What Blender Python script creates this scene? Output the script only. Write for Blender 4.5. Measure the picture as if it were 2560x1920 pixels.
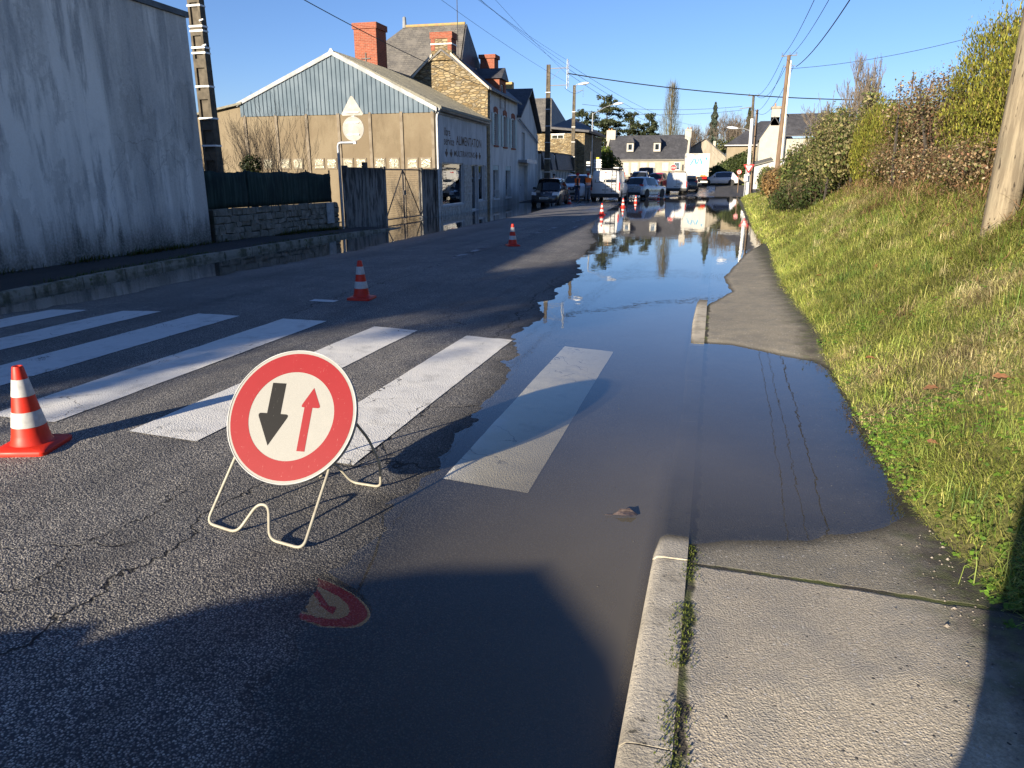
import bpy, bmesh, math, random
import numpy as np
from math import sin, cos, pi, radians, sqrt, atan2, hypot
from mathutils import Vector, Matrix

for o in list(bpy.data.objects): bpy.data.objects.remove(o)
scene = bpy.context.scene
COL = scene.collection

# ---------------------------------------------------------------- camera
cam = bpy.data.cameras.new("camera")
cam.sensor_fit = 'HORIZONTAL'; cam.sensor_width = 36.0; cam.lens = 36.0 * 1775.0 / 2560.0
cam.clip_start = 0.05; cam.clip_end = 6000
cam_o = bpy.data.objects.new("camera", cam); COL.objects.link(cam_o)
cam_o.location = (0, 0, 1.62); cam_o.rotation_euler = (radians(90 - 16.3), 0, radians(15.5))
scene.camera = cam_o

# ---------------------------------------------------------------- light
SUN_EL, SUN_AZ = 15.3, 202.0          # degrees; azimuth from +Y towards +X, where the sun stands
world = bpy.data.worlds.new("World"); scene.world = world; world.use_nodes = True
wn = world.node_tree; wn.nodes.clear()
sky = wn.nodes.new('ShaderNodeTexSky'); sky.sky_type = 'NISHITA'; sky.sun_disc = False
sky.sun_elevation = radians(SUN_EL); sky.sun_rotation = radians(SUN_AZ)
sky.air_density = 1.0; sky.dust_density = 0.0; sky.ozone_density = 6.0
bg = wn.nodes.new('ShaderNodeBackground'); bg.inputs['Strength'].default_value = 0.072
wo = wn.nodes.new('ShaderNodeOutputWorld')
wm = wn.nodes.new('ShaderNodeMix'); wm.data_type = 'RGBA'; wm.blend_type = 'MULTIPLY'; wm.inputs[0].default_value = 1; wm.inputs[7].default_value = (1.06, .90, .97, 1)
wn.links.new(sky.outputs[0], wm.inputs[6]); wn.links.new(wm.outputs[2], bg.inputs['Color']); wn.links.new(bg.outputs[0], wo.inputs['Surface'])
sun = bpy.data.lights.new("sun", 'SUN'); sun.energy = 5.0; sun.angle = radians(0.53); sun.color = (1.0, 0.875, 0.69)
sun_o = bpy.data.objects.new("sun", sun); COL.objects.link(sun_o); sun_o.location = (-20, -40, 30)
_sv = Vector((sin(radians(SUN_AZ)) * cos(radians(SUN_EL)), cos(radians(SUN_AZ)) * cos(radians(SUN_EL)), sin(radians(SUN_EL))))
sun_o.rotation_euler = _sv.to_track_quat('Z', 'Y').to_euler()
scene.view_settings.view_transform = 'Standard'; scene.view_settings.look = 'None'
scene.view_settings.gamma = 1.0; scene.view_settings.use_curve_mapping = False
scene.view_settings.exposure = 1.3
scene.render.resolution_x = 1024; scene.render.resolution_y = 768
try:
    scene.cycles.transparent_max_bounces = 16; scene.cycles.max_bounces = 8
except Exception: pass

random.seed(7); rng = np.random.default_rng(7)

# ---------------------------------------------------------------- materials
class NT:
    def __init__(s, name):
        s.m = bpy.data.materials.new(name); s.m.use_nodes = True; s.t = s.m.node_tree; s.t.nodes.clear()
        s.out = s.t.nodes.new('ShaderNodeOutputMaterial')
    def n(s, typ, **kw):
        nd = s.t.nodes.new('ShaderNode' + typ)
        for k, v in kw.items():
            if hasattr(nd, k) and k not in nd.inputs: setattr(nd, k, v)
        return nd
    def l(s, a, b): s.t.links.new(a, b)
    def setin(s, sock, v):
        if isinstance(v, bpy.types.NodeSocket): s.l(v, sock)
        elif isinstance(v, (tuple, list)) and len(v) == 3 and sock.type == 'RGBA': sock.default_value = (*v, 1)
        else: sock.default_value = v
    def math(s, op, a, b=None, c=None, clamp=False):
        nd = s.t.nodes.new('ShaderNodeMath'); nd.operation = op; nd.use_clamp = clamp
        s.setin(nd.inputs[0], a)
        if b is not None: s.setin(nd.inputs[1], b)
        if c is not None: s.setin(nd.inputs[2], c)
        return nd.outputs[0]
    def mix(s, f, a, b, blend='MIX'):
        nd = s.t.nodes.new('ShaderNodeMix'); nd.data_type = 'RGBA'; nd.blend_type = blend
        s.setin(nd.inputs[0], f); s.setin(nd.inputs[6], a); s.setin(nd.inputs[7], b)
        return nd.outputs[2]
    def coord(s, which='Object', scale=(1, 1, 1), rot=(0, 0, 0)):
        if which == 'Position': c = s.t.nodes.new('ShaderNodeNewGeometry').outputs['Position']
        else: c = s.t.nodes.new('ShaderNodeTexCoord').outputs[which]
        if scale != (1, 1, 1) or rot != (0, 0, 0):
            mp = s.t.nodes.new('ShaderNodeMapping'); mp.inputs['Scale'].default_value = scale; mp.inputs['Rotation'].default_value = rot
            s.l(c, mp.inputs['Vector']); c = mp.outputs[0]
        return c
    def noise(s, vec, scale, detail=4, rough=.55, dist=0):
        nd = s.t.nodes.new('ShaderNodeTexNoise'); s.l(vec, nd.inputs['Vector'])
        nd.inputs['Scale'].default_value = scale; nd.inputs['Detail'].default_value = detail
        nd.inputs['Roughness'].default_value = rough; nd.inputs['Distortion'].default_value = dist
        return nd.outputs['Fac']
    def ramp(s, f, stops):
        nd = s.t.nodes.new('ShaderNodeValToRGB'); e = nd.color_ramp.elements
        while len(e) < len(stops): e.new(.5)
        for i, (p, c) in enumerate(stops):
            e[i].position = p; e[i].color = (*c, 1) if isinstance(c, (tuple, list)) else (c, c, c, 1)
        s.setin(nd.inputs[0], f); return nd.outputs[0]
    def step(s, v, lo, hi):
        nd = s.t.nodes.new('ShaderNodeMapRange'); nd.clamp = True; nd.interpolation_type = 'SMOOTHSTEP'
        s.setin(nd.inputs[0], v); nd.inputs[1].default_value = lo; nd.inputs[2].default_value = hi
        return nd.outputs[0]
    def bump(s, h, strength=.5, dist=.01, normal=None):
        nd = s.t.nodes.new('ShaderNodeBump'); nd.inputs['Strength'].default_value = strength; nd.inputs['Distance'].default_value = dist
        s.l(h, nd.inputs['Height'])
        if normal is not None: s.l(normal, nd.inputs['Normal'])
        return nd.outputs[0]
    def bsdf(s, col, rough=.8, metal=0, spec=.5, normal=None, coat=0):
        b = s.t.nodes.new('ShaderNodeBsdfPrincipled')
        s.setin(b.inputs['Base Color'], col); s.setin(b.inputs['Roughness'], rough); s.setin(b.inputs['Metallic'], metal)
        b.inputs['Specular IOR Level'].default_value = spec
        if coat: b.inputs['Coat Weight'].default_value = coat; b.inputs['Coat Roughness'].default_value = .04
        if normal is not None: s.l(normal, b.inputs['Normal'])
        s.l(b.outputs[0], s.out.inputs['Surface']); return b
    def xyz(s, vec):
        nd = s.t.nodes.new('ShaderNodeSeparateXYZ'); s.l(vec, nd.inputs[0]); return nd.outputs

def pm(name, c1, c2=None, scale=3, rough=.8, bump=0, bscale=40, metal=0, spec=.4, stretch=(1, 1, 1), lo=.35, hi=.65, fine=.12, coat=0, detail=5):
    """plain procedural material: two tones by noise, fine grain, bump"""
    t = NT(name); c = t.coord('Object', stretch)
    if c2 is None: c2 = tuple(x * .82 for x in c1)
    f = t.step(t.noise(c, scale, detail), lo, hi)
    col = t.mix(f, c1, c2)
    o = t.coord('Object')
    g = t.noise(o, bscale, 3)
    col = t.mix(fine, col, t.ramp(g, [(.3, 0.0), (.7, 1.0)]), 'OVERLAY')
    nrm = t.bump(g, .6, bump) if bump else None
    r = t.math('ADD', rough - .06, t.math('MULTIPLY', f, .12))
    t.bsdf(col, r, metal, spec, nrm, coat)
    return t.m

def srgb(r, g, b):
    f = lambda c: (c / 255 / 12.92) if c / 255 <= .04045 else ((c / 255 + .055) / 1.055) ** 2.4
    return (f(r), f(g), f(b))

# ---------------------------------------------------------------- geometry helpers
OFF = {}
def thing(name, label, cat, loc=(0, 0, 0), rz=0, group=None):
    o = bpy.data.objects.new(name, None); COL.objects.link(o); o.empty_display_size = .2
    o.location = loc; o.rotation_euler = (0, 0, rz); o['label'] = label; o['category'] = cat
    if group: o['group'] = group
    OFF[o.name] = Vector(loc)
    return o
def tag(o, label, cat, group=None, kind=None):
    if label: o['label'] = label
    if cat: o['category'] = cat
    if group: o['group'] = group
    if kind: o['kind'] = kind
    return o
def struct(o, label=None):
    o['kind'] = 'structure'
    if label: o['label'] = label
    return o

class MB:
    def __init__(s): s.v = []; s.f = []
    def add(s, vs, fs):
        b = len(s.v); s.v += [tuple(v) for v in vs]; s.f += [tuple(i + b for i in f) for f in fs]; return s
    def hexa(s, p):   # p: bottom 4 (ccw), top 4
        return s.add(p, [(3, 2, 1, 0), (4, 5, 6, 7), (0, 1, 5, 4), (1, 2, 6, 5), (2, 3, 7, 6), (3, 0, 4, 7)])
    def box(s, x0, x1, y0, y1, z0, z1):
        return s.hexa([(x0, y0, z0), (x1, y0, z0), (x1, y1, z0), (x0, y1, z0), (x0, y0, z1), (x1, y0, z1), (x1, y1, z1), (x0, y1, z1)])
    def prism(s, pts, vec):
        n = len(pts); vec = Vector(vec); a = [Vector(p) for p in pts]; b = [p + vec for p in a]
        return s.add(a + b, [tuple(range(n - 1, -1, -1)), tuple(range(n, 2 * n))] + [(i, (i + 1) % n, n + (i + 1) % n, n + i) for i in range(n)])
    def poly(s, pts): return s.add(pts, [tuple(range(len(pts)))])
    def tube(s, path, r, n=8, caps=True, closed=False):
        P = [Vector(p) for p in path]; m = len(P); rr = r if isinstance(r, (list, tuple)) else [r] * m
        up = None; rings = []
        for i in range(m):
            if closed: d = P[(i + 1) % m] - P[i - 1]
            else: d = P[min(i + 1, m - 1)] - P[max(i - 1, 0)]
            if d.length < 1e-9: d = Vector((0, 0, 1))
            d.normalize()
            if up is None: up = d.orthogonal().normalized()
            else:
                up = up - d * up.dot(d)
                up = up.normalized() if up.length > 1e-6 else d.orthogonal().normalized()
            w = d.cross(up); rings.append([P[i] + (up * cos(2 * pi * k / n) + w * sin(2 * pi * k / n)) * rr[i] for k in range(n)])
        vs = [v for R in rings for v in R]; fs = []
        for i in range(m if closed else m - 1):
            j = (i + 1) % m
            for k in range(n): fs.append((i * n + k, i * n + (k + 1) % n, j * n + (k + 1) % n, j * n + k))
        if caps and not closed: fs += [tuple(range(n - 1, -1, -1)), tuple(range((m - 1) * n, m * n))]
        return s.add(vs, fs)
    def lathe(s, prof, n=24, c=(0, 0, 0), axis='z', cap=True):
        vs = []; fs = []
        for r, z in prof:
            for k in range(n):
                a = 2 * pi * k / n; p = (r * cos(a), r * sin(a), z)
                if axis == 'x': p = (p[2], p[0], p[1])
                elif axis == 'y': p = (p[1], p[2], p[0])
                vs.append((p[0] + c[0], p[1] + c[1], p[2] + c[2]))
        m = len(prof)
        for i in range(m - 1):
            for k in range(n): fs.append((i * n + k, i * n + (k + 1) % n, (i + 1) * n + (k + 1) % n, (i + 1) * n + k))
        if cap: fs += [tuple(range(n - 1, -1, -1)), tuple(range((m - 1) * n, m * n))]
        return s.add(vs, fs)
    def build(s, name, mat, parent=None, smooth=None, local=False, bevel=0):
        me = bpy.data.meshes.new(name)
        off = Vector((0, 0, 0))
        if parent is not None and not local:
            r = parent
            while r.parent: r = r.parent
            off = OFF.get(r.name, Vector((0, 0, 0)))
        me.from_pydata([(x - off[0], y - off[1], z - off[2]) for x, y, z in s.v], [], s.f)
        bm = bmesh.new(); bm.from_mesh(me); bmesh.ops.delete(bm, geom=[q for q in bm.verts if not q.link_faces], context='VERTS'); bmesh.ops.recalc_face_normals(bm, faces=bm.faces)
        if bevel: bmesh.ops.bevel(bm, geom=list(bm.edges), offset=bevel, segments=2, affect='EDGES', profile=.6, clamp_overlap=True)
        bm.to_mesh(me); bm.free()
        if smooth is not None:
            for p in me.polygons: p.use_smooth = True
            me.set_sharp_from_angle(angle=radians(smooth))
        if mat: me.materials.append(mat)
        o = bpy.data.objects.new(name, me); COL.objects.link(o)
        if parent is not None: o.parent = parent
        return o

def fast(name, V, F, mat, col=None, parent=None, smooth=False):
    V = np.ascontiguousarray(V, dtype=np.float32); F = np.ascontiguousarray(F, dtype=np.int32)
    me = bpy.data.meshes.new(name); n, k = F.shape
    me.vertices.add(len(V)); me.vertices.foreach_set('co', V.ravel())
    me.loops.add(n * k); me.loops.foreach_set('vertex_index', F.ravel())
    me.polygons.add(n); me.polygons.foreach_set('loop_start', np.arange(0, n * k, k, dtype=np.int32))
    try: me.polygons.foreach_set('loop_total', np.full(n, k, dtype=np.int32))
    except Exception: pass
    if smooth: me.polygons.foreach_set('use_smooth', np.ones(n, dtype=bool))
    me.update(calc_edges=True); me.validate()
    if col is not None:
        a = me.color_attributes.new('Col', 'FLOAT_COLOR', 'POINT')
        c = np.ones((len(V), 4), dtype=np.float32); c[:, :3] = col; a.data.foreach_set('color', c.ravel())
    if mat: me.materials.append(mat)
    o = bpy.data.objects.new(name, me); COL.objects.link(o)
    if parent is not None: o.parent = parent
    return o

def copy_tree(o, parent=None):
    c = o.copy(); COL.objects.link(c); c.parent = parent
    for ch in o.children: copy_tree(ch, c)
    return c

class Fr:
    """a wall's own frame: s along the wall, d out of it, z up"""
    def __init__(s, p0, p1):
        s.o = Vector((*p0, 0)); d = Vector((*p1, 0)) - s.o; s.L = d.length; s.u = d.normalized(); s.n = Vector((s.u.y, -s.u.x, 0))
    def p(s, a, d, z): q = s.o + s.u * a + s.n * d; return (q.x, q.y, z)
    def box(s, mb, a0, a1, d0, d1, z0, z1):
        return mb.hexa([s.p(a0, d1, z0), s.p(a0, d0, z0), s.p(a1, d0, z0), s.p(a1, d1, z0), s.p(a0, d1, z1), s.p(a0, d0, z1), s.p(a1, d0, z1), s.p(a1, d1, z1)])
    def B(s, name, mat, parent, a0, a1, d0, d1, z0, z1, bevel=0):
        return s.box(MB(), a0, a1, d0, d1, z0, z1).build(name, mat, parent, bevel=bevel)
    def wall(s, name, mat, parent, a0, a1, z0, z1, holes, th=.25, top=None):
        """wall slab with rectangular openings; holes = (a0,a1,z0,z1); top: optional profile [(a,z)..] above z1"""
        mb = MB(); xs = sorted({a0, a1, *[h[0] for h in holes], *[h[1] for h in holes]}); zs = sorted({z0, z1, *[h[2] for h in holes], *[h[3] for h in holes]})
        for i in range(len(xs) - 1):
            run = None
            for j in range(len(zs) - 1):
                cx, cz = (xs[i] + xs[i + 1]) / 2, (zs[j] + zs[j + 1]) / 2
                hole = any(h[0] < cx < h[1] and h[2] < cz < h[3] for h in holes)
                if not hole:
                    if run is None: run = zs[j]
                if hole or j == len(zs) - 2:
                    e = zs[j] if hole else zs[j + 1]
                    if run is not None and e > run: s.box(mb, xs[i], xs[i + 1], -th, 0, run, e)
                    run = None
        if top: mb.prism([s.p(a, 0, z) for a, z in top], -s.n * th)
        return mb.build(name, mat, parent)
    def text(s, name, body, mat, parent, a, z, w, h, d=.004, shear=0, th=.004):
        return text3d(name, body, mat, parent, lambda x, y: s.p(a + x * w, d, z + y * h), s.n * th)

def text3d(name, body, mat, parent, fn, ext):
    """lettering as flat mesh: x,y normalised 0..1 over its bounding box, mapped by fn"""
    cu = bpy.data.curves.new('txt', 'FONT'); cu.body = body; cu.resolution_u = 3; cu.offset = .012
    ob = bpy.data.objects.new('txt', cu); COL.objects.link(ob)
    dg = bpy.context.evaluated_depsgraph_get(); me = bpy.data.meshes.new_from_object(ob.evaluated_get(dg))
    bpy.data.objects.remove(ob); bpy.data.curves.remove(cu)
    co = [v.co.copy() for v in me.vertices]
    x0, x1 = min(c.x for c in co), max(c.x for c in co); y0, y1 = min(c.y for c in co), max(c.y for c in co)
    off = Vector((0, 0, 0))
    if parent is not None:
        r = parent
        while r.parent: r = r.parent
        off = OFF.get(r.name, off)
    mb = MB()
    vs = [Vector(fn((c.x - x0) / (x1 - x0), (c.y - y0) / max(1e-6, y1 - y0))) for c in co]
    mb.add(vs, [tuple(p.vertices) for p in me.polygons])
    bpy.data.meshes.remove(me)
    return mb.build(name, mat, parent)

def interp(pts, y):
    if y <= pts[0][0]: return pts[0][1]
    for (a, b), (c, d) in zip(pts, pts[1:]):
        if y <= c: return b + (d - b) * (y - a) / (c - a)
    return pts[-1][1]
def npi(pts, y): return np.interp(y, [p[0] for p in pts], [p[1] for p in pts])
def vnoise(x, y, s, seed=0):
    """smooth value noise on arrays, -1..1"""
    x = np.asarray(x) * s; y = np.asarray(y) * s; xi = np.floor(x).astype(int); yi = np.floor(y).astype(int); fx = x - xi; fy = y - yi
    fx = fx * fx * (3 - 2 * fx); fy = fy * fy * (3 - 2 * fy)
    def h(a, b):
        n = (a * 374761393 + b * 668265263 + seed * 1442695041) & 0x7fffffff; n = (n ^ (n >> 13)) * 1274126177 & 0x7fffffff
        return ((n ^ (n >> 16)) & 0xffff) / 32767.5 - 1
    return (h(xi, yi) * (1 - fx) + h(xi + 1, yi) * fx) * (1 - fy) + (h(xi, yi + 1) * (1 - fx) + h(xi + 1, yi + 1) * fx) * fy
# ================================================================ SETTING: road, pavements, bank, flood water
SHORE_R = [(-12, -.8), (0, -1.05), (1.38, -1.13), (1.65, -1.3), (1.88, -1.36), (2.2, -1.37), (2.57, -1.44), (3.2, -1.43), (3.9, -1.47), (4.5, -1.5), (5.3, -1.55), (6.2, -1.69),
           (7.2, -1.93), (8, -1.9), (9.2, -2.06), (10.6, -2.15), (12.3, -2.16), (14.4, -2.64), (16.4, -2.73), (18.8, -2.96), (22, -3.62), (26.6, -4.21), (32.7, -4.88), (38.6, -5.28), (46, -5.7), (51, -6.0)]
SHORE_L = [(-12, -8.3), (6.6, -8.3), (7.7, -8.0), (9.1, -8.15), (10.3, -8.1), (15, -7.8), (15.7, -7.92), (21, -8.1), (32, -8.1), (38, -8.6), (44, -9.3), (50, -11.5), (200, -12)]
FAR = [(-6.0, 51), (-4.6, 56), (-1.25, 66.5), (1.6, 76), (6, 80)]
POLY_R = np.array([(x, y) for y, x in SHORE_R] + FAR[1:] + [(60, 80), (60, -12)])
SHORE_P = [(-.18, 2.96), (-.04, 3.04), (.23, 3.15), (.54, 3.23), (.78, 3.37), (.93, 3.5), (1.04, 3.64), (1.05, 3.92), (1.06, 4.64), (1.07, 5.42), (1.08, 6.33), (.99, 6.8), (.76, 6.91),
           (.26, 7.27), (-.17, 7.3), (-.18, 8.23), (.01, 9.54), (.33, 10.84), (.24, 12.36), (.48, 14.45), (.78, 16.8), (1.27, 19.3), (1.37, 23.4), (1.2, 25.5), (1.35, 40), (1.6, 60), (1.8, 80)]
POLY_P = np.array(SHORE_P + [(-60, 80), (-60, 2.5)])

def sdf(x, y, poly):
    """signed distance to a polygon, positive inside"""
    x = np.asarray(x, float); y = np.asarray(y, float); d2 = np.full(x.shape, 1e18); ins = np.zeros(x.shape, bool); n = len(poly)
    for i in range(n):
        ax, ay = poly[i]; bx, by = poly[(i + 1) % n]; ex, ey = bx - ax, by - ay
        t = np.clip(((x - ax) * ex + (y - ay) * ey) / (ex * ex + ey * ey + 1e-12), 0, 1)
        d2 = np.minimum(d2, (x - ax - t * ex) ** 2 + (y - ay - t * ey) ** 2)
        c = ((ay > y) != (by > y)) & (x < ex * (y - ay) / (ey + 1e-12) + ax); ins ^= c
    return np.sqrt(d2) * np.where(ins, 1, -1)

def rough_noise(x, y):
    return .0030 * vnoise(x, y, 2.3, 1) + .0024 * vnoise(x, y, 6.5, 2) + .0016 * vnoise(x, y, 17, 3)
def hill(y): return .03 * np.clip(y - 67, 0, 130)
def z_road(x, y):
    x = np.asarray(x, float); y = np.asarray(y, float)
    dr = -sdf(x, y, POLY_R); dl = x - npi(SHORE_L, y)
    a = np.where(dr > 0, .035 * dr, .055 * dr); a = np.clip(a, -.125, .075)
    b = np.where(dl > 0, .035 * dl, .05 * dl); b = np.clip(b, -.10, .075)
    z = np.minimum(a, b)
    damp = np.where(y > 25, .5, 1.0)
    return z + rough_noise(x, y) * damp * np.clip(1 - np.abs(z) * 6, .3, 1) + hill(y)

TOE = [(-12, 1.2), (2.5, 1.13), (3.2, 1.11), (4, 1.07), (6.5, 1.09), (8, 1.06), (10, 1.02), (13, 1.04), (18, 1.3), (25, 1.25), (46, 1.65), (55, 1.8), (66, 2.4), (80, 5)]
BAMP = [(-12, 1.05), (17, 1.05), (21, .82), (26, .58), (34, .44), (46, .40), (60, .3), (70, .25), (80, .2)]
BPROF = [(-.03, -.06), (0, .01), (.12, .07), (.4, .24), (.9, .62), (1.5, 1.08), (2.0, 1.5), (2.6, 1.85), (3.5, 2.05), (6, 2.2), (12, 2.3)]
def z_bank(x, y):
    x = np.asarray(x, float); y = np.asarray(y, float)
    d = x - npi(TOE, y)
    z = np.interp(d, [p[0] for p in BPROF], [p[1] for p in BPROF]) * npi(BAMP, y)
    return z + np.clip(d, 0, .6) * (.10 * vnoise(x, y, .9, 5) + .06 * vnoise(x, y, 2.6, 6)) + hill(y)
def z_path(x, y):
    x = np.asarray(x, float); y = np.asarray(y, float)
    d = -sdf(x, y, POLY_P)
    near = y < 5.2
    z = np.where(d > 0, np.where(near, np.minimum(.085 * d, .09), np.minimum(.05 * d + .012 * np.clip(d / .1, 0, 1), .07)), np.maximum(.06 * d, -.09))
    return z + .6 * rough_noise(x + 30, y) + hill(y)

def axis(segs):
    out = [segs[0][0]]
    for a, b, st in segs:
        n = max(1, int(round((b - a) / st))); out += list(a + (b - a) * (np.arange(n) + 1) / n)
    return np.array(out)
def grid_obj(name, xs, ys, fz, mat, mask=None, warp=None):
    X, Y = np.meshgrid(xs, ys)
    if warp is not None: X, Y = warp(X, Y)
    Z = fz(X, Y); nx, ny = len(xs), len(ys)
    V = np.stack([X.ravel(), Y.ravel(), Z.ravel()], 1)
    idx = np.arange(nx * ny).reshape(ny, nx)
    F = np.stack([idx[:-1, :-1].ravel(), idx[:-1, 1:].ravel(), idx[1:, 1:].ravel(), idx[1:, :-1].ravel()], 1)
    if mask is not None:
        cx = V[F][:, :, 0].mean(1); cy = V[F][:, :, 1].mean(1); F = F[mask(cx, cy)]
    o = fast(name, V, F, mat, smooth=True); return o

# ---- road surface
def asphalt(name, dark=.06, light=.85, tone=(1.0, .92, .78), wetfar=True, cracks=True, stone=125, gutter=True, bumpd=.0036):
    t = NT(name); P = t.coord('Position'); X, Y, Z = t.xyz(P)
    v = t.n('TexVoronoi'); v.feature = 'F1'; v.inputs['Scale'].default_value = stone; t.l(P, v.inputs['Vector'])
    rc = t.xyz(v.outputs['Color'])
    v2 = t.n('TexVoronoi'); v2.feature = 'F1'; v2.inputs['Scale'].default_value = stone * .53; t.l(P, v2.inputs['Vector'])
    top = t.step(v.outputs['Distance'], .62, .25)
    br = t.math('MULTIPLY', t.ramp(rc[0], [(0, .22), (.5, .46), (.85, .78), (1, 1.0)]), top)
    big = t.noise(P, .55, 5, .6); mid = t.noise(P, 3.1, 5, .6)
    wear = t.step(t.math('ADD', t.math('MULTIPLY', big, .65), t.math('MULTIPLY', mid, .35)), .36, .62)
    lightc = tuple(light * c for c in tone); darkc = (dark, dark, dark * 1.06)
    col = t.mix(br, darkc, lightc)
    col = t.mix(t.math('MULTIPLY', t.math('SUBTRACT', 1.0, wear), .55), col, (dark * 1.1, dark * 1.08, dark * 1.12))
    # worn pale patches near the flooded side
    pale = t.math('MULTIPLY', t.step(X, -3.4, -1.3), t.step(t.noise(P, 1.7, 5), .42, .6))
    col = t.mix(t.math('MULTIPLY', pale, .45), col, t.mix(br, (.045, .042, .037), (.42, .37, .30)))
    trk = t.noise(t.coord('Position', (1.0, .05, 1)), 1.5, 5, .6)
    col = t.mix(t.math('MULTIPLY', t.step(trk, .46, .64), .42), col, t.mix(1.0, col, (.45, .46, .48), 'MULTIPLY'))
    # fine dust
    col = t.mix(.10, col, t.ramp(t.noise(P, 38, 4), [(.35, .02), (.65, .20)]))
    if cracks:
        wob = t.math('ADD', t.math('MULTIPLY', t.math('SUBTRACT', t.noise(P, 1.3, 5, .65), .5), .75), t.math('MULTIPLY', t.math('SUBTRACT', t.noise(P, 9, 3), .5), .10))
        def crack(x0, slope, w, y0, y1):
            d = t.math('ABSOLUTE', t.math('SUBTRACT', t.math('SUBTRACT', X, t.math('MULTIPLY', Y, slope)), t.math('ADD', wob, x0)))
            return t.math('MULTIPLY', t.step(d, w, w * .35), t.math('MULTIPLY', t.step(Y, y0, y0 + .3), t.step(Y, y1, y1 - .5)))
        c1 = crack(-2.3, .02, .011, .2, 4.6); c2 = crack(-1.62, -.07, .012, 3.2, 12.0); c3 = crack(-2.62, .02, .006, 1.2, 3.2); c4 = crack(-4.75, 0, .010, 7, 60)
        vc = t.n('TexVoronoi'); vc.feature = 'DISTANCE_TO_EDGE'; vc.inputs['Scale'].default_value = .9
        wp = t.t.nodes.new('ShaderNodeVectorMath'); wp.operation = 'ADD'
        nn = t.t.nodes.new('ShaderNodeTexNoise'); t.l(P, nn.inputs['Vector']); nn.inputs['Scale'].default_value = 1.6; nn.inputs['Detail'].default_value = 5
        t.l(P, wp.inputs[0]); t.l(nn.outputs['Color'], wp.inputs[1]); t.l(wp.outputs[0], vc.inputs['Vector'])
        cv = t.math('MULTIPLY', t.step(vc.outputs['Distance'], .010, .003), t.math('MULTIPLY', t.step(X, -3.6, -2.4), t.step(t.noise(P, .8, 2), .5, .58)))
        ck = t.math('MAXIMUM', t.math('MAXIMUM', c1, c2), t.math('MAXIMUM', t.math('MAXIMUM', c3, c4), cv))
        col = t.mix(t.math('MULTIPLY', ck, .9), col, (.008, .008, .008))
    if gutter:
        gs = t.math('MULTIPLY', t.step(X, -.56, -.50), t.step(Y, 66, 60))
        col = t.mix(t.math('MULTIPLY', gs, .3), col, t.mix(t.noise(P, 30, 4), (.16, .15, .13), (.30, .28, .24)))
    wet = t.step(Z, .010, -.006)
    col = t.mix(wet, col, t.mix(1.0, col, (.30, .30, .30), 'MULTIPLY'))
    rough = .82
    if wetfar:
        wf = t.math('MULTIPLY', t.step(Y, 26, 46), t.step(t.math('ADD', t.noise(t.coord('Position', (1.1, .12, 1)), 1.0, 5, .65), t.math('MULTIPLY', t.step(Y, 30, 60), .12)), .47, .62))
        wl = t.math('MULTIPLY', t.step(X, -6.8, -8.0), .35)
        wf = t.math('MAXIMUM', wf, wl)
        rough = t.math('SUBTRACT', .80, t.math('MULTIPLY', wf, .66))
        col = t.mix(t.math('MULTIPLY', wf, .5), col, (.02, .02, .021))
    hgt = t.math('ADD', t.math('MULTIPLY', t.step(v.outputs['Distance'], .8, .1), .6), t.math('MULTIPLY', t.step(v2.outputs['Distance'], .8, .1), .5))
    if cracks: hgt = t.math('SUBTRACT', hgt, t.math('MULTIPLY', ck, 2.0))
    t.bsdf(col, rough, 0, .35, t.bump(hgt, .95, bumpd)); return t.m

M_ROAD = asphalt('asphalt_road')
road = grid_obj('road', axis([(-10.3, -4, .10), (-4, -.12, .04)]), axis([(-12, .6, .6), (.6, 8, .045), (8, 16, .1), (16, 40, .3), (40, 110, .8)]), z_road, M_ROAD)
struct(road, 'grey chip-seal road with zebra crossing and flooded right lane')
# junction beyond
M_JUNC = asphalt('asphalt_junction', .03, .2, cracks=False, gutter=False, wetfar=False)
jn = grid_obj('junction_road', axis([(-24, 26, 1.0)]), axis([(64, 118, 1.0)]), lambda X, Y: hill(Y) + np.where(np.abs(X + 5.2) < 5, -.05, .02) - np.where(Y < 67, .05, 0), M_JUNC)
struct(jn, 'dark asphalt junction beyond the flood')
M_SOIL = pm('far_ground_soil', (.07, .085, .035), (.10, .085, .05), .3, .95)
gd = grid_obj('ground', axis([(-1500, -60, 90), (-60, 60, 6), (60, 1500, 90)]), axis([(-1500, -60, 90), (-60, 240, 6), (240, 1800, 90)]),
              lambda X, Y: np.where(Y < 64, -.45, hill(Y) - .16) - .25 * (np.abs(X + 4) < 30) * (Y < 64), M_SOIL)
struct(gd, 'wide low ground under the street and beyond')

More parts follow.
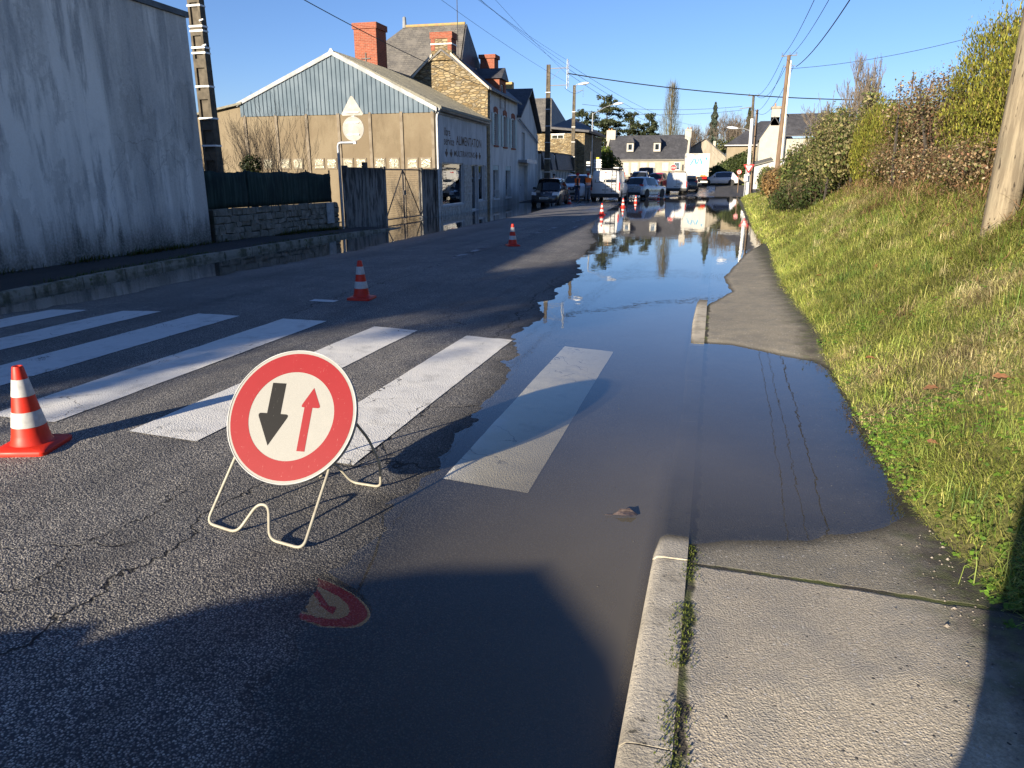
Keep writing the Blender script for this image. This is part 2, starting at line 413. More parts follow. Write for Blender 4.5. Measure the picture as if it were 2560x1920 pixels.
# ---- painted markings on the road
def paint_mat(name, wear=.5, tone=(.78, .76, .70)):
    t = NT(name); P = t.coord('Position')
    v = t.n('TexVoronoi'); v.feature = 'F1'; v.inputs['Scale'].default_value = 105; t.l(P, v.inputs['Vector'])
    n1 = t.noise(P, 2.2, 5, .65); n2 = t.noise(P, 70, 4, .7)
    f = t.math('ADD', t.math('MULTIPLY', n1, .55), t.math('MULTIPLY', n2, .45))
    bare = t.step(f, wear - .05, wear - .13)
    vc = t.n('TexVoronoi'); vc.feature = 'DISTANCE_TO_EDGE'; vc.inputs['Scale'].default_value = 1.3
    wp = t.t.nodes.new('ShaderNodeVectorMath'); wp.operation = 'ADD'
    nn = t.t.nodes.new('ShaderNodeTexNoise'); t.l(P, nn.inputs['Vector']); nn.inputs['Scale'].default_value = 2.6; nn.inputs['Detail'].default_value = 5
    t.l(P, wp.inputs[0]); t.l(nn.outputs['Color'], wp.inputs[1]); t.l(wp.outputs[0], vc.inputs['Vector'])
    ck = t.math('MULTIPLY', t.step(vc.outputs['Distance'], .010, .003), t.step(t.noise(P, .9, 2), .50, .56))
    col = t.mix(t.noise(P, 12, 4), tone, tuple(c * .78 for c in tone))
    col = t.mix(t.math('MULTIPLY', t.step(t.noise(P, 4, 6, .7), .52, .7), .5), col, tuple(c * .5 for c in tone))
    col = t.mix(t.math('MAXIMUM', bare, t.math('MULTIPLY', ck, .85)), col, (.045, .043, .042))
    Z = t.xyz(P)[2]
    col = t.mix(t.step(Z, .01, -.01), col, t.mix(1.0, col, (.85, .78, .60), 'MULTIPLY'))
    h = t.math('SUBTRACT', t.math('MULTIPLY', t.step(v.outputs['Distance'], .8, .1), .5), t.math('MULTIPLY', ck, 1.0))
    t.bsdf(col, .7, 0, .35, t.bump(h, .8, .004)); return t.m
M_PAINT = paint_mat('worn_white_paint', .45); M_PAINT2 = paint_mat('very_worn_white_paint', .47, (.70, .69, .66))
M_PAINT3 = paint_mat('faint_worn_paint', .62, (.42, .42, .42))
def marking(name, x0, x1, y0, y1, mat, stx=.05, sty=.05, skew=0):
    o = grid_obj(name, axis([(x0, x1, stx)]), axis([(y0, y1, sty)]), lambda X, Y: z_road(X, Y) + .005, mat)
    o.parent = road; return o
for i, (a, b) in enumerate([(-1.35, -.86), (-2.40, -1.90), (-3.46, -2.96), (-4.60, -4.05), (-5.74, -5.18), (-6.84, -6.28), (-7.94, -7.40)]):
    marking('zebra_stripe', a, b, 3.42, 6.86 + .02 * i, M_PAINT if i < 4 else M_PAINT2)
for y0, y1 in [(13.2, 15.6), (19.5, 23), (26, 29), (32, 35), (38.5, 41.5)]:
    marking('lane_line', -4.98, -4.84, y0, y1, M_PAINT3, .07, .4)
marking('lane_mark', -4.95, -4.6, 8.05, 8.2, M_PAINT2, .07, .05)
marking('edge_line', -4.42, -4.32, 22, 44, M_PAINT3, .05, .5)

# ---- left pavement with kerb stones
KERB_L = [(-12, -8.3), (0, -8.6), (5, -8.95), (7.4, -9.25), (9.3, -9.55), (11.9, -9.85), (15.1, -9.95), (19, -9.9), (24, -9.8), (60, -10.0), (90, -10.3)]
PAVZ = [(-12, .09), (14, .085), (18.5, .08), (21.5, .02), (23.5, -.03), (44, -.03), (47, .06), (60, .1), (67, .1)]
def z_pav(x, y): return npi(PAVZ, y) + .010 * vnoise(x, y, .8, 9) + .004 * vnoise(x, y, 4, 10) + hill(np.asarray(y))
def pavwarp(X, Y):   # X in 0..1 from kerb to wall
    k = npi(KERB_L, Y); return k - .15 + (-13.2 - (k - .15)) * X, Y
M_PAVL = asphalt('dark_pavement_asphalt', .016, .11, (1, 1, 1), wetfar=False, cracks=False, stone=140, gutter=False, bumpd=.003)
pavl = grid_obj('pavement_left', np.linspace(0, 1, 22), axis([(-12, 4, 1), (4, 30, .25), (30, 66, .8)]), z_pav, M_PAVL, warp=pavwarp)
struct(pavl, 'dark asphalt pavement along the left wall')
M_KERB = NT('mossy_kerb_concrete'); t = M_KERB; P = t.coord('Position'); n = t.noise(P, 3.5, 6, .65); g = t.noise(P, 60, 4)
c = t.mix(g, (.20, .185, .15), (.34, .31, .25)); c = t.mix(t.step(n, .42, .62), c, (.10, .095, .06)); c = t.mix(t.step(t.noise(P, 9, 4), .60, .72), c, (.09, .10, .03))
t.bsdf(c, .9, 0, .3, t.bump(g, .8, .006)); M_KERB = t.m
y = 1.0; k = 0
while y < 21.4:
    L = 1.0; kx0, kx1 = interp(KERB_L, y + .012), interp(KERB_L, y + L - .012)
    za, zb = float(npi(PAVZ, y)) + .012 + random.uniform(-.006, .006), float(npi(PAVZ, y + L)) + .012 + random.uniform(-.006, .006)
    y0, y1 = y + .012, y + L - .012
    MB().hexa([(kx0 - .15, y0, -.2), (kx0, y0, -.2), (kx1, y1, -.2), (kx1 - .15, y1, -.2), (kx0 - .15, y0, za), (kx0 - .02, y0, za), (kx1 - .02, y1, zb), (kx1 - .15, y1, zb)]).build('kerb_stone', M_KERB, pavl, bevel=.015)
    y += L

# ---- right footpath with its kerb
def path_mat():
    t = NT('pale_gravel_asphalt_path'); P = t.coord('Position'); X, Y, Z = t.xyz(P)
    v = t.n('TexVoronoi'); v.feature = 'F1'; v.inputs['Scale'].default_value = 130; t.l(P, v.inputs['Vector'])
    rc = t.xyz(v.outputs['Color'])
    g = t.noise(P, 95, 5, .75); mid = t.noise(P, 6, 5, .6); big = t.noise(P, 1.1, 4)
    col = t.mix(t.step(g, .32, .68), (.32, .28, .215), (.60, .525, .405))
    col = t.mix(t.step(mid, .45, .68), col, (.37, .335, .275))
    col = t.mix(t.math('MULTIPLY', t.step(big, .45, .65), .5), col, (.28, .255, .215))
    slab = t.step(t.math('ADD', Y, t.math('MULTIPLY', X, .10)), 2.82, 2.84)      # newer darker patch beyond the joint
    col = t.mix(t.math('MULTIPLY', slab, .8), col, t.mix(1.0, col, (.50, .52, .53), 'MULTIPLY'))
    col = t.mix(t.step(rc[1], .975, .985), col, (.48, .45, .40)); col = t.mix(t.step(rc[2], .9965, .998), col, (.05, .05, .05))
    jy = t.math('ABSOLUTE', t.math('SUBTRACT', t.math('ADD', t.math('ADD', Y, t.math('MULTIPLY', X, .10)), t.math('MULTIPLY', t.math('SUBTRACT', t.noise(P, 7, 3), .5), .05)), 2.83))
    joint = t.step(jy, .022, .008)
    jw = t.math('ADD', t.math('SUBTRACT', X, .012), t.math('MULTIPLY', t.math('SUBTRACT', t.noise(P, 8, 4), .5), .09))
    jx = t.step(t.math('ABSOLUTE', jw), .034, .012)
    moss = t.mix(t.noise(P, 90, 3), (.035, .05, .008), (.12, .14, .025))
    moss = t.mix(t.step(t.noise(P, 4, 4), .45, .6), (.03, .026, .02), moss)
    jj = t.math('MAXIMUM', jx, joint)
    col = t.mix(t.math('MULTIPLY', jj, .92), col, moss)
    # dirt and moss towards the verge
    dv = t.step(t.math('ADD', X, t.math('MULTIPLY', t.math('SUBTRACT', t.noise(P, 5, 5, .7), .5), .5)), .78, 1.12)
    col = t.mix(t.math('MULTIPLY', dv, .85), col, t.mix(t.step(t.noise(P, 12, 4), .42, .6), (.035, .03, .024), (.06, .07, .02)))
    col = t.mix(t.step(Z, .014, -.004), col, t.mix(1.0, col, (.20, .20, .20), 'MULTIPLY'))
    h = t.math('ADD', t.math('MULTIPLY', t.step(v.outputs['Distance'], .8, .05), .5), g)
    h = t.math('SUBTRACT', h, t.math('MULTIPLY', jj, 1.2))
    t.bsdf(col, .88, 0, .3, t.bump(h, .95, .004)); return t.m
M_PATH = path_mat()
path = grid_obj('footpath', axis([(0.0, 1.7, .04)]), axis([(-12, .6, .6), (.6, 13, .045), (13, 30, .2), (30, 64, .8)]), z_path, M_PATH)
struct(path, 'pale gritty footpath with moss filled joints')
M_KERBR = NT('pale_kerb_concrete'); t = M_KERBR; P = t.coord('Position'); n = t.noise(P, 4, 6, .65); g = t.noise(P, 75, 4, .7)
c = t.mix(g, (.34, .31, .25), (.62, .56, .45)); c = t.mix(t.math('MULTIPLY', t.step(n, .45, .65), .7), c, (.24, .215, .17)); c = t.mix(t.step(t.noise(P, 16, 5, .7), .62, .7), c, (.08, .075, .06))
c = t.mix(t.step(t.xyz(P)[2], .012, -.004), c, t.mix(1.0, c, (.13, .13, .12), 'MULTIPLY'))
t.bsdf(c, .9, 0, .3, t.bump(g, 1.0, .007)); M_KERBR = t.m
for (y0, y1) in [(-.74, .46), (.46, 1.66), (1.66, 2.84), (2.84, 3.9), (3.9, 5.0), (5.0, 6.1), (6.1, 7.22), (7.24, 8.3), (8.3, 9.4), (9.4, 10.5), (10.5, 11.6)]:
    ya, yb = y0 + .004, y1 - .004
    za, zb = [float(z_path(0.02, yy)) + (.004 if not 3.3 < yy < 7.2 else -.012) for yy in (ya + .02, yb - .02)]
    if y0 == 2.84: zs = [(ya, .026), (3.04, .006), (3.3, -.02), (yb, zb)]
    else: zs = [(ya, za), (yb, zb)]
    mb = MB()
    for (p, zp), (q, zq) in zip(zs, zs[1:]):
        sec = lambda yy, zz: [(-.155, yy, -.25), (-.152, yy, zz - .05), (-.147, yy, zz - .02), (-.13, yy, zz - .004), (-.10, yy, zz), (.0, yy, zz), (.0, yy, -.25)]
        A, Bq = sec(p, zp), sec(q, zq); n_ = len(A)
        mb.add(A + Bq, [(i, (i + 1) % n_, n_ + (i + 1) % n_, n_ + i) for i in range(n_)] + ([tuple(range(n_))] if p == zs[0][0] else []) + ([tuple(range(n_, 2 * n_))] if q == zs[-1][0] else []))
    mb.build('kerb_stone', M_KERBR, path, smooth=40)

# ---- grass bank ground
M_BANK = NT('bank_soil'); t = M_BANK; P = t.coord('Position'); c = t.mix(t.step(t.noise(P, 3, 5), .4, .6), (.11, .095, .045), (.15, .15, .05))
t.bsdf(c, .95, 0, .2, t.bump(t.noise(P, 30, 4), .8, .02)); M_BANK = t.m
def bankwarp(X, Y): return npi(TOE, Y) + X, Y
bank = grid_obj('bank', axis([(-.03, .27, .05), (.27, 3, .1), (3, 14, 1.0)]), axis([(-12, 0, 1), (0, 16, .14), (16, 80, .6)]), z_bank, M_BANK, warp=bankwarp)
struct(bank, 'steep grassy bank rising beside the footpath')

# ---- flood water
def water_mat():
    t = NT('flood_water'); P = t.coord('Position')
    at = t.n('Attribute'); at.attribute_name = 'depth'; dep = at.outputs['Fac']
    w = t.noise(t.coord('Position', (1, .45, 1)), 2.2, 3, .5); w2 = t.noise(P, 9, 2, .5)
    h = t.math('ADD', t.math('MULTIPLY', w, .9), t.math('MULTIPLY', w2, .12))
    nrm = t.bump(h, .045, .05)
    ge = t.t.nodes.new('ShaderNodeNewGeometry'); dt = t.t.nodes.new('ShaderNodeVectorMath'); dt.operation = 'DOT_PRODUCT'
    t.l(ge.outputs['Incoming'], dt.inputs[0]); t.l(nrm, dt.inputs[1])
    fre = t.math('ADD', .02, t.math('MULTIPLY', .98, t.math('POWER', t.math('SUBTRACT', 1.0, t.math('ABSOLUTE', dt.outputs['Value']), clamp=True), 5.0)), clamp=True)
    gl = t.n('BsdfGlossy'); gl.inputs['Roughness'].default_value = .012; t.l(nrm, gl.inputs['Normal']); gl.inputs['Color'].default_value = (.98, .98, .98, 1)
    tr = t.n('BsdfTransparent'); t.setin(tr.inputs['Color'], t.mix(t.step(dep, 0, .12), (.97, .97, .95), (.60, .60, .56)))
    df = t.n('BsdfDiffuse'); t.setin(df.inputs['Color'], (.155, .138, .112))
    mk = t.math('SUBTRACT', 1.0, t.math('POWER', 2.718, t.math('MULTIPLY', dep, t.math('SUBTRACT', -4.5, t.math('MULTIPLY', t.step(t.xyz(P)[1], 5.2, 2.6), 15.0)))))
    mk = t.math('MULTIPLY', mk, t.math('ADD', .75, t.math('MULTIPLY', t.noise(P, .9, 3), .5)), clamp=True)
    m1 = t.n('MixShader'); t.l(mk, m1.inputs[0]); t.l(tr.outputs[0], m1.inputs[1]); t.l(df.outputs[0], m1.inputs[2])
    m2 = t.n('MixShader'); t.l(fre, m2.inputs[0]); t.l(m1.outputs[0], m2.inputs[1]); t.l(gl.outputs[0], m2.inputs[2])
    t.l(m2.outputs[0], t.out.inputs['Surface']); return t.m
def z_any(X, Y):
    zr = z_road(X, Y); zp = z_path(X, Y); zl = npi(PAVZ, Y); zb = z_bank(X, Y)
    z = np.where(X < -.1, zr, zp); z = np.where(X < npi(KERB_L, Y), np.maximum(zl, -.1), z); return np.where(X > npi(TOE, Y), zb, z)
water = grid_obj('flood_water', axis([(-13.1, -2.4, .35), (-2.4, 1.4, .1), (1.4, 4.4, .6)]), axis([(-10, .6, .6), (.6, 9, .12), (9, 30, .35), (30, 79, 1.0)]), lambda X, Y: X * 0.0, water_mat())
nv = len(water.data.vertices); co = np.empty(nv * 3, np.float32); water.data.vertices.foreach_get('co', co); co = co.reshape(-1, 3)
da = water.data.attributes.new('depth', 'FLOAT', 'POINT'); da.data.foreach_set('value', np.clip(-z_any(co[:, 0], co[:, 1]), 0, 1).astype(np.float32))
struct(water, 'still flood water covering the right lane and the left gutter')
# ================================================================ LEFT SIDE OF THE STREET
M_WHITEWALL = NT('stained_white_render'); t = M_WHITEWALL; P = t.coord('Position')
st = t.noise(t.coord('Position', (1, 1, .09)), 1.1, 6, .6); st2 = t.noise(t.coord('Position', (1, 1, .16)), 3.6, 6, .65); bl = t.noise(P, .55, 5, .6); fg = t.noise(P, 26, 5, .7)
c = t.mix(t.step(st, .40, .60), (.80, .75, .68), (.55, .52, .475)); c = t.mix(t.math('MULTIPLY', t.step(st2, .48, .66), .8), c, (.36, .35, .33))
c = t.mix(t.math('MULTIPLY', t.step(bl, .5, .68), .6), c, (.46, .445, .42)); c = t.mix(.25, c, t.ramp(fg, [(.3, .05), (.7, .6)]), 'OVERLAY')
Zs = t.xyz(P)[2]; low = t.math('MULTIPLY', t.step(t.math('ADD', Zs, t.math('MULTIPLY', st2, -1.6)), .25, -.75), .85)
c = t.mix(low, c, t.mix(t.step(fg, .45, .6), (.05, .055, .045), (.16, .16, .15)))
vk = t.n('TexVoronoi'); vk.feature = 'DISTANCE_TO_EDGE'; vk.inputs['Scale'].default_value = .35
wv = t.t.nodes.new('ShaderNodeVectorMath'); wv.operation = 'ADD'; nk = t.t.nodes.new('ShaderNodeTexNoise'); t.l(P, nk.inputs['Vector']); nk.inputs['Scale'].default_value = 1.2; nk.inputs['Detail'].default_value = 6
t.l(P, wv.inputs[0]); t.l(nk.outputs['Color'], wv.inputs[1]); t.l(wv.outputs[0], vk.inputs['Vector'])
crk = t.math('MULTIPLY', t.step(vk.outputs['Distance'], .005, .0015), t.step(t.noise(P, .5, 2), .5, .56)); c = t.mix(t.math('MULTIPLY', crk, .25), c, (.08, .08, .08))
pat = t.step(t.noise(t.coord('Position', (1, 1, .7)), .8, 7, .75), .545, .575); c = t.mix(t.math('MULTIPLY', pat, .35), c, t.mix(1.0, c, (.55, .55, .55), 'MULTIPLY'))
t.bsdf(c, .92, 0, .2, t.bump(fg, .5, .004)); M_WHITEWALL = t.m
M_COPING = pm('dark_metal_coping', (.045, .05, .055), (.03, .033, .036), 3, .5)
M_ROOFDARK = pm('dark_roof_felt', (.06, .06, .06), (.045, .045, .05), 2, .9)
bw = thing('rendered_building', 'windowless grey white rendered building with dark streaks and a metal coping', 'building', (-13, 8, 0))
Fw = Fr((-10.35, -9.3), (-11.56, 14.75))
Fw.B('wall', M_WHITEWALL, bw, 0, Fw.L, -.3, 0, -.3, 4.98)
Fe = Fr((-11.56, 14.75), (-20, 14.4)); MB().prism([Fe.p(.302, 0, -.3), Fe.p(8.4, 0, -.3), Fe.p(8.4, 0, 3.5), Fe.p(1.0, 0, 4.1), Fe.p(.302, 0, 4.7)], -Fe.n * .3).build('end_wall', M_WHITEWALL, bw)
Fr((-20, -9.1), (-10.35, -9.3)).B('rear_wall', M_WHITEWALL, bw, 0, 9.3, -.3, 0, -.3, 4.2)
Fw.B('coping', M_COPING, bw, -.05, Fw.L + .05, -.36, .05, 4.984, 5.10)
MB().prism([(-10.75, -8.9, 3.9), (-11.9, 14.4, 3.9), (-20, 14.0, 3.4), (-20, -8.8, 3.4)], (0, 0, .12)).build('roof', M_ROOFDARK, bw)

# ---- stone wall with windbreak fence
M_STONE = pm('mossy_grey_stone', (.24, .22, .185), (.12, .115, .09), 5, .95, .012, 30)
M_STONE2 = pm('dark_lichen_stone', (.13, .125, .10), (.20, .19, .16), 6, .95, .012, 30)
M_MORTAR = pm('dark_mortar', (.06, .056, .046), (.035, .04, .025), 5, .95)
Ff = Fr((-11.52, 14.9), (-11.32, 20.55))
sw = thing('stone_wall', 'low mossy rubble stone wall under the green windbreak fence', 'wall', (-11.4, 17.5, .1))
Ff.B('core', M_MORTAR, sw, 0, Ff.L, -.34, -.035, 0, .84)
z = .08; row = 0
while z < .82:
    h = random.uniform(.08, .20); a = random.uniform(-.1, 0)
    while a < Ff.L - .05:
        w = random.uniform(.12, .45); a0, a1 = max(a, .0) + .008, min(a + w, Ff.L) - .008
        if a1 - a0 > .06:
            j = lambda s_: random.uniform(-s_, s_); dd = random.uniform(-.012, .02); z0, z1 = z + .006, min(z + h, .86) - .006
            q = [Ff.p(a0 + j(.03), dd + j(.012), z0 + j(.03)), Ff.p(a0, -.06, z0), Ff.p(a1, -.06, z0), Ff.p(a1 + j(.03), dd + j(.012), z0 + j(.03)),
                 Ff.p(a0 + j(.035), dd + j(.012), z1 + j(.035)), Ff.p(a0, -.06, z1), Ff.p(a1, -.06, z1), Ff.p(a1 + j(.035), dd + j(.012), z1 + j(.035))]
            MB().hexa(q).build('stone', random.choice([M_STONE, M_STONE, M_STONE2]), sw, bevel=.012)
        a += w
    z += h; row += 1
Ff.B('meter_box', pm('pale_grey_box', (.36, .37, .36), (.26, .27, .27), 6), sw, 4.9, 5.28, .022, .06, .24, .86, .01)
M_NET = NT('green_windbreak'); t = M_NET; P = t.coord('Position')
n1 = t.noise(t.coord('Position', (1, 1, .05)), 14, 5, .65); n2 = t.noise(P, 1.6, 4)
c = t.mix(t.step(n1, .42, .62), (.012, .028, .024), (.032, .056, .048)); c = t.mix(t.math('MULTIPLY', t.step(n2, .4, .65), .6), c, (.008, .016, .018))
t.bsdf(c, .85, 0, .2, t.bump(t.noise(t.coord('Position', (1, 1, 6)), 9, 2), .5, .006)); M_NET = t.m
M_POST = pm('dark_green_post', (.02, .035, .03), (.015, .025, .02), 4, .6)
fn = thing('windbreak_fence', 'dark green windbreak mesh fence on posts above the stone wall', 'fence', (-11.4, 17.5, .84))
edges = [.02, 1.56, 3.02, 4.3, 5.56]
for i, (a, b) in enumerate(zip(edges, edges[1:])):
    mb = MB(); N = 14; R = 6
    for r in range(R + 1):
        for k in range(N + 1):
            u = k / N; sag = -.05 * sin(pi * u) * (r / R) - (.05 * (i == 3) * u * (r / R)) + .012 * random.uniform(-1, 1) * (r == R)
            mb.v.append(Ff.p(a - .01 + (b - a + .02) * u, -.17 + .03 * sin(pi * u) * sin(pi * r / R) + .012 * random.uniform(-1, 1), .86 + .90 * r / R + sag))
    for r in range(R):
        for k in range(N):
            q = r * (N + 1) + k; mb.f.append((q, q + 1, q + N + 2, q + N + 1))
    o = mb.build('mesh_panel', M_NET, fn, smooth=60); md = o.modifiers.new('thick', 'SOLIDIFY'); md.thickness = .012
for a in edges: MB().tube([Ff.p(a, -.2, .5), Ff.p(a, -.2, 1.80)], .024, 8).build('post', M_POST, fn)
MB().tube([Ff.p(0, -.2, 1.70), Ff.p(Ff.L, -.2, 1.66)], .006, 6).build('top_wire', M_POST, fn)

# ---- concrete panel fence and wire gate
M_CONC = NT('stained_concrete'); t = M_CONC; P = t.coord('Position'); s1 = t.noise(t.coord('Position', (1, 1, .25)), 5, 6, .65); g = t.noise(P, 45, 4)
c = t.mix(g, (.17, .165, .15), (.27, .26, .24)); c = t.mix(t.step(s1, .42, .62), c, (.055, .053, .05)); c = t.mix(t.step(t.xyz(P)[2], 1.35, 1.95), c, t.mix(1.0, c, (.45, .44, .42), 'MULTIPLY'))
t.bsdf(c, .93, 0, .2, t.bump(g, .5, .004)); M_CONC = t.m
M_BLACKPIPE = pm('dark_painted_steel', (.03, .03, .032), (.05, .04, .035), 6, .55)
Fp = Fr((-11.27, 20.95), (-11.32, 29.0))
def slab_fence(a0, a1, label, nslab=4, top=1.9, base=-.2):
    c_ = Fp.p((a0 + a1) / 2, 0, 0)
    th = thing('concrete_fence', label, 'fence', (c_[0], c_[1], 0))
    n = max(1, round((a1 - a0) / 1.5)); w = (a1 - a0) / n
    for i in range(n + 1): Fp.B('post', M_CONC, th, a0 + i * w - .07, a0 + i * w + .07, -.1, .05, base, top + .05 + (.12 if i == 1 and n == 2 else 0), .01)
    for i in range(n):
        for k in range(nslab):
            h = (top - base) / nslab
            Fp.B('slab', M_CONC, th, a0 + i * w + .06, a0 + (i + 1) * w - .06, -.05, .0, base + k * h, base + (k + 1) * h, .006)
    return th
slab_fence(.1, 2.9, 'stained concrete slab fence between the bent sign post and the wire gate')
slab_fence(6.35, 7.9, 'short concrete slab fence between the wire gate and the shop')
gt = thing('wire_gate', 'double wire mesh gate with triangular steel bracing', 'gate', (-11.3, 25.6, 0))
M_WIRE = pm('rusty_mesh_wire', (.26, .23, .18), (.18, .13, .09), 8, .6)
for s_, (a0, a1) in enumerate([(3.02, 4.62), (4.66, 6.26)]):
    for name, p, q in [('frame_bar', (a0, .12), (a0, 1.86)), ('frame_bar', (a1, .12), (a1, 1.86)), ('frame_bar', (a0, 1.86), (a1, 1.86)), ('frame_bar', (a0, .12), (a1, .12)),
                       ('brace', ((a0, .15) if s_ == 0 else (a1, .15)), ((a1, 1.84) if s_ == 0 else (a0, 1.84)))]:
        MB().tube([Fp.p(p[0], -.04, p[1]), Fp.p(q[0], -.04, q[1])], .022, 8).build(name, M_BLACKPIPE, gt)
    mb = MB()
    for k in range(22): mb.tube([Fp.p(a0, -.06, .16 + k * .079), Fp.p(a1, -.06, .16 + k * .079)], .0035, 4)
    for k in range(17): mb.tube([Fp.p(a0 + .05 + k * .094, -.06, .13), Fp.p(a0 + .05 + k * .094, -.06, 1.85)], .002, 4)
    mb.build('wire_mesh', M_WIRE, gt)
Fp.B('lock_plate', M_BLACKPIPE, gt, 4.55, 4.73, -.02, .02, .95, 1.12)

# ---- hangar with shop front
M_BEIGE = NT('old_beige_render'); t = M_BEIGE; P = t.coord('Position'); n1 = t.noise(P, .7, 6, .6); n2 = t.noise(t.coord('Position', (1, 1, .3)), 3.5, 6, .65); g = t.noise(P, 30, 5, .7)
c = t.mix(t.step(n1, .38, .62), (.185, .15, .10), (.155, .122, .08)); c = t.mix(t.math('MULTIPLY', t.step(n2, .5, .68), .5), c, (.115, .09, .058)); c = t.mix(.2, c, t.ramp(g, [(.3, .1), (.7, .9)]), 'OVERLAY')
t.bsdf(c, .95, 0, .2, t.bump(g, .5, .006)); M_BEIGE = t.m
M_BEIGEPOST = pm('pale_concrete_post', (.20, .168, .125), (.155, .125, .09), 4, .95, .004)
M_CLAD = pm('pale_blue_ribbed_steel', (.105, .142, .175), (.09, .124, .154), 1.2, .6, metal=.0, spec=.15, fine=.05)
M_TRIM = pm('grey_metal_trim', (.24, .25, .26), (.19, .20, .21), 3, .5, metal=.0)
M_GBLOCK = NT('glass_block'); t = M_GBLOCK; P = t.coord('Position'); v = t.noise(P, 11, 5, .6)
t.bsdf(t.mix(t.step(v, .42, .6), (.34, .31, .22), (.16, .145, .10)), .15, 0, .6, t.bump(v, .6, .02)); M_GBLOCK = t.m
def slate_mat(name, c1, c2, rowh=.12, lich=.5):
    t = NT(name); P = t.coord('Object'); b = t.n('TexBrick'); b.offset = .5
    # run courses along z (height) and the dominant horizontal
    X, Y, Z = t.xyz(P); cb = t.t.nodes.new('ShaderNodeCombineXYZ'); t.l(t.math('ADD', X, Y), cb.inputs[0]); t.l(Z, cb.inputs[1])
    t.l(cb.outputs[0], b.inputs['Vector']); b.inputs['Scale'].default_value = 1; b.inputs['Brick Width'].default_value = .24; b.inputs['Row Height'].default_value = rowh; b.inputs['Mortar Size'].default_value = .006
    t.setin(b.inputs['Color1'], c1); t.setin(b.inputs['Color2'], c2); t.setin(b.inputs['Mortar'], tuple(x * .35 for x in c1)); b.inputs['Bias'].default_value = 0
    n = t.noise(P, 1.4, 6, .65); n2 = t.noise(P, 14, 4, .7)
    col = t.mix(t.math('MULTIPLY', t.step(n2, .58, .7), lich), b.outputs['Color'], (.40, .38, .30)); col = t.mix(t.math('MULTIPLY', t.step(n, .45, .65), .45), col, tuple(x * 1.5 for x in c2))
    t.bsdf(col, .62, 0, .45, t.bump(b.outputs['Fac'], -.6, .015)); return t.m
M_SLATE = slate_mat('old_slate', (.085, .08, .075), (.125, .115, .10)); M_SLATED = slate_mat('dark_slate', (.040, .041, .046), (.060, .060, .066), lich=.15)
M_FIBRO = slate_mat('mossy_fibre_cement', (.11, .105, .075), (.15, .14, .10), .35, .6)
shop = thing('shop_building', 'disused grocery shop with blue ribbed metal gable and faded lettering', 'building', (-15, 33, 0))
X0, X1, YG, YB = -20.45, -11.32, 29.0, 37.0; RX, RZ = -15.79, 6.50
zl, zr = 4.66, 4.28                                    # eave heights of the gable
def gz(x): return zl + (RZ - zl) * (x - X0) / (RX - X0) if x < RX else RZ + (zr - RZ) * (x - RX) / (X1 - RX)
G = Fr((X0, YG), (X1, YG))                             # along +x, outwards = -y
G.B('gable_wall', M_BEIGE, shop, 0, G.L, -.3, 0, -.3, 4.2)
xs = [X0 + 1.0 * i for i in range(10)]; xs[-1] = X1
for a, b in zip(xs, xs[1:]):                           # ribbed cladding, one sheet per metre
    pts = []; nr = 5; w = (b - a) / nr; prof = []
    for k in range(nr): prof += [(a + k * w, 0), (a + k * w + w * .62, 0), (a + k * w + w * .74, .035), (a + k * w + w * .88, .035)]
    prof.append((b, 0))
    for p, q in zip(prof, prof[1:]): pts.append((p, q))
    mb = MB()
    for (p, dp), (q, dq) in pts:
        segs = [(p, q)] if not (p < RX < q) else [(p, RX), (RX, q)]
        for (u, v_) in segs:
            mb.poly([(u, YG - .03 - dp, 4.14), (v_, YG - .03 - dq, 4.14), (v_, YG - .03 - dq, gz(v_) - .04), (u, YG - .03 - dp, gz(u) - .04)])
    mb.build('cladding_sheet', M_CLAD, shop)
MB().prism([(X0, YG - .01, 4.16), (X1, YG - .01, 4.16), (X1, YG - .01, zr - .05), (RX, YG - .01, RZ - .05), (X0, YG - .01, zl - .05)], (0, .25, 0)).build('gable_backing', M_TRIM, shop)
mb = MB()
mb.prism([(X0 - .12, YG - .1, zl - .10), (RX, YG - .1, RZ - .05), (X1 + .12, YG - .1, zr - .12), (X1 + .12, YG - .1, zr + .05), (RX, YG - .1, RZ + .13), (X0 - .12, YG - .1, zl + .06)], (0, .07, 0))
mb.build('verge_trim', M_TRIM, shop)
MB().prism([(RX - .16, YG - .12, RZ - .01), (RX + .16, YG - .12, RZ - .01), (RX + .03, YG - .12, RZ + .2), (RX - .03, YG - .12, RZ + .2)], (0, .05, 0)).build('ridge_cap', pm('white_cap', (.7, .7, .66)), shop)
for i, x in enumerate([-20.28, -18.72, -17.23, -15.7, -14.24, -12.81, -11.42]):
    G.B('wall_post', M_BEIGEPOST, shop, x - X0 - .06, x - X0 + .07, .002, .05, -.2, 4.19)
for x in [-20.11, -19.5, -18.62, -18.0, -16.96, -16.36, -15.57, -14.95, -14.06, -13.42, -12.58, -11.98]:
    fo = G.B('block_frame', M_BEIGEPOST, shop, x - X0 - .04, x - X0 + .46, .004, .03, 1.92, 2.38)
    G.B('glass_block', M_GBLOCK, fo, x - X0 + .01, x - X0 + .41, .031, .045, 1.97, 2.33, .008)
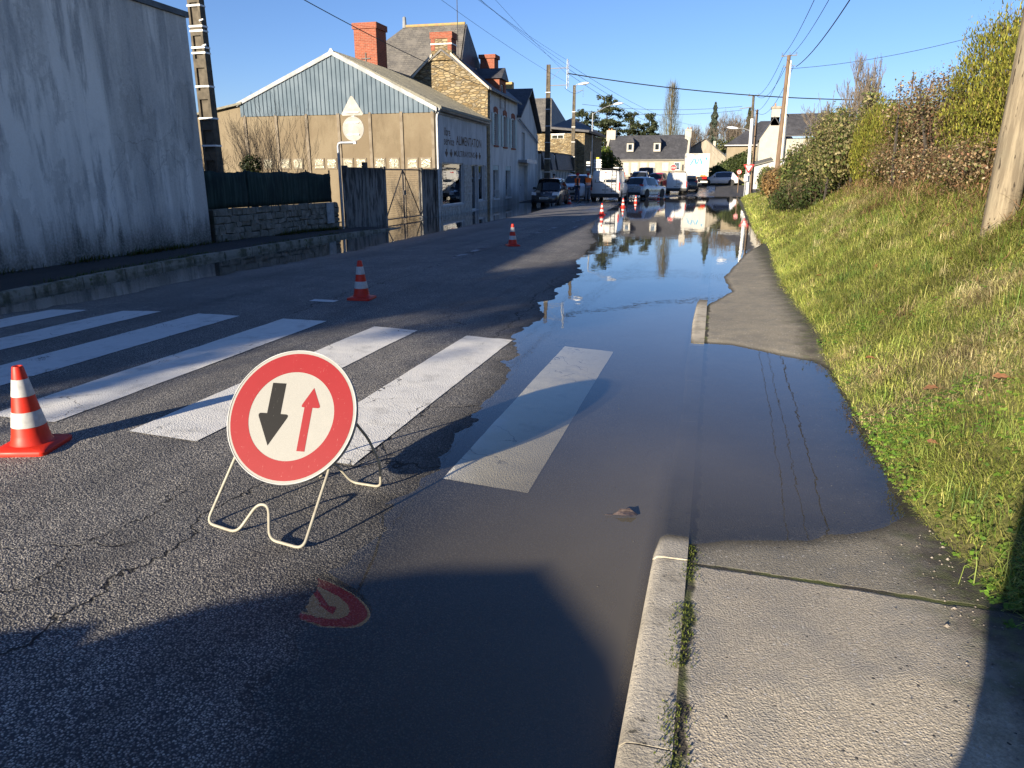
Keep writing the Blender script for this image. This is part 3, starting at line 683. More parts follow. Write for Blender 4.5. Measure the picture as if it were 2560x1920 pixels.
# roof planes
def slab(mb, a, b, c, d, th=.1):   # quad abcd thickened downwards
    return mb.hexa([Vector(p) - Vector((0, 0, th)) for p in (a, b, c, d)] + [Vector(p) for p in (a, b, c, d)])
slab(MB(), (RX, YG - .02, RZ + .1), (RX, YB, RZ + .1), (X0 - .2, YB, zl + .0), (X0 - .2, YG - .02, zl + .0)).build('roof', M_FIBRO, shop)
mb = MB(); N = 46
for i in range(N):     # corrugated right slope
    y0, y1 = YG - .02 + (YB - YG) * i / N, YG - .02 + (YB - YG) * (i + 1) / N; ym = (y0 + y1) / 2
    xe = X1 + .30 - .3 * (ym - 29) / 8
    for (p, q, dz) in ((y0, ym, .035), (ym, y1, 0)):
        mb.hexa([(RX, p, RZ + .02), (xe, p, zr - .02), (xe, q, zr - .02), (RX, q, RZ + .02), (RX, p, RZ + .11 + dz), (xe, p, zr + .06 + dz), (xe, q, zr + .06 + dz), (RX, q, RZ + .11 + dz)])
mb.build('roof_sheets', M_FIBRO, shop)
A = Fr((-11.32, 29.0), (-11.62, 37.0))
M_SHOPWALL = NT('grey_shop_render'); t = M_SHOPWALL; P = t.coord('Position'); n1 = t.noise(t.coord('Position', (1, 1, .35)), 2.2, 6, .6); g = t.noise(P, 40, 4)
c = t.mix(t.step(n1, .38, .64), (.46, .47, .48), (.34, .35, .36)); c = t.mix(.12, c, t.ramp(g, [(.3, .1), (.7, .9)]), 'OVERLAY')
t.bsdf(c, .9, 0, .2, t.bump(g, .4, .003)); M_SHOPWALL = t.m
win = [(.72, 3.85, .40, 2.2), (5.2, 6.3, .02, 2.17), (6.4, 7.5, .45, 2.17)]
A.wall('shop_wall', M_SHOPWALL, shop, .01, A.L, -.3, 4.28, win, .25)
M_INT = pm('dim_interior', (.10, .10, .10), (.06, .06, .065), 2, .9)
MB().prism([A.p(.3, -1.6, 0), A.p(7.8, -1.6, 0), A.p(7.8, -1.7, 0), A.p(.3, -1.7, 0)], (0, 0, 2.4)).build('interior', M_INT, shop)
M_GLASS = NT('window_glass'); t = M_GLASS; fr = t.n('Fresnel'); fr.inputs['IOR'].default_value = 1.7
gl = t.n('BsdfGlossy'); gl.inputs['Roughness'].default_value = .01; gl.inputs['Color'].default_value = (.95, .97, 1, 1); tr = t.n('BsdfTransparent'); tr.inputs['Color'].default_value = (.75, .8, .82, 1)
nz = t.noise(t.coord('Position'), 1.5, 2); t.l(t.bump(nz, .02, .1), gl.inputs['Normal'])
mx = t.n('MixShader'); t.l(t.math('ADD', t.math('MULTIPLY', fr.outputs[0], .9), .12, clamp=True), mx.inputs[0]); t.l(tr.outputs[0], mx.inputs[1]); t.l(gl.outputs[0], mx.inputs[2]); t.l(mx.outputs[0], t.out.inputs['Surface']); M_GLASS = t.m
M_FRAMEW = pm('white_frame_paint', (.62, .62, .60), (.5, .5, .49), 6, .5)
M_CURT = pm('pale_curtain', (.42, .46, .47), (.34, .38, .39), 2, .9)
def window(fr_, parent, a0, a1, z0, z1, depth=.12, frame=M_FRAMEW, mull=1, name='window', back=True, sill=None, fw=.05):
    mb = MB()
    fr_.box(mb, a0, a0 + fw, -depth - .04, -depth + .02, z0, z1); fr_.box(mb, a1 - fw, a1, -depth - .04, -depth + .02, z0, z1)
    fr_.box(mb, a0 + fw, a1 - fw, -depth - .04, -depth + .02, z0, z0 + fw); fr_.box(mb, a0 + fw, a1 - fw, -depth - .04, -depth + .02, z1 - fw, z1)
    for k in range(mull):
        am = a0 + (a1 - a0) * (k + 1) / (mull + 1); fr_.box(mb, am - .025, am + .025, -depth - .035, -depth + .015, z0 + fw, z1 - fw)
    o = mb.build(name, frame, parent)
    fr_.B('pane', M_GLASS, o, a0 + fw, a1 - fw, -depth - .012, -depth - .004, z0 + fw, z1 - fw)
    if back: fr_.B('curtain', M_CURT if back is True else back, o, a0 + .01, a1 - .01, -depth - .20, -depth - .16, z0 + .01, z1 - .01)
    if sill: fr_.B('sill', sill, o, a0 - .06, a1 + .06, -.02, .07, z0 - .09, z0 - .003, .008)
    return o
wa = window(A, shop, *[win[0][i] for i in (0, 1)], .40, 2.2, .10, mull=0, back=False); A.B('painted_reflection', pm('pale_reflection_tone', (.42, .52, .55), (.36, .46, .50), 1, .35), wa, .8, 3.8, -.16, -.135, .46, 1.75)  # pale sheet added behind the pane, stands in for the bright reflection
do = window(A, shop, 5.2, 6.3, .02, 2.17, .14, mull=0, name='door', back=False); MB().tube([A.p(5.42, -.06, .95), A.p(5.42, -.06, 1.35)], .02).build('handle', M_TRIM, do)
window(A, shop, 6.4, 7.5, .45, 2.17, .10, mull=0, back=False)
# crazy paving piers below and beside the windows
M_CRAZY = pm('pale_crazy_paving', (.42, .41, .37), (.28, .27, .25), 6, .9, .004)
cp = [(0.05, .66, -.1, 2.16), (3.9, 5.14, -.1, 2.16), (.66, 3.9, -.1, .36), (6.36, 7.9, -.1, .40), (7.56, 7.95, .4, 2.16)]
for (a0, a1, z0, z1) in cp:
    z = z0
    while z < z1 - .02:
        h = min(random.uniform(.22, .40), z1 - z); a = a0
        if z1 - z - h < .1: h = z1 - z
        while a < a1 - .01:
            w = min(random.uniform(.25, .5), a1 - a)
            if a1 - a - w < .12: w = a1 - a
            j = lambda: random.uniform(-.03, .03) if .1 < w else 0
            q = [(a + .008, z + .008 + max(0, j())), (a + w - .008, z + .008 + max(0, j())), (a + w - .008 + min(0, j()), z + h - .008), (a + .008 + max(0, j()), z + h - .008 + min(0, j()))]
            MB().prism([A.p(u, .002, v_) for u, v_ in q], A.n * random.uniform(.018, .028)).build('paving_stone', M_CRAZY, shop); a += w
        z += h
M_LETTER = pm('faded_brown_lettering', (.10, .065, .045), (.14, .10, .075), 9, .9)
A.text('lettering', 'libre', M_LETTER, shop, 1.12, 3.30, .85, .34); A.text('lettering', 'service', M_LETTER, shop, 1.08, 2.92, 1.42, .33)
A.text('lettering', 'ALIMENTATION', M_LETTER, shop, 2.8, 2.98, 4.13, .40); A.text('lettering', 'MULTIRAYONS', M_LETTER, shop, 2.45, 2.48, 3.28, .26)
for a in (1.38, 2.03, 6.06, 6.64):
    w = .17; pts = [(a, 2.42), (a + w, 2.56), (a + w, 2.66), (a + .06, 2.62), (a + .06, 2.76), (a - .06, 2.76), (a - .06, 2.62), (a - w, 2.66), (a - w, 2.56)]
    MB().prism([A.p(u, .002, z) for u, z in pts], A.n * .006).build('arrow_mark', M_LETTER, shop)
MB().tube([A.p(0, .16, 4.27), A.p(A.L, .16, 4.22)], .07, 10).build('gutter', M_TRIM, shop)
MB().tube([A.p(.18, .16, 4.25), A.p(.10, .06, 4.05), A.p(.06, .06, 3.9), A.p(.06, .06, 0)], .045, 8).build('downpipe', M_FRAMEW, shop)
A.B('fascia_board', M_COPING, shop, .0, A.L, .02, .06, 4.1, 4.24)
# lean-to to the left of the gable
AX = Fr((-23.6, 29.05), (-20.45, 29.05)); AX.B('annex_wall', M_BEIGE, shop, 0, AX.L - .002, -.3, 0, -.3, 4.18)
MB().prism([(-23.6, 29.05, 4.18), (-20.452, 29.05, 4.18), (-20.452, 29.05, 4.56)], (0, .3, 0)).build('annex_gable', M_BEIGE, shop)
slab(MB(), (-20.3, 28.85, 4.74), (-20.3, 35, 4.95), (-24, 35, 4.4), (-24, 28.85, 4.12), .09).build('annex_roof', M_FIBRO, shop)
for x in (-23.1, -22.4): AX.B('wall_post', M_BEIGEPOST, shop, x + 23.6 - .05, x + 23.6 + .05, .002, .04, -.2, 4.1)
# tall brick stack behind the ridge
M_BRICK = NT('red_brick'); t = M_BRICK; P = t.coord('Object'); X, Y, Z = t.xyz(P); cb = t.t.nodes.new('ShaderNodeCombineXYZ'); t.l(t.math('ADD', X, Y), cb.inputs[0]); t.l(Z, cb.inputs[1])
b = t.n('TexBrick'); t.l(cb.outputs[0], b.inputs['Vector']); b.inputs['Scale'].default_value = 1; b.inputs['Brick Width'].default_value = .22; b.inputs['Row Height'].default_value = .07; b.inputs['Mortar Size'].default_value = .008
t.setin(b.inputs['Color1'], (.27, .075, .042)); t.setin(b.inputs['Color2'], (.20, .056, .034)); t.setin(b.inputs['Mortar'], (.25, .15, .105))
t.bsdf(t.mix(.2, b.outputs['Color'], t.ramp(t.noise(P, 9, 5), [(.3, .1), (.7, .9)]), 'OVERLAY'), .9, 0, .2, t.bump(b.outputs['Fac'], -.5, .01)); M_BRICK = t.m
ck = MB(); ck.box(-17.1, -15.95, 33.6, 34.7, 4.6, 8.3).build('brick_stack', M_BRICK, shop); st = shop.children[-1]
MB().box(-17.16, -15.89, 33.54, 34.76, 8.3, 8.56).build('stack_crown', M_BRICK, st)
MB().box(-16.55, -16.51, 33.56, 33.6, 6.75, 7.25).build('tie_bar', M_BLACKPIPE, st); MB().box(-16.76, -16.30, 33.55, 33.598, 6.98, 7.02).build('tie_bar', M_BLACKPIPE, st)

# ---- stone house
M_RUBBLE = NT('golden_rubble_stone'); t = M_RUBBLE; P = t.coord('Object', (1, 1, 2.6)); v = t.n('TexVoronoi'); v.feature = 'F1'; v.inputs['Scale'].default_value = 3.6; t.l(P, v.inputs['Vector'])
v2 = t.n('TexVoronoi'); v2.feature = 'DISTANCE_TO_EDGE'; v2.inputs['Scale'].default_value = 3.6; t.l(P, v2.inputs['Vector'])
rc = t.xyz(v.outputs['Color']); c = t.ramp(rc[0], [(0, (.15, .108, .055)), (.4, (.26, .195, .105)), (.75, (.33, .265, .158)), (1, (.19, .16, .115))])
c = t.mix(t.step(v2.outputs['Distance'], .09, .02), c, (.14, .115, .075)); t.bsdf(c, .95, 0, .2, t.bump(t.step(v2.outputs['Distance'], 0, .15), .8, .05)); M_RUBBLE = t.m
M_HOUSEW = NT('pale_house_render'); t = M_HOUSEW; P = t.coord('Position'); n1 = t.noise(t.coord('Position', (1, 1, .3)), 1.6, 6, .6); g = t.noise(P, 35, 4)
c = t.mix(t.step(n1, .4, .64), (.56, .56, .54), (.43, .43, .42)); c = t.mix(t.step(t.xyz(P)[2], .9, .1), c, t.mix(1.0, c, (.6, .6, .58), 'MULTIPLY')); t.bsdf(c, .93, 0, .2, t.bump(g, .4, .003)); M_HOUSEW = t.m
hs = thing('stone_gable_house', 'tall house with golden rubble stone gable, brick dressed windows and slate roofs', 'house', (-15, 41, 0))
B = Fr((-11.62, 37.02), (-12.05, 44.7)); EV = 5.95; apx, apz = -13.95, 7.75
gp = [(-17.2, 37.02, -.3), (-11.62, 37.02, -.3), (-11.55, 37.02, EV - .05), (apx + .45, 37.02, apz), (apx - .45, 37.02, apz), (-17.2, 37.02, 5.4)]
MB().prism(gp, (0, .4, 0)).build('gable_wall', M_RUBBLE, hs)
ups = [(1.55, 2.4, 3.25, 4.85), (3.78, 4.62, 3.25, 4.85), (5.95, 6.85, 3.25, 4.85)]; gr = [(1.35, 2.6, .45, 2.2), (4.4, 5.75, .45, 2.2)]
B.wall('street_wall', M_HOUSEW, hs, .42, B.L, -.3, EV - .05, ups + gr, .3)
M_SHUT = pm('pale_green_shutter', (.42, .50, .48), (.34, .42, .40), 5, .7)
for (a0, a1, z0, z1) in ups:
    w = window(B, hs, a0, a1, z0, z1, .16, mull=1, sill=M_BRICK, back=pm('maroon_blind', (.07, .02, .02), (.05, .015, .015), 5))
    mb = MB()
    for k in range(14): B.box(mb, a0 + .05, a1 - .05, -.14, -.11 + .004, z0 + .06 + k * .11, z0 + .15 + k * .11)
    mb.build('slat_blind', pm('maroon_slats', (.09, .022, .02), (.06, .018, .018), 5, .6), w)
    for (u0, u1) in ((a0 - .5, a0 - .04), (a1 + .04, a1 + .5)):
        B.B('shutter', M_SHUT, w, u0, u1, .012, .05, z0 - .02, z1 + .02, .006)
    for k in range(7):    # brick arch
        aa = a0 - .06 + (a1 - a0 + .12) * (k + .5) / 7; zz = z1 + .03 + .09 * (1 - ((k - 3) / 3.2) ** 2)
        MB().prism([B.p(aa - .055, .003, zz - .03), B.p(aa + .055, .003, zz - .03), B.p(aa + .065, .003, zz + .24), B.p(aa - .065, .003, zz + .24)], B.n * .025).build('arch_brick', M_BRICK, w)
M_RAIL = pm('pale_iron_rail', (.4, .42, .42), (.3, .3, .3), 5, .5)
for (a0, a1, z0, z1) in gr:
    w = window(B, hs, a0, a1, z0, z1, .18, mull=1, sill=M_FRAMEW, back=True)
    mb = MB(); mb.tube([B.p(a0, .05, z0 + .42), B.p(a1, .05, z0 + .42)], .014, 6); mb.tube([B.p(a0, .05, z0 + .12), B.p(a1, .05, z0 + .12)], .010, 6)
    for k in range(9): aa = a0 + (a1 - a0) * k / 8; mb.tube([B.p(aa, .05, z0 + .10), B.p(aa, .05, z0 + .42)], .007, 5)
    mb.tube([B.p(a0 + .01, -.02, z0 + .42), B.p(a0 + .01, .05, z0 + .42)], .01, 5); mb.build('window_rail', M_RAIL, w)
    B.B('shutter_box', M_SHUT, w, a0 + .02, a1 - .02, -.13, -.02, z1 - .25, z1 - .006)
ye = 44.75
slab(MB(), (apx, 36.85, apz + .08), (-11.3, 36.85, EV - .06), (-11.78, ye, EV - .06), (apx - .3, ye, apz + .08), .10).build('roof', M_SLATED, hs)
slab(MB(), (apx, 36.85, apz + .075), (apx, 38.6, apz + .075), (-17.3, 38.6, 5.45), (-17.3, 36.85, 5.45), .10).build('roof', M_SLATE, hs)
for (x0_, z0_, x1_, z1_) in ((apx + .5, apz - .24, -11.42, EV - .12), (apx - .5, apz - .27, -16.4, 5.72)):
    MB().prism([(x0_, 36.82, z0_), (x1_, 36.82, z1_), (x1_, 36.82, z1_ + .13), (x0_, 36.82, z0_ + .13)], (0, .045, 0)).build('verge_board', pm('pale_verge', (.5, .46, .38)), hs)
chm = MB().box(apx - .55, apx + .55, 36.9, 37.6, 7.3, 8.30).build('chimney', M_RUBBLE, hs)
for xx in (-.55, .35): MB().box(apx + xx - .004, apx + xx + .204, 36.88, 37.62, 7.75, 8.30).build('brick_quoin', M_BRICK, chm)
MB().box(apx - .60, apx + .60, 36.86, 37.64, 8.30, 8.60).build('chimney_head', M_BRICK, chm); MB().box(apx - .58, apx + .58, 36.872, 37.63, 8.02, 8.08).build('band', M_FRAMEW, chm)
MB().tube([(apx + .75, 37.3, 7.4), (apx + .75, 37.3, 10.2)], .02, 6).build('aerial', M_BLACKPIPE, hs)
# great hipped roof behind
rl, rr, ry = (-17.85, 41.4, 9.82), (-14.2, 41.4, 9.80), 41.4
mb = MB(); mb.add([rl, rr, (-13.65, 37.9, 5.5), (-22.8, 37.9, 5.5), (-22.8, 45, 5.5), (-13.65, 45, 5.5)], [(0, 3, 2, 1), (0, 1, 5, 4), (0, 4, 3), (2, 3, 4, 5)]); mb.build('great_roof', M_SLATE, hs)
MB().prism([(-14.15, 41.4, 9.78), (-13.6, 37.9, 5.5), (-13.6, 45, 5.5)], (.06, 0, 0)).build('slate_hung_gable', M_SLATED, hs)
MB().box(-22.5, -14.0, 38.1, 44.8, -.3, 5.6).build('rear_wall', M_RUBBLE, hs)
MB().lathe([(.13, 9.75), (.10, 10.3), (.02, 10.36)], 8, (-17.85, 41.4, 0)).build('finial', M_TRIM, hs)
MB().tube([(rl[0], ry, rl[2] + .02), (rr[0], ry, rr[2] + .02)], .08, 8).build('ridge_tiles', pm('terracotta_ridge', (.32, .2, .1), (.3, .26, .1), 5), hs)
c2_ = MB().box(-13.6, -12.75, 42.2, 43.0, 6.6, 8.1).build('chimney', M_BRICK, hs); MB().box(-13.68, -12.67, 42.12, 43.08, 8.1, 8.3).build('chimney_head', M_BRICK, c2_)
# brick dormer facing the street
d0, d1 = 2.9, 4.5
dm = B.wall('dormer', M_BRICK, hs, d0, d1, EV - .75, 6.75, [(3.3, 4.1, 5.3, 6.5)], 1.2); window(B, dm, 3.3, 4.1, 5.3, 6.5, .1, mull=1, back=pm('maroon_blind2', (.07, .02, .02)))
mb = MB(); mb.prism([B.p(d0 - .15, .15, 6.72), B.p((d0 + d1) / 2, .15, 7.35), B.p(d1 + .15, .15, 6.72)], -B.n * 2.6); mb.build('dormer_roof', M_SLATED, dm)
MB().tube([B.p(.4, .22, EV - .05), B.p(B.L, .22, EV - .10)], .06, 8).build('gutter', M_COPING, hs); MB().tube([B.p(.5, .06, EV - .1), B.p(.5, .06, 0)], .04, 8).build('downpipe', M_FRAMEW, hs)

# ---- white gable-fronted house
Cf = Fr((-12.07, 44.78), (-12.4, 51.3))
wg = thing('gable_fronted_house', 'plain white house with its gable to the street and a canopy over the door', 'house', (-15, 48, 0))
holes = [(1.25, 2.3, 2.65, 4.3), (.5, 3.2, .1, 2.3)]
Cf.wall('street_wall', M_HOUSEW, wg, 0, Cf.L, -.3, 4.6, holes, .3, top=[(0, 4.6), (Cf.L, 4.6), (Cf.L, 4.62), (3.3, 6.75), (0, 5.2)])
Cf.B('shutter_panel', pm('grey_shutter', (.34, .36, .37), (.28, .29, .30), 4), wg, 1.25, 2.3, -.16, -.1, 2.65, 4.3)
dr = Cf.B('garage_door', pm('pale_garage_door', (.40, .41, .41), (.33, .34, .34), 3), wg, .5, 3.2, -.26, -.2, .1, 2.3); Cf.B('handle', M_BLACKPIPE, dr, 1.75, 1.95, -.198, -.18, 1.05, 1.1)
cn = Cf.B('canopy', M_TRIM, wg, .2, 3.6, .002, .55, 2.46, 2.62)
for k in range(10): Cf.B('canopy_slat', M_FRAMEW, cn, .25 + k * .33, .25 + k * .33 + .25, .552, .57, 2.42, 2.66)
for (p, q) in (((-.3, 5.05), (3.3, 6.98)), ((Cf.L + .25, 4.5), (3.3, 6.98))):
    a, b = Vector(Cf.p(p[0], .3, p[1])), Vector(Cf.p(q[0], .3, q[1])); n_ = -Cf.n * 9
    MB().hexa([a, a + n_, b + n_, b, a + Vector((0, 0, .12)), a + n_ + Vector((0, 0, .12)), b + n_ + Vector((0, 0, .12)), b + Vector((0, 0, .12))]).build('roof', M_SLATED, wg)
Cf2 = Fr((-12.4, 51.3), (-21, 50.9)); Cf2.B('side_wall', M_HOUSEW, wg, .303, 8, -.3, 0, -.3, 4.4); Fr((-21, 44.9), (-12.37, 44.79)).B('side_wall', M_HOUSEW, wg, 0, 8.3, -.3, 0, -.3, 4.9)
MB().tube([Cf.p(.1, .12, 5.0), Cf.p(6.2, .12, 3.9)], .05, 8).build('diagonal_pipe', M_TRIM, wg); MB().tube([Cf.p(6.3, .06, 4.4), Cf.p(6.3, .06, 0)], .04, 8).build('downpipe', M_FRAMEW, wg)
cc = MB().box(-14.2, -13.7, 49.4, 49.9, 5.6, 7.7).build('chimney', pm('ochre_pot', (.45, .3, .12)), wg)

# ---- low tiled garages beyond
lo = thing('low_garage_row', 'low row of garages with dark hung tiles along the roof edge', 'building', (-14, 58, 0))
L_ = Fr((-12.45, 52.6), (-12.2, 63.0))
L_.wall('wall', M_HOUSEW, lo, 0, L_.L, -.3, 3.2, [(.6 + 1.05 * k, 1.3 + 1.05 * k, .3, 2.0) for k in range(9)], .3)
for k in range(9): window(L_, lo, .6 + 1.05 * k, 1.3 + 1.05 * k, .3, 2.0, .1, mull=0, back=M_INT)
for (a0, a1) in ((.2, 2.0), (2.6, 4.0), (4.5, 10.2)):
    mb = MB(); n = int((a1 - a0) / .16)
    for r in range(6):
        for k in range(n):
            mb.hexa([L_.p(a0 + k * .16, .30 - .045 * r, 2.1 + r * .21), L_.p(a0 + k * .16, .02, 2.1 + r * .21), L_.p(a0 + k * .16 + .15, .02, 2.1 + r * .21), L_.p(a0 + k * .16 + .15, .30 - .045 * r, 2.1 + r * .21),
                     L_.p(a0 + k * .16, .255 - .045 * r, 2.33 + r * .21), L_.p(a0 + k * .16, .02, 2.33 + r * .21), L_.p(a0 + k * .16 + .15, .02, 2.33 + r * .21), L_.p(a0 + k * .16 + .15, .255 - .045 * r, 2.33 + r * .21)])
    tag(mb.build('hung_tiles', M_SLATED, lo), None, None, kind='stuff')
MB().prism([L_.p(-.1, .05, 3.3), L_.p(L_.L, .05, 3.3), L_.p(L_.L, -7, 3.5), L_.p(-.1, -7, 3.5)], (0, 0, .1)).build('roof', M_ROOFDARK, lo)

# ---- stone building with hipped roof further on
so = thing('stone_hip_house', 'ochre stone house with steep hipped slate roof beyond the garages', 'house', (-15, 70, 0))
MB().box(-20, -11.6, 66, 76, 0, 5.3).build('wall', M_RUBBLE, so); MB().box(-21, -12.3, 64.2, 65.98, 0, 4.8).build('yard_wall', M_RUBBLE, so)
mb = MB(); mb.add([(-16.9, 69, 8.6), (-15.3, 69, 8.6), (-14.3, 66, 7.4), (-21, 65.8, 5.5), (-14.6, 65.8, 5.5), (-14.3, 76.2, 5.5), (-21, 76.2, 5.5)], [(0, 3, 4, 1), (1, 4, 5), (0, 1, 5, 6), (0, 6, 3), (3, 6, 5, 4)]); mb.build('roof', M_SLATE, so)
mb = MB(); mb.add([(-14.7, 65.8, 5.7), (-11.2, 65.7, 5.35), (-11.2, 76, 5.35), (-14.7, 76, 7.2)], [(0, 1, 2, 3)]); o = mb.build('low_roof', M_SLATED, so); o.modifiers.new('t', 'SOLIDIFY').thickness = .18
S_ = Fr((-20, 66), (-11.6, 66)); window(S_, so, 5.4, 6.5, 4.85, 5.2, -.03, mull=1, back=False); S_.B('lintel', M_FRAMEW, so, 5.3, 6.6, .0, .03, 5.24, 5.3)
# ================================================================ FAR BUILDINGS
def hz(y): return float(hill(np.array(y)))
M_CREAM = pm('cream_house_render', (.32, .29, .23), (.28, .25, .195), 1.2, .93, .003)
M_GREYR = pm('grey_lime_render', (.31, .275, .215), (.23, .20, .155), 2.0, .93, .003, stretch=(1, 1, .25))
M_BEIGE2 = pm('beige_render', (.25, .21, .145), (.215, .178, .12), 1.0, .93)
M_WHITER = pm('white_render', (.40, .375, .32), (.365, .34, .29), 1.5, .93)
M_SHUTW = pm('white_shutter', (.44, .41, .35), (.38, .355, .30), 3, .7)
b0 = hz(112)
fh = thing('long_cream_house', 'long low cream house with slate roof and two dormers closing the street', 'house', (-10, 112, b0))
H = Fr((-16.0, 110), (-4.3, 110))
wins = [(2.35, 3.35, 1.9, 3.6), (3.65, 4.65, 1.9, 3.6), (4.95, 5.95, 1.9, 3.6), (6.25, 7.15, 1.9, 3.6), (8.1, 9.1, 2.4, 3.6), (9.8, 10.7, 2.5, 3.6)]
H.wall('wall', M_CREAM, fh, 0, H.L, b0 - .5, 4.0, wins, .3)
for i, w in enumerate(wins):
    if i < 5: H.B('shutter', M_SHUTW, fh, w[0] + .02, w[1] - .02, -.15, -.06, w[2], w[3])
    else: window(H, fh, *w, .1, mull=0, back=False, fw=.1)
H.B('sill_band', M_GREYR, fh, 7.9, 11, .0, .08, 2.22, 2.36)
H.B('eave_band', M_WHITER, fh, -.1, H.L + .1, .0, .35, 3.86, 4.02)
rz = 7.55
slab(MB(), (-16.2, 109.6, 4.06), (-4.1, 109.6, 4.06), (-4.9, 114.2, rz), (-16.2, 114.2, rz), .12).build('roof', M_SLATED, fh)
slab(MB(), (-16.2, 114.2, rz), (-4.9, 114.2, rz), (-4.1, 118.6, 4.06), (-16.2, 118.6, 4.06), .12).build('roof', M_SLATED, fh)
for x in (-16.35, -4.5):
    MB().prism([(x, 109.5, b0 - .4), (x, 118.7, b0 - .4), (x, 118.7, 4.2), (x, 114.2, rz + .15), (x, 109.5, 4.2)], (.32, 0, 0)).build('gable_wall', M_WHITER, fh)
for x, w in ((-16.6, 1.35), (-5.0, .9)):
    c_ = MB().box(x, x + w, 113.4, 114.6, rz - .8, rz + .75).build('chimney', M_WHITER, fh)
    for k in range(2): MB().lathe([(.11, rz + .75), (.09, rz + 1.0)], 8, (x + .3 + k * .4, 114, 0)).build('chimney_pot', pm('clay_pot', (.4, .2, .1)), c_)
for x in (-12.65, -8.75):
    D_ = Fr((x - .5, 110.6), (x + .5, 110.6))
    d_ = D_.wall('dormer', M_WHITER, fh, 0, 1.0, 5.1, 6.35, [(.17, .83, 5.3, 6.2)], 1.5); window(D_, d_, .17, .83, 5.3, 6.2, .08, mull=0, back=M_INT, fw=.06)
    MB().prism([(x - .62, 110.35, 6.36), (x + .62, 110.35, 6.36), (x + .3, 110.9, 7.05), (x - .3, 110.9, 7.05)], (0, 3, 0)).build('dormer_roof', M_SLATED, d_)
H.B('railing', M_RAIL, fh, 2.2, 7.2, 1.2, 1.25, 1.8, 1.86)

gg = thing('grey_gable_house', 'grey weathered gabled house behind the lorry', 'house', (-2, 118, hz(118)))
MB().prism([(-5.3, 117, .5), (1.3, 117, .5), (1.3, 117, 4.2), (-2.14, 117, 7.05), (-5.3, 117, 5.0)], (0, .4, 0)).build('gable_wall', M_GREYR, gg)
for p, q in (((-2.14, 7.2), (1.7, 4.05)), ((-2.14, 7.2), (-6, 4.7))): slab(MB(), (p[0], 116.7, p[1]), (p[0], 127, p[1]), (q[0], 127, q[1]), (q[0], 116.7, q[1]), .14).build('roof', M_SLATED, gg)
MB().box(-5.2, 1.2, 117.42, 126, .5, 4.1).build('wall', M_GREYR, gg); Fr((-5.3, 117), (1.3, 117)).B('window', M_INT, gg, 4.9, 5.5, .003, .02, 2.3, 3.3)
MB().box(-1.0, -.6, 123, 124, 5, 7.0).build('chimney', M_WHITER, gg)

be = thing('beige_hip_house', 'beige house with dark hipped slate roof behind the ivy wall', 'house', (5, 100, hz(100)))
MB().box(.95, 9, 98, 108, .5, 5.4).build('wall', M_BEIGE2, be)
mb = MB(); mb.add([(4.9, 103, 8.5), (7, 103, 8.5), (.6, 97.6, 5.36), (9.3, 97.6, 5.36), (9.3, 108.4, 5.36), (.6, 108.4, 5.36)], [(0, 2, 3, 1), (1, 3, 4), (0, 1, 4, 5), (0, 5, 2), (2, 5, 4, 3)]); mb.build('roof', M_SLATED, be)
MB().tube([(.6, 97.55, 5.34), (9.3, 97.55, 5.34)], .07, 6).build('gutter', M_FRAMEW, be)

wh = thing('white_gable_house', 'white gabled house with tall chimney behind the wooden pole', 'house', (6, 93, hz(93)))
MB().prism([(4.4, 91, .5), (7.2, 91, .5), (7.2, 91, 6.12), (6.35, 91, 7.36), (6.35, 91, 8.1), (5.45, 91, 8.1), (5.45, 91, 7.56), (4.4, 91, 5.85)], (0, .4, 0)).build('gable_wall', M_WHITER, wh)
MB().box(4.5, 13, 91.42, 97, .5, 5.8).build('wall', M_WHITER, wh)
slab(MB(), (4.3, 90.9, 5.75), (5.8, 90.9, 8.2), (5.8, 97, 8.2), (4.3, 97, 5.75), .12).build('roof', M_SLATED, wh)
slab(MB(), (5.82, 90.9, 8.2), (7.35, 90.9, 6.0), (7.35, 97, 6.0), (5.82, 97, 8.2), .12).build('roof', M_SLATED, wh)
slab(MB(), (6.6, 90.6, 6.1), (14, 90.6, 6.1), (14, 94, 8.65), (6.6, 94, 8.65), .12).build('roof', M_SLATED, wh)
c_ = MB().box(5.45, 6.35, 91.0, 91.8, 7.2, 9.0).build('chimney', M_WHITER, wh); MB().box(5.35, 6.45, 90.9, 91.9, 9.0, 9.25).build('chimney_head', M_GREYR, c_); MB().lathe([(.1, 9.25), (.08, 9.6)], 8, (5.8, 91.4, 0)).build('chimney_pot', pm('clay_pot2', (.4, .2, .1)), c_)
sh = thing('white_shed', 'small white shed with mossy low roof behind the road signs', 'shed', (5, 80, hz(80)))
MB().prism([(3.5, 79, .2), (7.5, 79, .2), (7.5, 79, 2.9), (5.2, 79, 3.1), (3.5, 79, 2.65)], (0, 3, 0)).build('wall', pm('bright_white_render', (.48, .47, .45)), sh)
slab(MB(), (3.3, 78.7, 2.68), (5.3, 78.7, 3.22), (5.3, 82.5, 3.55), (3.3, 82.5, 3.0), .08).build('roof', M_FIBRO, sh)
bp = thing('hidden_house_gable', 'white house chimney rising over the hedge', 'house', (8.6, 21, 2.2))
MB().box(8.2, 11, 24, 30, 1.0, 3.4).build('wall', M_WHITER, bp); MB().prism([(8.0, 23.8, 3.4), (11.2, 23.8, 3.4), (9.6, 23.8, 4.1)], (0, 6, 0)).build('roof', M_SLATED, bp)
c_ = MB().box(8.25, 8.95, 24.2, 24.9, 3.3, 4.35).build('chimney', M_WHITER, bp); MB().box(8.2, 9.0, 24.15, 24.95, 4.35, 4.5).build('chimney_head', M_BEIGE2, c_)
yw = thing('garden_wall', 'low beige garden wall under the ivy by the junction', 'wall', (1.5, 92, hz(92)))
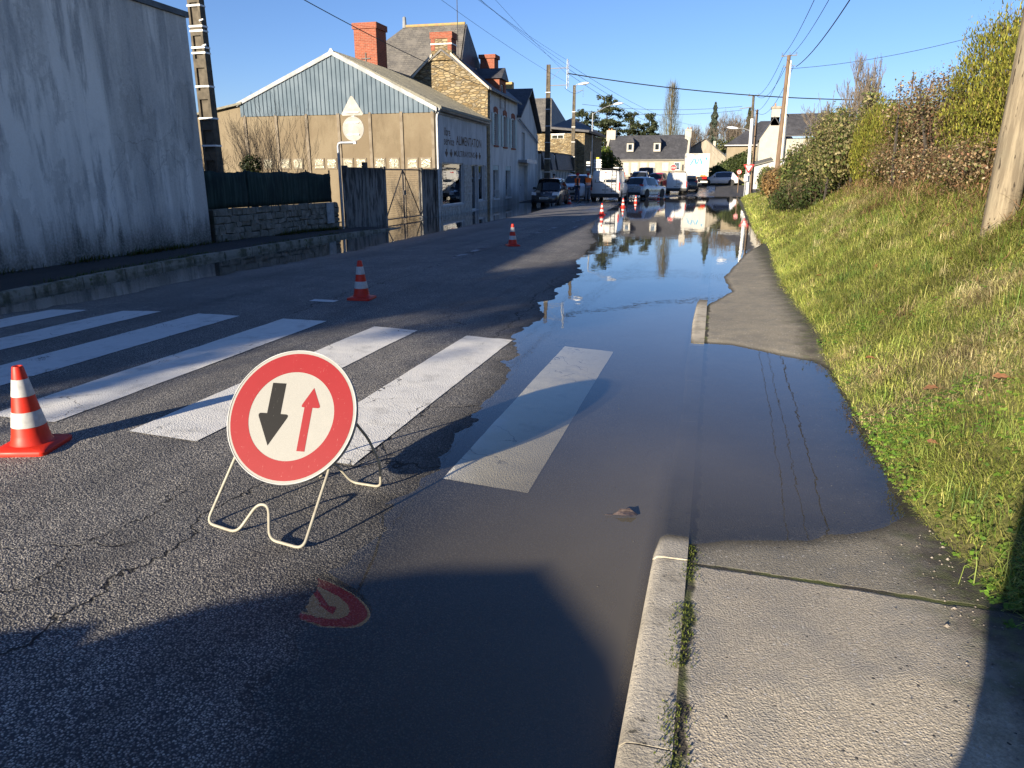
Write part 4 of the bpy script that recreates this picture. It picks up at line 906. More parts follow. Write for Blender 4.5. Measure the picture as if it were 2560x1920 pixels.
MB().box(-1.2, 6, 92.6, 92.95, hz(92) - .3, 2.0).build('wall', M_BEIGE2, yw); MB().box(-1.25, 6.05, 92.55, 93.0, 2.0, 2.1).build('coping', M_GREYR, yw)
# verge at the junction corner
M_VERGE = pm('verge_grass', (.06, .09, .02), (.09, .10, .03), 4, .95)
vg = MB(); vg.prism([(-1.4, 90.4, hz(90) - .1), (8, 86, hz(86) - .1), (8, 92.6, hz(90) - .1), (-1.4, 92.6, hz(90) - .1)], (0, 0, .26)); struct(vg.build('corner_pavement', M_VERGE), 'grass verge at the junction corner')

# ================================================================ POLES, LAMPS, CABLES
M_CPOLE = pm('weathered_concrete_pole', (.11, .092, .066), (.07, .06, .045), 5, .92, .004)
M_BAND = pm('white_band', (.75, .75, .73), None, 4, .5); M_GALV = pm('galvanised_steel', (.40, .41, .42), (.32, .33, .34), 6, .45, metal=.6)
M_CABLE = pm('black_cable', (.012, .012, .013), None, 4, .6)
def concrete_pole(label, x, y, z0, h, w0, w1, arms=(), bands=()):
    p = thing('concrete_pole', label, 'pole', (x, y, z0))
    # two flanges joined by web sections, with open ladder recesses
    def tz(z): return w0 + (w1 - w0) * z / h
    mb = MB()
    for s_ in (-1, 1):
        mb.hexa([(s_ * w0 / 2 - .035, -w0 * .35, 0), (s_ * w0 / 2 + .035, -w0 * .35, 0), (s_ * w0 / 2 + .035, w0 * .35, 0), (s_ * w0 / 2 - .035, w0 * .35, 0),
                 (s_ * w1 / 2 - .03, -w1 * .35, h), (s_ * w1 / 2 + .03, -w1 * .35, h), (s_ * w1 / 2 + .03, w1 * .35, h), (s_ * w1 / 2 - .03, w1 * .35, h)])
    mb.hexa([(-w0 / 2, -w0 * .18, 0), (w0 / 2, -w0 * .18, 0), (w0 / 2, w0 * .18, 0), (-w0 / 2, w0 * .18, 0), (-w1 / 2, -w1 * .18, h), (w1 / 2, -w1 * .18, h), (w1 / 2, w1 * .18, h), (-w1 / 2, w1 * .18, h)])
    mb.build('shaft', M_CPOLE, p, local=True)
    z = h * .05
    while z < h - .2:
        w = tz(z); MB().box(-w / 2, w / 2, -w * .345, w * .345, z, z + .22).build('rung', M_CPOLE, p, local=True); z += .78
    for z in bands:
        w = tz(z); MB().box(-w / 2 - .05, w / 2 + .05, -w * .37, w * .37, z, z + .045).build('band', M_BAND, p, local=True)
    return p
pl = concrete_pole('tall concrete pole with white bands behind the green windbreak fence', -13.40, 17.55, 0, 9.6, .38, .25, bands=(2.4, 3.1, 3.9, 4.72, 4.85, 5.25, 5.36, 5.85, 6.4, 7.2))
for z in (4.9, 5.5): MB().tube([(.15, -.12, z), (.30, -.16, z + .02)], .022, 6).build('bracket', M_BAND, pl, local=True)
p1_ = concrete_pole('concrete power pole with cross arms and insulators by the gable fronted house', -11.75, 51.8, 0, 9.0, .36, .2, bands=(1.9, 2.8, 3.9, 5, 6.1, 7.2))
def insul(parent, x, y, z, n=4, dz=.06):
    mb = MB()
    for k in range(n): mb.lathe([(.02, z + k * dz), (.055, z + k * dz + .012), (.02, z + k * dz + .03)], 8, (x, y, 0))
    return mb.build('insulator', pm('grey_glass', (.35, .38, .38), None, 4, .3), parent, local=True)
for zz in (8.75, 7.66):
    a = MB().tube([(0, 0, zz), (1.35, 0, zz)], .03, 6).build('cross_arm', M_GALV, p1_, local=True)
mb = MB(); mb.tube([(1.3, 0, 7.4), (1.3, 0, 9.3)], .025, 6); mb.tube([(1.42, 0, 7.5), (1.42, 0, 9.2)], .015, 6)
for k in range(12): mb.tube([(1.3, 0, 7.5 + k * .15), (1.42, 0, 7.58 + k * .15)], .008, 4)
mb.build('insulator_rack', M_GALV, p1_, local=True)
for k in range(5): insul(p1_, 1.36, -.1, 7.55 + k * .38)
MB().tube([(0, 0, 8.2), (.3, 0, 8.1), (.55, 0, 8.4), (.8, 0, 8.65)], .012, 5).build('jumper', M_GALV, p1_, local=True)
lp = concrete_pole('slim concrete lamp post with a white street lamp beside the garages', -12.0, 62.7, 0, 8.9, .30, .16, bands=(2, 3.2, 4.4, 5.6, 6.8))
def lamp_head(parent, base, tip, local=True):
    a, b = Vector(base), Vector(tip); MB().tube([a, a * .4 + b * .6 + Vector((0, 0, .1)), b], .035, 6).build('lamp_arm', M_GALV, parent, local=local)
    d = (b - a); d.z = 0; d.normalize(); s_ = Vector((-d.y, d.x, 0)); mb = MB(); rings = []
    for u, w, h in ((0, .06, .05), (.2, .15, .10), (.5, .17, .12), (.78, .12, .08), (.9, .03, .03)):
        c_ = b + d * u + Vector((0, 0, .1 * u)); rings.append([c_ + s_ * w * cos(q) + Vector((0, 0, h * sin(q))) for q in np.linspace(0, 2 * pi, 11)[:-1]])
    vs = [v for R in rings for v in R]; n = 10
    mb.add(vs, [(i * n + k, i * n + (k + 1) % n, (i + 1) * n + (k + 1) % n, (i + 1) * n + k) for i in range(4) for k in range(n)] + [tuple(range(n)), tuple(range(4 * n, 5 * n))])
    mb.build('lamp_head', pm('white_lamp_shell', (.75, .76, .77), None, 4, .4), parent, smooth=50, local=local)
lamp_head(lp, (0, 0, 8.7), (.35, 0, 8.95))
insul(lp, .75, 0, 8.0, 6, .12); MB().tube([(0, 0, 8.4), (.8, 0, 8.5)], .02, 6).build('cross_arm', M_GALV, lp, local=True)
lp2 = thing('street_lamp', 'far street lamp on a slim arm above the garages', 'street lamp', (-11.6, 70, hz(70)))
MB().tube([(0, 0, 0), (0, 0, 7.2)], [.09, .06], 8).build('post', M_GALV, lp2, local=True); lamp_head(lp2, (0, 0, 7.1), (1.9, 0, 7.9))

M_WOODP = NT('weathered_wood_pole'); t = M_WOODP; P = t.coord('Object'); n1 = t.noise(t.coord('Object', (1, 1, .06)), 22, 6, .65); n2 = t.noise(P, 1.2, 4)
c = t.mix(t.step(n1, .38, .62), (.27, .225, .155), (.15, .122, .085)); c = t.mix(t.math('MULTIPLY', t.step(n2, .45, .65), .6), c, (.185, .18, .13)); c = t.mix(t.step(t.noise(t.coord('Object', (1, 1, .2)), 30, 3), .62, .68), c, (.05, .04, .03))
t.bsdf(c, .92, 0, .2, t.bump(n1, .8, .012)); M_WOODP = t.m
M_WOODB = pm('brown_wood_pole', (.17, .115, .075), (.12, .08, .052), 18, .9, stretch=(1, 1, .08))
wp = thing('wooden_pole', 'thick weathered wooden pole rooted in the grass bank', 'pole', (2.60, 7.85, 1.0))
MB().tube([(0, 0, -.4), (0, 0, .1), (.05, .1, 2.4), (.14, .3, 7)], [.15, .138, .128, .11], 20).build('shaft', M_WOODP, wp, smooth=50, local=True)
MB().box(.0, .03, -.10, -.06, 1.42, 1.55).build('blue_tag', pm('blue_enamel', (.02, .08, .35), None, 5, .4), wp, local=True)
wp2 = thing('wooden_pole', 'brown wooden telephone pole with white conduit beside the brown hedge', 'pole', (3.35, 46, .3))
MB().tube([(0, 0, 0), (.06, .4, 7.9)], [.15, .10], 12).build('shaft', M_WOODB, wp2, smooth=50, local=True)
MB().tube([(.17, 0, 2.3), (.19, .35, 7.6)], [.05, .05], 8).build('conduit', pm('cream_plastic', (.72, .66, .52), None, 4, .5), wp2, local=True)
MB().tube([(-.35, .4, 7.86), (.5, .4, 7.9)], .03, 6).build('cross_arm', M_GALV, wp2, local=True)
for x in (-.3, 0.1, .45): insul(wp2, x, .4, 7.9, 3)
MB().tube([(-.2, .4, 7.3), (.45, .4, 7.35)], .02, 6).build('cross_arm', M_GALV, wp2, local=True)
mp = thing('metal_post', 'plain grey metal post standing behind the brown hedge', 'post', (3.7, 47.5, .4))
MB().tube([(0, 0, 0), (-.02, 0, 4.6)], .07, 8).build('shaft', M_GALV, mp, local=True); MB().lathe([(.075, 4.6), (.03, 4.68)], 8).build('cap', M_GALV, mp, local=True)
M_WPOLE = pm('white_pole_paint', (.70, .70, .67), (.6, .6, .58), 3, .5)
wpl = thing('white_pole', 'white lamp pole with service brackets at the far water edge', 'pole', (2.6, 67, 0))
MB().tube([(0, 0, 0), (-.12, 0, 6.3)], [.17, .13], 12).build('shaft', M_WPOLE, wpl, smooth=50, local=True); MB().tube([(-.12, 0, 6.3), (-.16, 0, 8.1)], [.12, .10], 10).build('upper_shaft', M_CPOLE, wpl, local=True)
lamp_head(wpl, (-.1, 0, 5.3), (-1.2, 0, 5.55)); MB().tube([(-.6, 0, 8.1), (.3, 0, 8.15)], .03, 6).build('cross_arm', M_GALV, wpl, local=True); MB().tube([(-1.2, 0, 7.1), (-.1, 0, 7.25)], .035, 6).build('cross_arm', M_GALV, wpl, local=True)
for x in (-.5, .2): insul(wpl, x, 0, 8.15, 3)
p3_ = thing('wooden_pole', 'bare wooden pole just behind the white lamp pole', 'pole', (3.0, 68.5, .2)); MB().tube([(0, 0, 0), (-.1, 0, 6.9)], [.13, .1], 10).build('shaft', M_WOODB, p3_, smooth=50, local=True); MB().lathe([(.1, 6.9), (.02, 6.98)], 10, (-.1, 0, 0)).build('cap', M_GALV, p3_, local=True)

def cable(label, a, b, sag, r=.012, group=None, n=22):
    a, b = Vector(a), Vector(b); mb = MB()
    mb.tube([a.lerp(b, k / n) - Vector((0, 0, sag * 4 * (k / n) * (1 - k / n))) for k in range(n + 1)], r, 5)
    return tag(mb.build('overhead_cable', M_CABLE, None, smooth=60), label, 'cable', group)
T1 = (-10.4, 51.8, 9.0)
cable('thick black cable spanning the street from the insulator rack to the far hedge', (-10.4, 51.8, 8.4), (18, 60, 6.9), .75, .035)
cable('black cable crossing the gable sky towards the stone house', (-13, 9.0, 8.2), (-11.7, 37.05, 6.0), .5, .014)
g_ = 'overhead wires along the left roofs'
for i, (z0, z1, x0) in enumerate([(10.8, 9.2, -12.2), (11.4, 8.9, -12.5), (12.0, 8.6, -12.9), (9.9, 7.8, -12.7), (12.8, 8.3, -12.1)]):
    cable(['uppermost', 'second highest', 'third highest', 'lowest', 'outermost'][i] + ' thin wire running over the roofs to the insulator rack', (x0 + i * .3, 8, z0), (-10.4, 51.8, z1), .5, .007, g_)
g_ = 'overhead wires from the wooden telephone pole'
for i, (dx, z0) in enumerate([(-.3, 8.2), (.1, 8.2), (.45, 7.6)]):
    cable(['first thin', 'second thin', 'thick lower'][i] + ' wire rising from the wooden telephone pole over the flood', (3.4 + dx, 46.4, z0), (2.0 + .5 * i, -4, 9.6 - .2 * i), 1.5, .012 + .008 * (i == 2), g_, 40)
g_ = 'wires slung between the telephone pole and the white pole'
for i, (dx, z0, z1, sg) in enumerate([(-.3, 8.2, 8.2, .8), (.1, 8.15, 8.2, 1.0), (-.2, 7.7, 7.2, 1.1), (.3, 7.6, 7.1, 1.3)]):
    cable(['tightest', 'second tightest', 'second slackest', 'slackest'][i] + ' wire slung from the telephone pole to the white pole', (3.4 + dx, 46.4, z0), (2.3 + .3 * (i % 2), 67, z1), sg, .013, g_)
g_ = 'wires crossing the street to the white pole'
for i, (z0, z1) in enumerate([(7.4, 7.3), (6.9, 7.0)]): cable(['upper', 'lower'][i] + ' wire crossing the junction from the lamp post to the white pole', (-11.3, 62.7, z0), (1.6, 67, z1), .35, .014, g_)
cable('wire leading from the telephone pole to the right over the hedge', (3.6, 46.4, 7.5), (14, 40, 8.6), .4, .012)
cable('wire from the power pole to the slim lamp post', (-10.6, 51.8, 7.5), (-11.3, 62.7, 8.5), .3, .012)
g_ = 'high wires beyond the junction'
for i in range(3): cable(['upper', 'middle', 'lower'][i] + ' high wire over the junction towards the cedars', (-10.4, 51.8, 9.0 - .3 * i), (-3, 112, 8.6 - .9 * i), .8, .012, g_)

# ================================================================ ROAD SIGNS
M_ALU = pm('pale_aluminium_back', (.26, .252, .228), (.215, .208, .19), 3, .5, metal=.0)
M_RED = pm('sign_red', (.42, .013, .017), (.37, .011, .014), 6, .4); M_SWHITE = pm('sign_white', (.58, .575, .545), (.52, .515, .49), 5, .4); M_SBLACK = pm('sign_black', (.03, .03, .032), (.045, .045, .047), 7, .45)
bs = thing('bent_post_signs', 'backs of a triangular and a round sign on a bent post beside the concrete fence', 'road sign', (-11.17, 20.5, 0))
MB().tube([(-11.17, 20.5, 0), (-11.17, 20.5, 2.50), (-11.14, 20.5, 2.58), (-11.05, 20.5, 2.60), (-10.64, 20.5, 2.60)], .045, 10).build('bent_post', M_GALV, bs, smooth=40)
MB().box(-10.645, -10.565, 20.47, 20.53, 2.56, 3.72).build('upright', M_GALV, bs)
d_ = MB().lathe([(.35, 20.44), (.35, 20.455)], 32, (-10.60, 0, 2.99), axis='y').build('round_sign', M_ALU, bs)
for z in (2.82, 3.16): MB().box(-10.8, -10.4, 20.405, 20.438, z - .015, z + .015).build('rail', M_GALV, d_)
tr_ = MB(); tr_.prism([(-10.92, 20.44, 3.36), (-10.28, 20.44, 3.36), (-10.24, 20.44, 3.40), (-10.57, 20.44, 3.9), (-10.63, 20.44, 3.9), (-10.96, 20.44, 3.40)], (0, .015, 0)); tr_ = tr_.build('triangular_sign', M_ALU, bs)
for z in (3.45,): MB().box(-10.82, -10.38, 20.405, 20.438, z - .015, z + .015).build('rail', M_GALV, tr_)

def disc(mb, c, r, y, th, n=8, a0=pi / 8): mb.prism([(c[0] + r * cos(a0 + 2 * pi * k / n), y, c[1] + r * sin(a0 + 2 * pi * k / n)) for k in range(n)], (0, th, 0)); return mb
zb = hz(76)
ss = thing('stop_sign', 'red octagonal stop sign facing up the street by the white small van', 'road sign', (-4.3, 76, zb))
MB().tube([(-4.3, 76.04, zb), (-4.3, 76.04, 2.7)], .035, 8).build('post', M_GALV, ss)
o = disc(MB(), (-4.3, 2.46), .33, 75.99, .02).build('plate', M_SWHITE, ss); o = disc(MB(), (-4.3, 2.46), .30, 75.982, .006).build('red_face', M_RED, ss)
text3d('lettering', 'STOP', M_SWHITE, ss, lambda x, y: (-4.52 + .44 * x, 75.978, 2.37 + .17 * y), None)
ys = thing('give_way_sign', 'red bordered give way triangle with plates beside the white pole', 'road sign', (2.5, 66.6, 0))
MB().tube([(2.35, 66.6, 0), (2.35, 66.6, 2.6)], .035, 8).build('post', M_GALV, ys)
MB().prism([(2.10, 66.54, 2.6), (3.0, 66.54, 2.6), (2.55, 66.54, 1.86)], (0, .02, 0)).build('triangle', M_RED, ys); MB().prism([(2.28, 66.532, 2.5), (2.82, 66.532, 2.5), (2.55, 66.532, 2.06)], (0, .006, 0)).build('triangle_face', M_SWHITE, ys)
pt_ = MB().box(2.22, 2.54, 66.54, 66.56, 1.22, 1.78).build('plate', M_SWHITE, ys)
for k, (x0_, x1_, z_) in enumerate([(2.27, 2.36, 1.62), (2.40, 2.49, 1.62), (2.27, 2.34, 1.42), (2.40, 2.47, 1.36)]): MB().box(x0_, x1_, 66.534, 66.539, z_, z_ + .09).build('plate_mark', M_SBLACK, pt_)
ne = thing('no_entry_sign', 'small round red sign on a brown post by the ivy hedge', 'road sign', (1.95, 72, 0)); MB().tube([(1.95, 72, 0), (1.95, 72, 2.2)], .04, 8).build('post', M_WOODB, ne)
disc(MB(), (1.95, 2.02), .22, 71.95, .015, 20).build('plate', M_RED, ne); disc(MB(), (1.95, 2.02), .17, 71.944, .004, 20).build('white_ring', M_SWHITE, ne); disc(MB(), (1.95, 2.02), .125, 71.938, .004, 20).build('red_face', M_RED, ne); MB().box(1.87, 2.03, 71.93, 71.937, 1.99, 2.05).build('white_bar', M_SWHITE, ne)
yn = thing('yellow_notice', 'bright yellow notice board against the garden wall', 'notice', (1.3, 92.3, hz(92))); MB().box(.95, 1.55, 92.40, 92.44, 1.35, 2.15).build('board', pm('yellow_paint', (.75, .68, .04), None, 4, .5), yn); MB().box(1.0, 1.5, 92.394, 92.398, 1.75, 2.1).build('paper', M_SWHITE, yn); MB().tube([(1.25, 92.42, hz(92)), (1.25, 92.42, 1.4)], .03, 6).build('post', M_GALV, yn)
ds = thing('direction_signs', 'stack of white arrow direction signs on two dark posts by the evergreen', 'road sign', (-10.7, 66, 0))
for x in (-11.0, -10.75): MB().tube([(x, 66.05, 0), (x, 66.05, 3.75)], .04, 6).build('post', M_BLACKPIPE, ds)
for k in range(5): MB().prism([(-10.72, 65.97, 2.12 + k * .2), (-10.1, 65.97, 2.12 + k * .2), (-9.98, 65.97, 2.205 + k * .2), (-10.1, 65.97, 2.29 + k * .2), (-10.72, 65.97, 2.29 + k * .2)], (0, .02, 0)).build('arrow_board', M_SWHITE if k != 2 else M_GALV, ds)
MB().box(-10.55, -10.25, 65.97, 65.99, 3.12, 3.25).build('yellow_plate', pm('yellow_plate', (.6, .5, .05)), ds)
for k in range(3): MB().box(-11.38, -11.05, 65.97, 65.99, 2.1 + k * .3, 2.3 + k * .3).build('small_board', M_SWHITE if k != 1 else M_GALV, ds)
# ================================================================ VEHICLES
def paint(name, c, rough=.25, metal=0): return pm(name, c, tuple(x * .93 for x in c), 2, rough, metal=metal, spec=.5, fine=.03, coat=.6)
M_CARGLASS = NT('car_glass'); M_CARGLASS.bsdf((.012, .014, .016), .04, 0, .8); M_CARGLASS = M_CARGLASS.m
M_TYRE = pm('tyre_rubber', (.018, .018, .018), (.03, .03, .03), 9, .8); M_RIM = pm('alloy_rim', (.45, .45, .46), None, 5, .3, metal=.8); M_BLKPL = pm('black_plastic', (.02, .02, .021), (.028, .028, .028), 9, .6)
M_TAIL = pm('tail_lamp_red', (.45, .012, .012), (.35, .01, .01), 20, .15); M_HEAD = pm('head_lamp_glass', (.72, .73, .75), (.5, .5, .52), 20, .1); M_PLATE = pm('number_plate', (.72, .72, .68), None, 9, .4); M_AMBER = pm('amber_lamp', (.7, .2, .02), None, 9, .2)
def car_body(root, st, mat, glass=M_CARGLASS):
    """lofted body: st rows = (y, zb, zs, zt, w, wt, seg)"""
    def sec(r):
        y, zb, zs, zt, w, wt, _ = r
        h = [(w * .86, zb), (w * .965, zb + .06), (w, zb + (zs - zb) * .45), (w * .99, zs - .05), (w * .955, zs), (wt, zt - .05), (wt * .84, zt), (0, zt + .025)]
        return [(x, y, z) for x, z in h] + [(-x, y, z) for x, z in h[-2::-1]]
    S = [sec(r) for r in st]; n = len(S[0]); V = [p for s_ in S for p in s_]
    body, sg, wsg, rwg = [], [], [], []
    for i in range(len(st) - 1):
        seg = st[i][6]
        for k in range(n - 1):
            f = (i * n + k, i * n + k + 1, (i + 1) * n + k + 1, (i + 1) * n + k); kk = min(k, n - 2 - k)
            if kk == 4 and seg == 'side': sg.append((f, k))
            elif kk in (5, 6) and seg == 'ws': wsg.append(f)
            elif kk in (5, 6) and seg == 'rw': rwg.append(f)
            else: body.append(f)
        body.append((i * n, (i + 1) * n, (i + 1) * n + n - 1, i * n + n - 1))
    body += [tuple(range(n)), tuple(range((len(st) - 1) * n, len(st) * n))]
    m = MB(); m.add(V, body); m.build('body', mat, root, smooth=38, local=True)
    def part(name, fs):
        if not fs: return
        m = MB(); m.add(V, fs); o = m.build(name, glass, root, smooth=38, local=True)
    segs = {}
    for f, k in sg: segs.setdefault((f[0] // n, k), []).append(f)
    for q in segs.values(): part('side_window', q)
    part('windscreen', wsg); part('rear_window', rwg)
def wheel(root, x, y, r, w=.2):
    s_ = 1 if x > 0 else -1
    ar = MB().lathe([(r * 1.14, 0), (r * 1.14, .02)], 22, (x + (.002 if s_ > 0 else -.022), y, r * 1.02), axis='x').build('wheel_arch', M_BLKPL, root, local=True)
    t_ = MB().lathe([(r * .62, -w), (r * .96, -w), (r, -w + .03), (r, -.03), (r * .95, .0), (r * .64, .0)], 24, (0, 0, 0), axis='x')
    t_.v = [(x + s_ * (vx + .028), vy + y, vz + r) for vx, vy, vz in t_.v]; t_ = t_.build('wheel', M_TYRE, root, smooth=40, local=True)
    m = MB(); m.lathe([(r * .63, -.05), (r * .63, .0), (r * .58, .0), (r * .56, -.03)], 22, axis='x'); m.lathe([(r * .15, -.05), (r * .15, .0)], 12, axis='x')
    for k in range(6):
        a = k * pi / 3; c, s2 = cos(a), sin(a); d = (c, s2); p = (-s2, c)
        q = [(0, d[0] * r * u + p[0] * v_, d[1] * r * u + p[1] * v_) for u, v_ in ((.12, -.05), (.6, -.035), (.6, .035), (.12, .05))]
        m.prism([(-.04, b_, c_) for a_, b_, c_ in q], (.04, 0, 0))
    m.v = [(x + s_ * (vx + .026), vy + y, vz + r) for vx, vy, vz in m.v]; m.build('rim', M_RIM, t_, local=True)
def mirror(root, x, y, z, mat):
    s_ = 1 if x > 0 else -1
    MB().hexa([(x, y - .04, z - .07), (x + s_ * .2, y - .07, z - .07), (x + s_ * .2, y + .05, z - .06), (x, y + .05, z - .06), (x, y - .04, z + .06), (x + s_ * .2, y - .07, z + .08), (x + s_ * .2, y + .03, z + .07), (x, y + .03, z + .06)]).build('mirror', mat, root, local=True, bevel=.015)
def lampbox(root, name, mat, pts, vec): return MB().prism(pts, vec).build(name, mat, root, local=True, bevel=.008)
def plate(root, y, z, s_=1, w=.26):
    o = MB().box(-w, w, min(y, y + .012 * s_), max(y, y + .012 * s_), z - .055, z + .055).build('number_plate', M_PLATE, root, local=True)
    for k in range(7):
        x = -w + .07 + k * (2 * w - .14) / 6; MB().box(x - .022, x + .022, y + .0125 * s_ if s_ > 0 else y + .0155 * s_, y + .0155 * s_ if s_ > 0 else y + .0125 * s_, z - .035, z + .035).build('plate_mark', M_SBLACK, o, local=True)
def hatch(name, label, loc, rz, mat, L=4.1, W=.87, H=1.5, cat='car', group=None, kind='hatch'):
    c = thing(name, label, cat, loc, rz, group); hb = H * .60; r = .31 * (H / 1.5) ** .5
    if kind == 'hatch':
        st = [(0, .34, .62, .70, W * .86, W * .72, 'b'), (.05, .24, .80, .92, W * .93, W * .80, 'b'), (.16, .20, hb, hb + .06, W * .98, W * .84, 'rw'), (.62, .18, hb + .03, H - .06, W, W * .70, 'pillar'), (.85, .18, hb + .02, H, W, W * .74, 'side'),
              (1.55, .18, hb, H + .02, W, W * .76, 'side'), (1.62, .18, hb, H + .02, W, W * .76, 'side'), (2.3, .18, hb - .02, H - .02, W, W * .74, 'side'), (L * .60, .18, hb - .03, H - .10, W, W * .73, 'ws'), (L * .745, .18, hb - .05, hb + .0, W * .985, W * .86, 'b'),
              (L * .88, .19, hb - .13, hb - .07, W * .97, W * .80, 'b'), (L - .12, .2, .68, .76, W * .92, W * .74, 'b'), (L - .02, .22, .5, .58, W * .8, W * .62, 'b'), (L, .26, .46, .5, W * .74, W * .55, 'b')]
    car_body(c, st, mat)
    for x in (-W, W):
        for y in (L * .185, L * .80): wheel(c, x * .985 - .0, y, r)
        mirror(c, x * .95, L * .63, hb + .06, M_BLKPL)
        s_ = 1 if x > 0 else -1
        lampbox(c, 'headlight', M_HEAD, [(x * .56, L - .16, .60), (x * .92, L - .24, .62), (x * .91, L - .26, .79), (x * .60, L - .20, .77)], (0, .15, 0))
        lampbox(c, 'tail_light', M_TAIL, [(x * .60, .14, .84), (x * .97, .20, .86), (x * .96, .24, 1.0), (x * .66, .17, .98)], (0, -.10, 0))
        MB().box(min(x * .90, x * 1.002), max(x * .90, x * 1.002), 1.2, 1.32, hb - .14, hb - .11).build('door_handle', mat, c, local=True)
    MB().box(-W * .62, W * .62, L - .06, L + .012, .26, .42).build('grille', M_BLKPL, c, local=True, bevel=.02); MB().box(-W * .8, W * .8, -.03, .1, .22, .42).build('bumper', M_BLKPL, c, local=True, bevel=.03)
    plate(c, L + .012, .45, 1); plate(c, -.0, .70, -1)
    MB().lathe([(.055, L - .045), (.05, L - .02)], 12, (0, 0, .72), axis='y').build('badge', M_RIM, c, local=True)
    MB().box(-.02, .02, .14, .18, H - .3, H - .26).build('wiper', M_BLKPL, c, local=True)
    return c
def zc(x, y): return max(float(z_road(np.array([float(x)]), np.array([float(y)]))[0]), -.10) - .005
PB = paint('black_car_paint', (.010, .011, .016)); PW = paint('white_car_paint', (.58, .58, .58)); PS = paint('silver_car_paint', (.36, .38, .40), .28, .4); PR = paint('red_car_paint', (.42, .012, .03)); PG = paint('grey_car_paint', (.05, .055, .06)); PWV = paint('white_van_paint', (.56, .55, .525), .35)
hatch('city_car', 'small black city car facing up the street at the flooded kerb', (-9.40, 44.3, zc(-9.4, 42.5)), pi, PB, 3.62, .82, 1.52)
hatch('silver_hatchback', 'silver hatchback turned towards the junction beside the ladder van', (-6.15, 56.2, zc(-5.6, 58)), radians(-22), PS, 4.2, .9, 1.50)
hatch('red_car', 'red car waiting at the junction in front of the cream house', (-5.75, 82.3, zc(-6.2, 80)), radians(168), PR, 4.1, .88, 1.50)
hatch('black_hatchback', 'black hatchback queuing between the small white van and the lorry', (-2.55, 70.8, zc(-2.4, 72)), 0, PB, 4.0, .86, 1.45)
hatch('white_saloon', 'white car crossing the junction beyond the lorry', (2.4, 88.2, hz(88) + .02), radians(90), PW, 4.3, .88, 1.45)
hatch('waiting_car', 'dark grey car waiting on the road behind the round sign', (-2.26, -4.95, zc(-3.0, -3)), radians(25), PG, 4.1, .88, 1.52)

def suv(name, label, loc, rz, mat, L=4.6, W=.93, H=1.66):
    c = thing(name, label, 'car', loc, rz); hb = 1.08; r = .36
    st = [(0, .4, .7, .8, W * .86, W * .72, 'b'), (.06, .30, .95, 1.05, W * .95, W * .8, 'b'), (.2, .26, hb + .04, hb + .10, W * .98, W * .84, 'rw'), (.55, .24, hb + .05, H - .06, W, W * .72, 'pillar'), (.9, .24, hb + .04, H, W, W * .76, 'side'),
          (1.7, .24, hb + .02, H + .02, W, W * .77, 'side'), (2.5, .24, hb, H - .01, W, W * .76, 'side'), (2.8, .24, hb, H - .08, W, W * .74, 'ws'), (L * .74, .24, hb - .03, hb + .04, W * .99, W * .86, 'b'), (L * .9, .25, hb - .1, hb - .03, W * .96, W * .8, 'b'), (L - .08, .28, .86, .92, W * .9, W * .7, 'b'), (L, .32, .6, .66, W * .8, W * .6, 'b')]
    car_body(c, st, mat)
    for x in (-W, W):
        for y in (.95, L - .92): wheel(c, x * .985, y, r, .24)
        mirror(c, x * .95, L * .62, hb + .1, mat)
        lampbox(c, 'headlight', M_HEAD, [(x * .52, L - .05, .80), (x * .93, L - .2, .88), (x * .92, L - .24, .98), (x * .55, L - .1, .90)], (0, .09, 0)); lampbox(c, 'tail_light', M_TAIL, [(x * .6, .1, .95), (x * .98, .22, .97), (x * .97, .26, 1.1), (x * .64, .14, 1.08)], (0, -.1, 0))
    MB().prism([(-.22, L - .0, .88), (.22, L - .0, .88), (.13, L, .66), (.42, L, .36), (-.42, L, .36), (-.13, L, .66)], (0, .03, 0)).build('grille', M_BLKPL, c, local=True); plate(c, L + .03, .60, 1); plate(c, 0.02, .8, -1)
    MB().lathe([(.06, L + .02), (.055, L + .045)], 12, (0, 0, .80), axis='y').build('badge', M_RIM, c, local=True)
    for x in (-W * .7, W * .7): MB().tube([(x, .8, H + .04), (x, 2.4, H + .05)], .018, 6).build('roof_rail', M_RIM, c, local=True)
    return c
suv('white_suv', 'white sport utility car parked behind the small black city car', (-9.12, 52.2, zc(-9, 50)), pi, PW)
suv('white_pickup', 'white sport utility car facing the street behind the silver hatchback', (-7.6, 78.6, zc(-7.6, 76)), pi, PWV, 4.7, .93, 1.75)

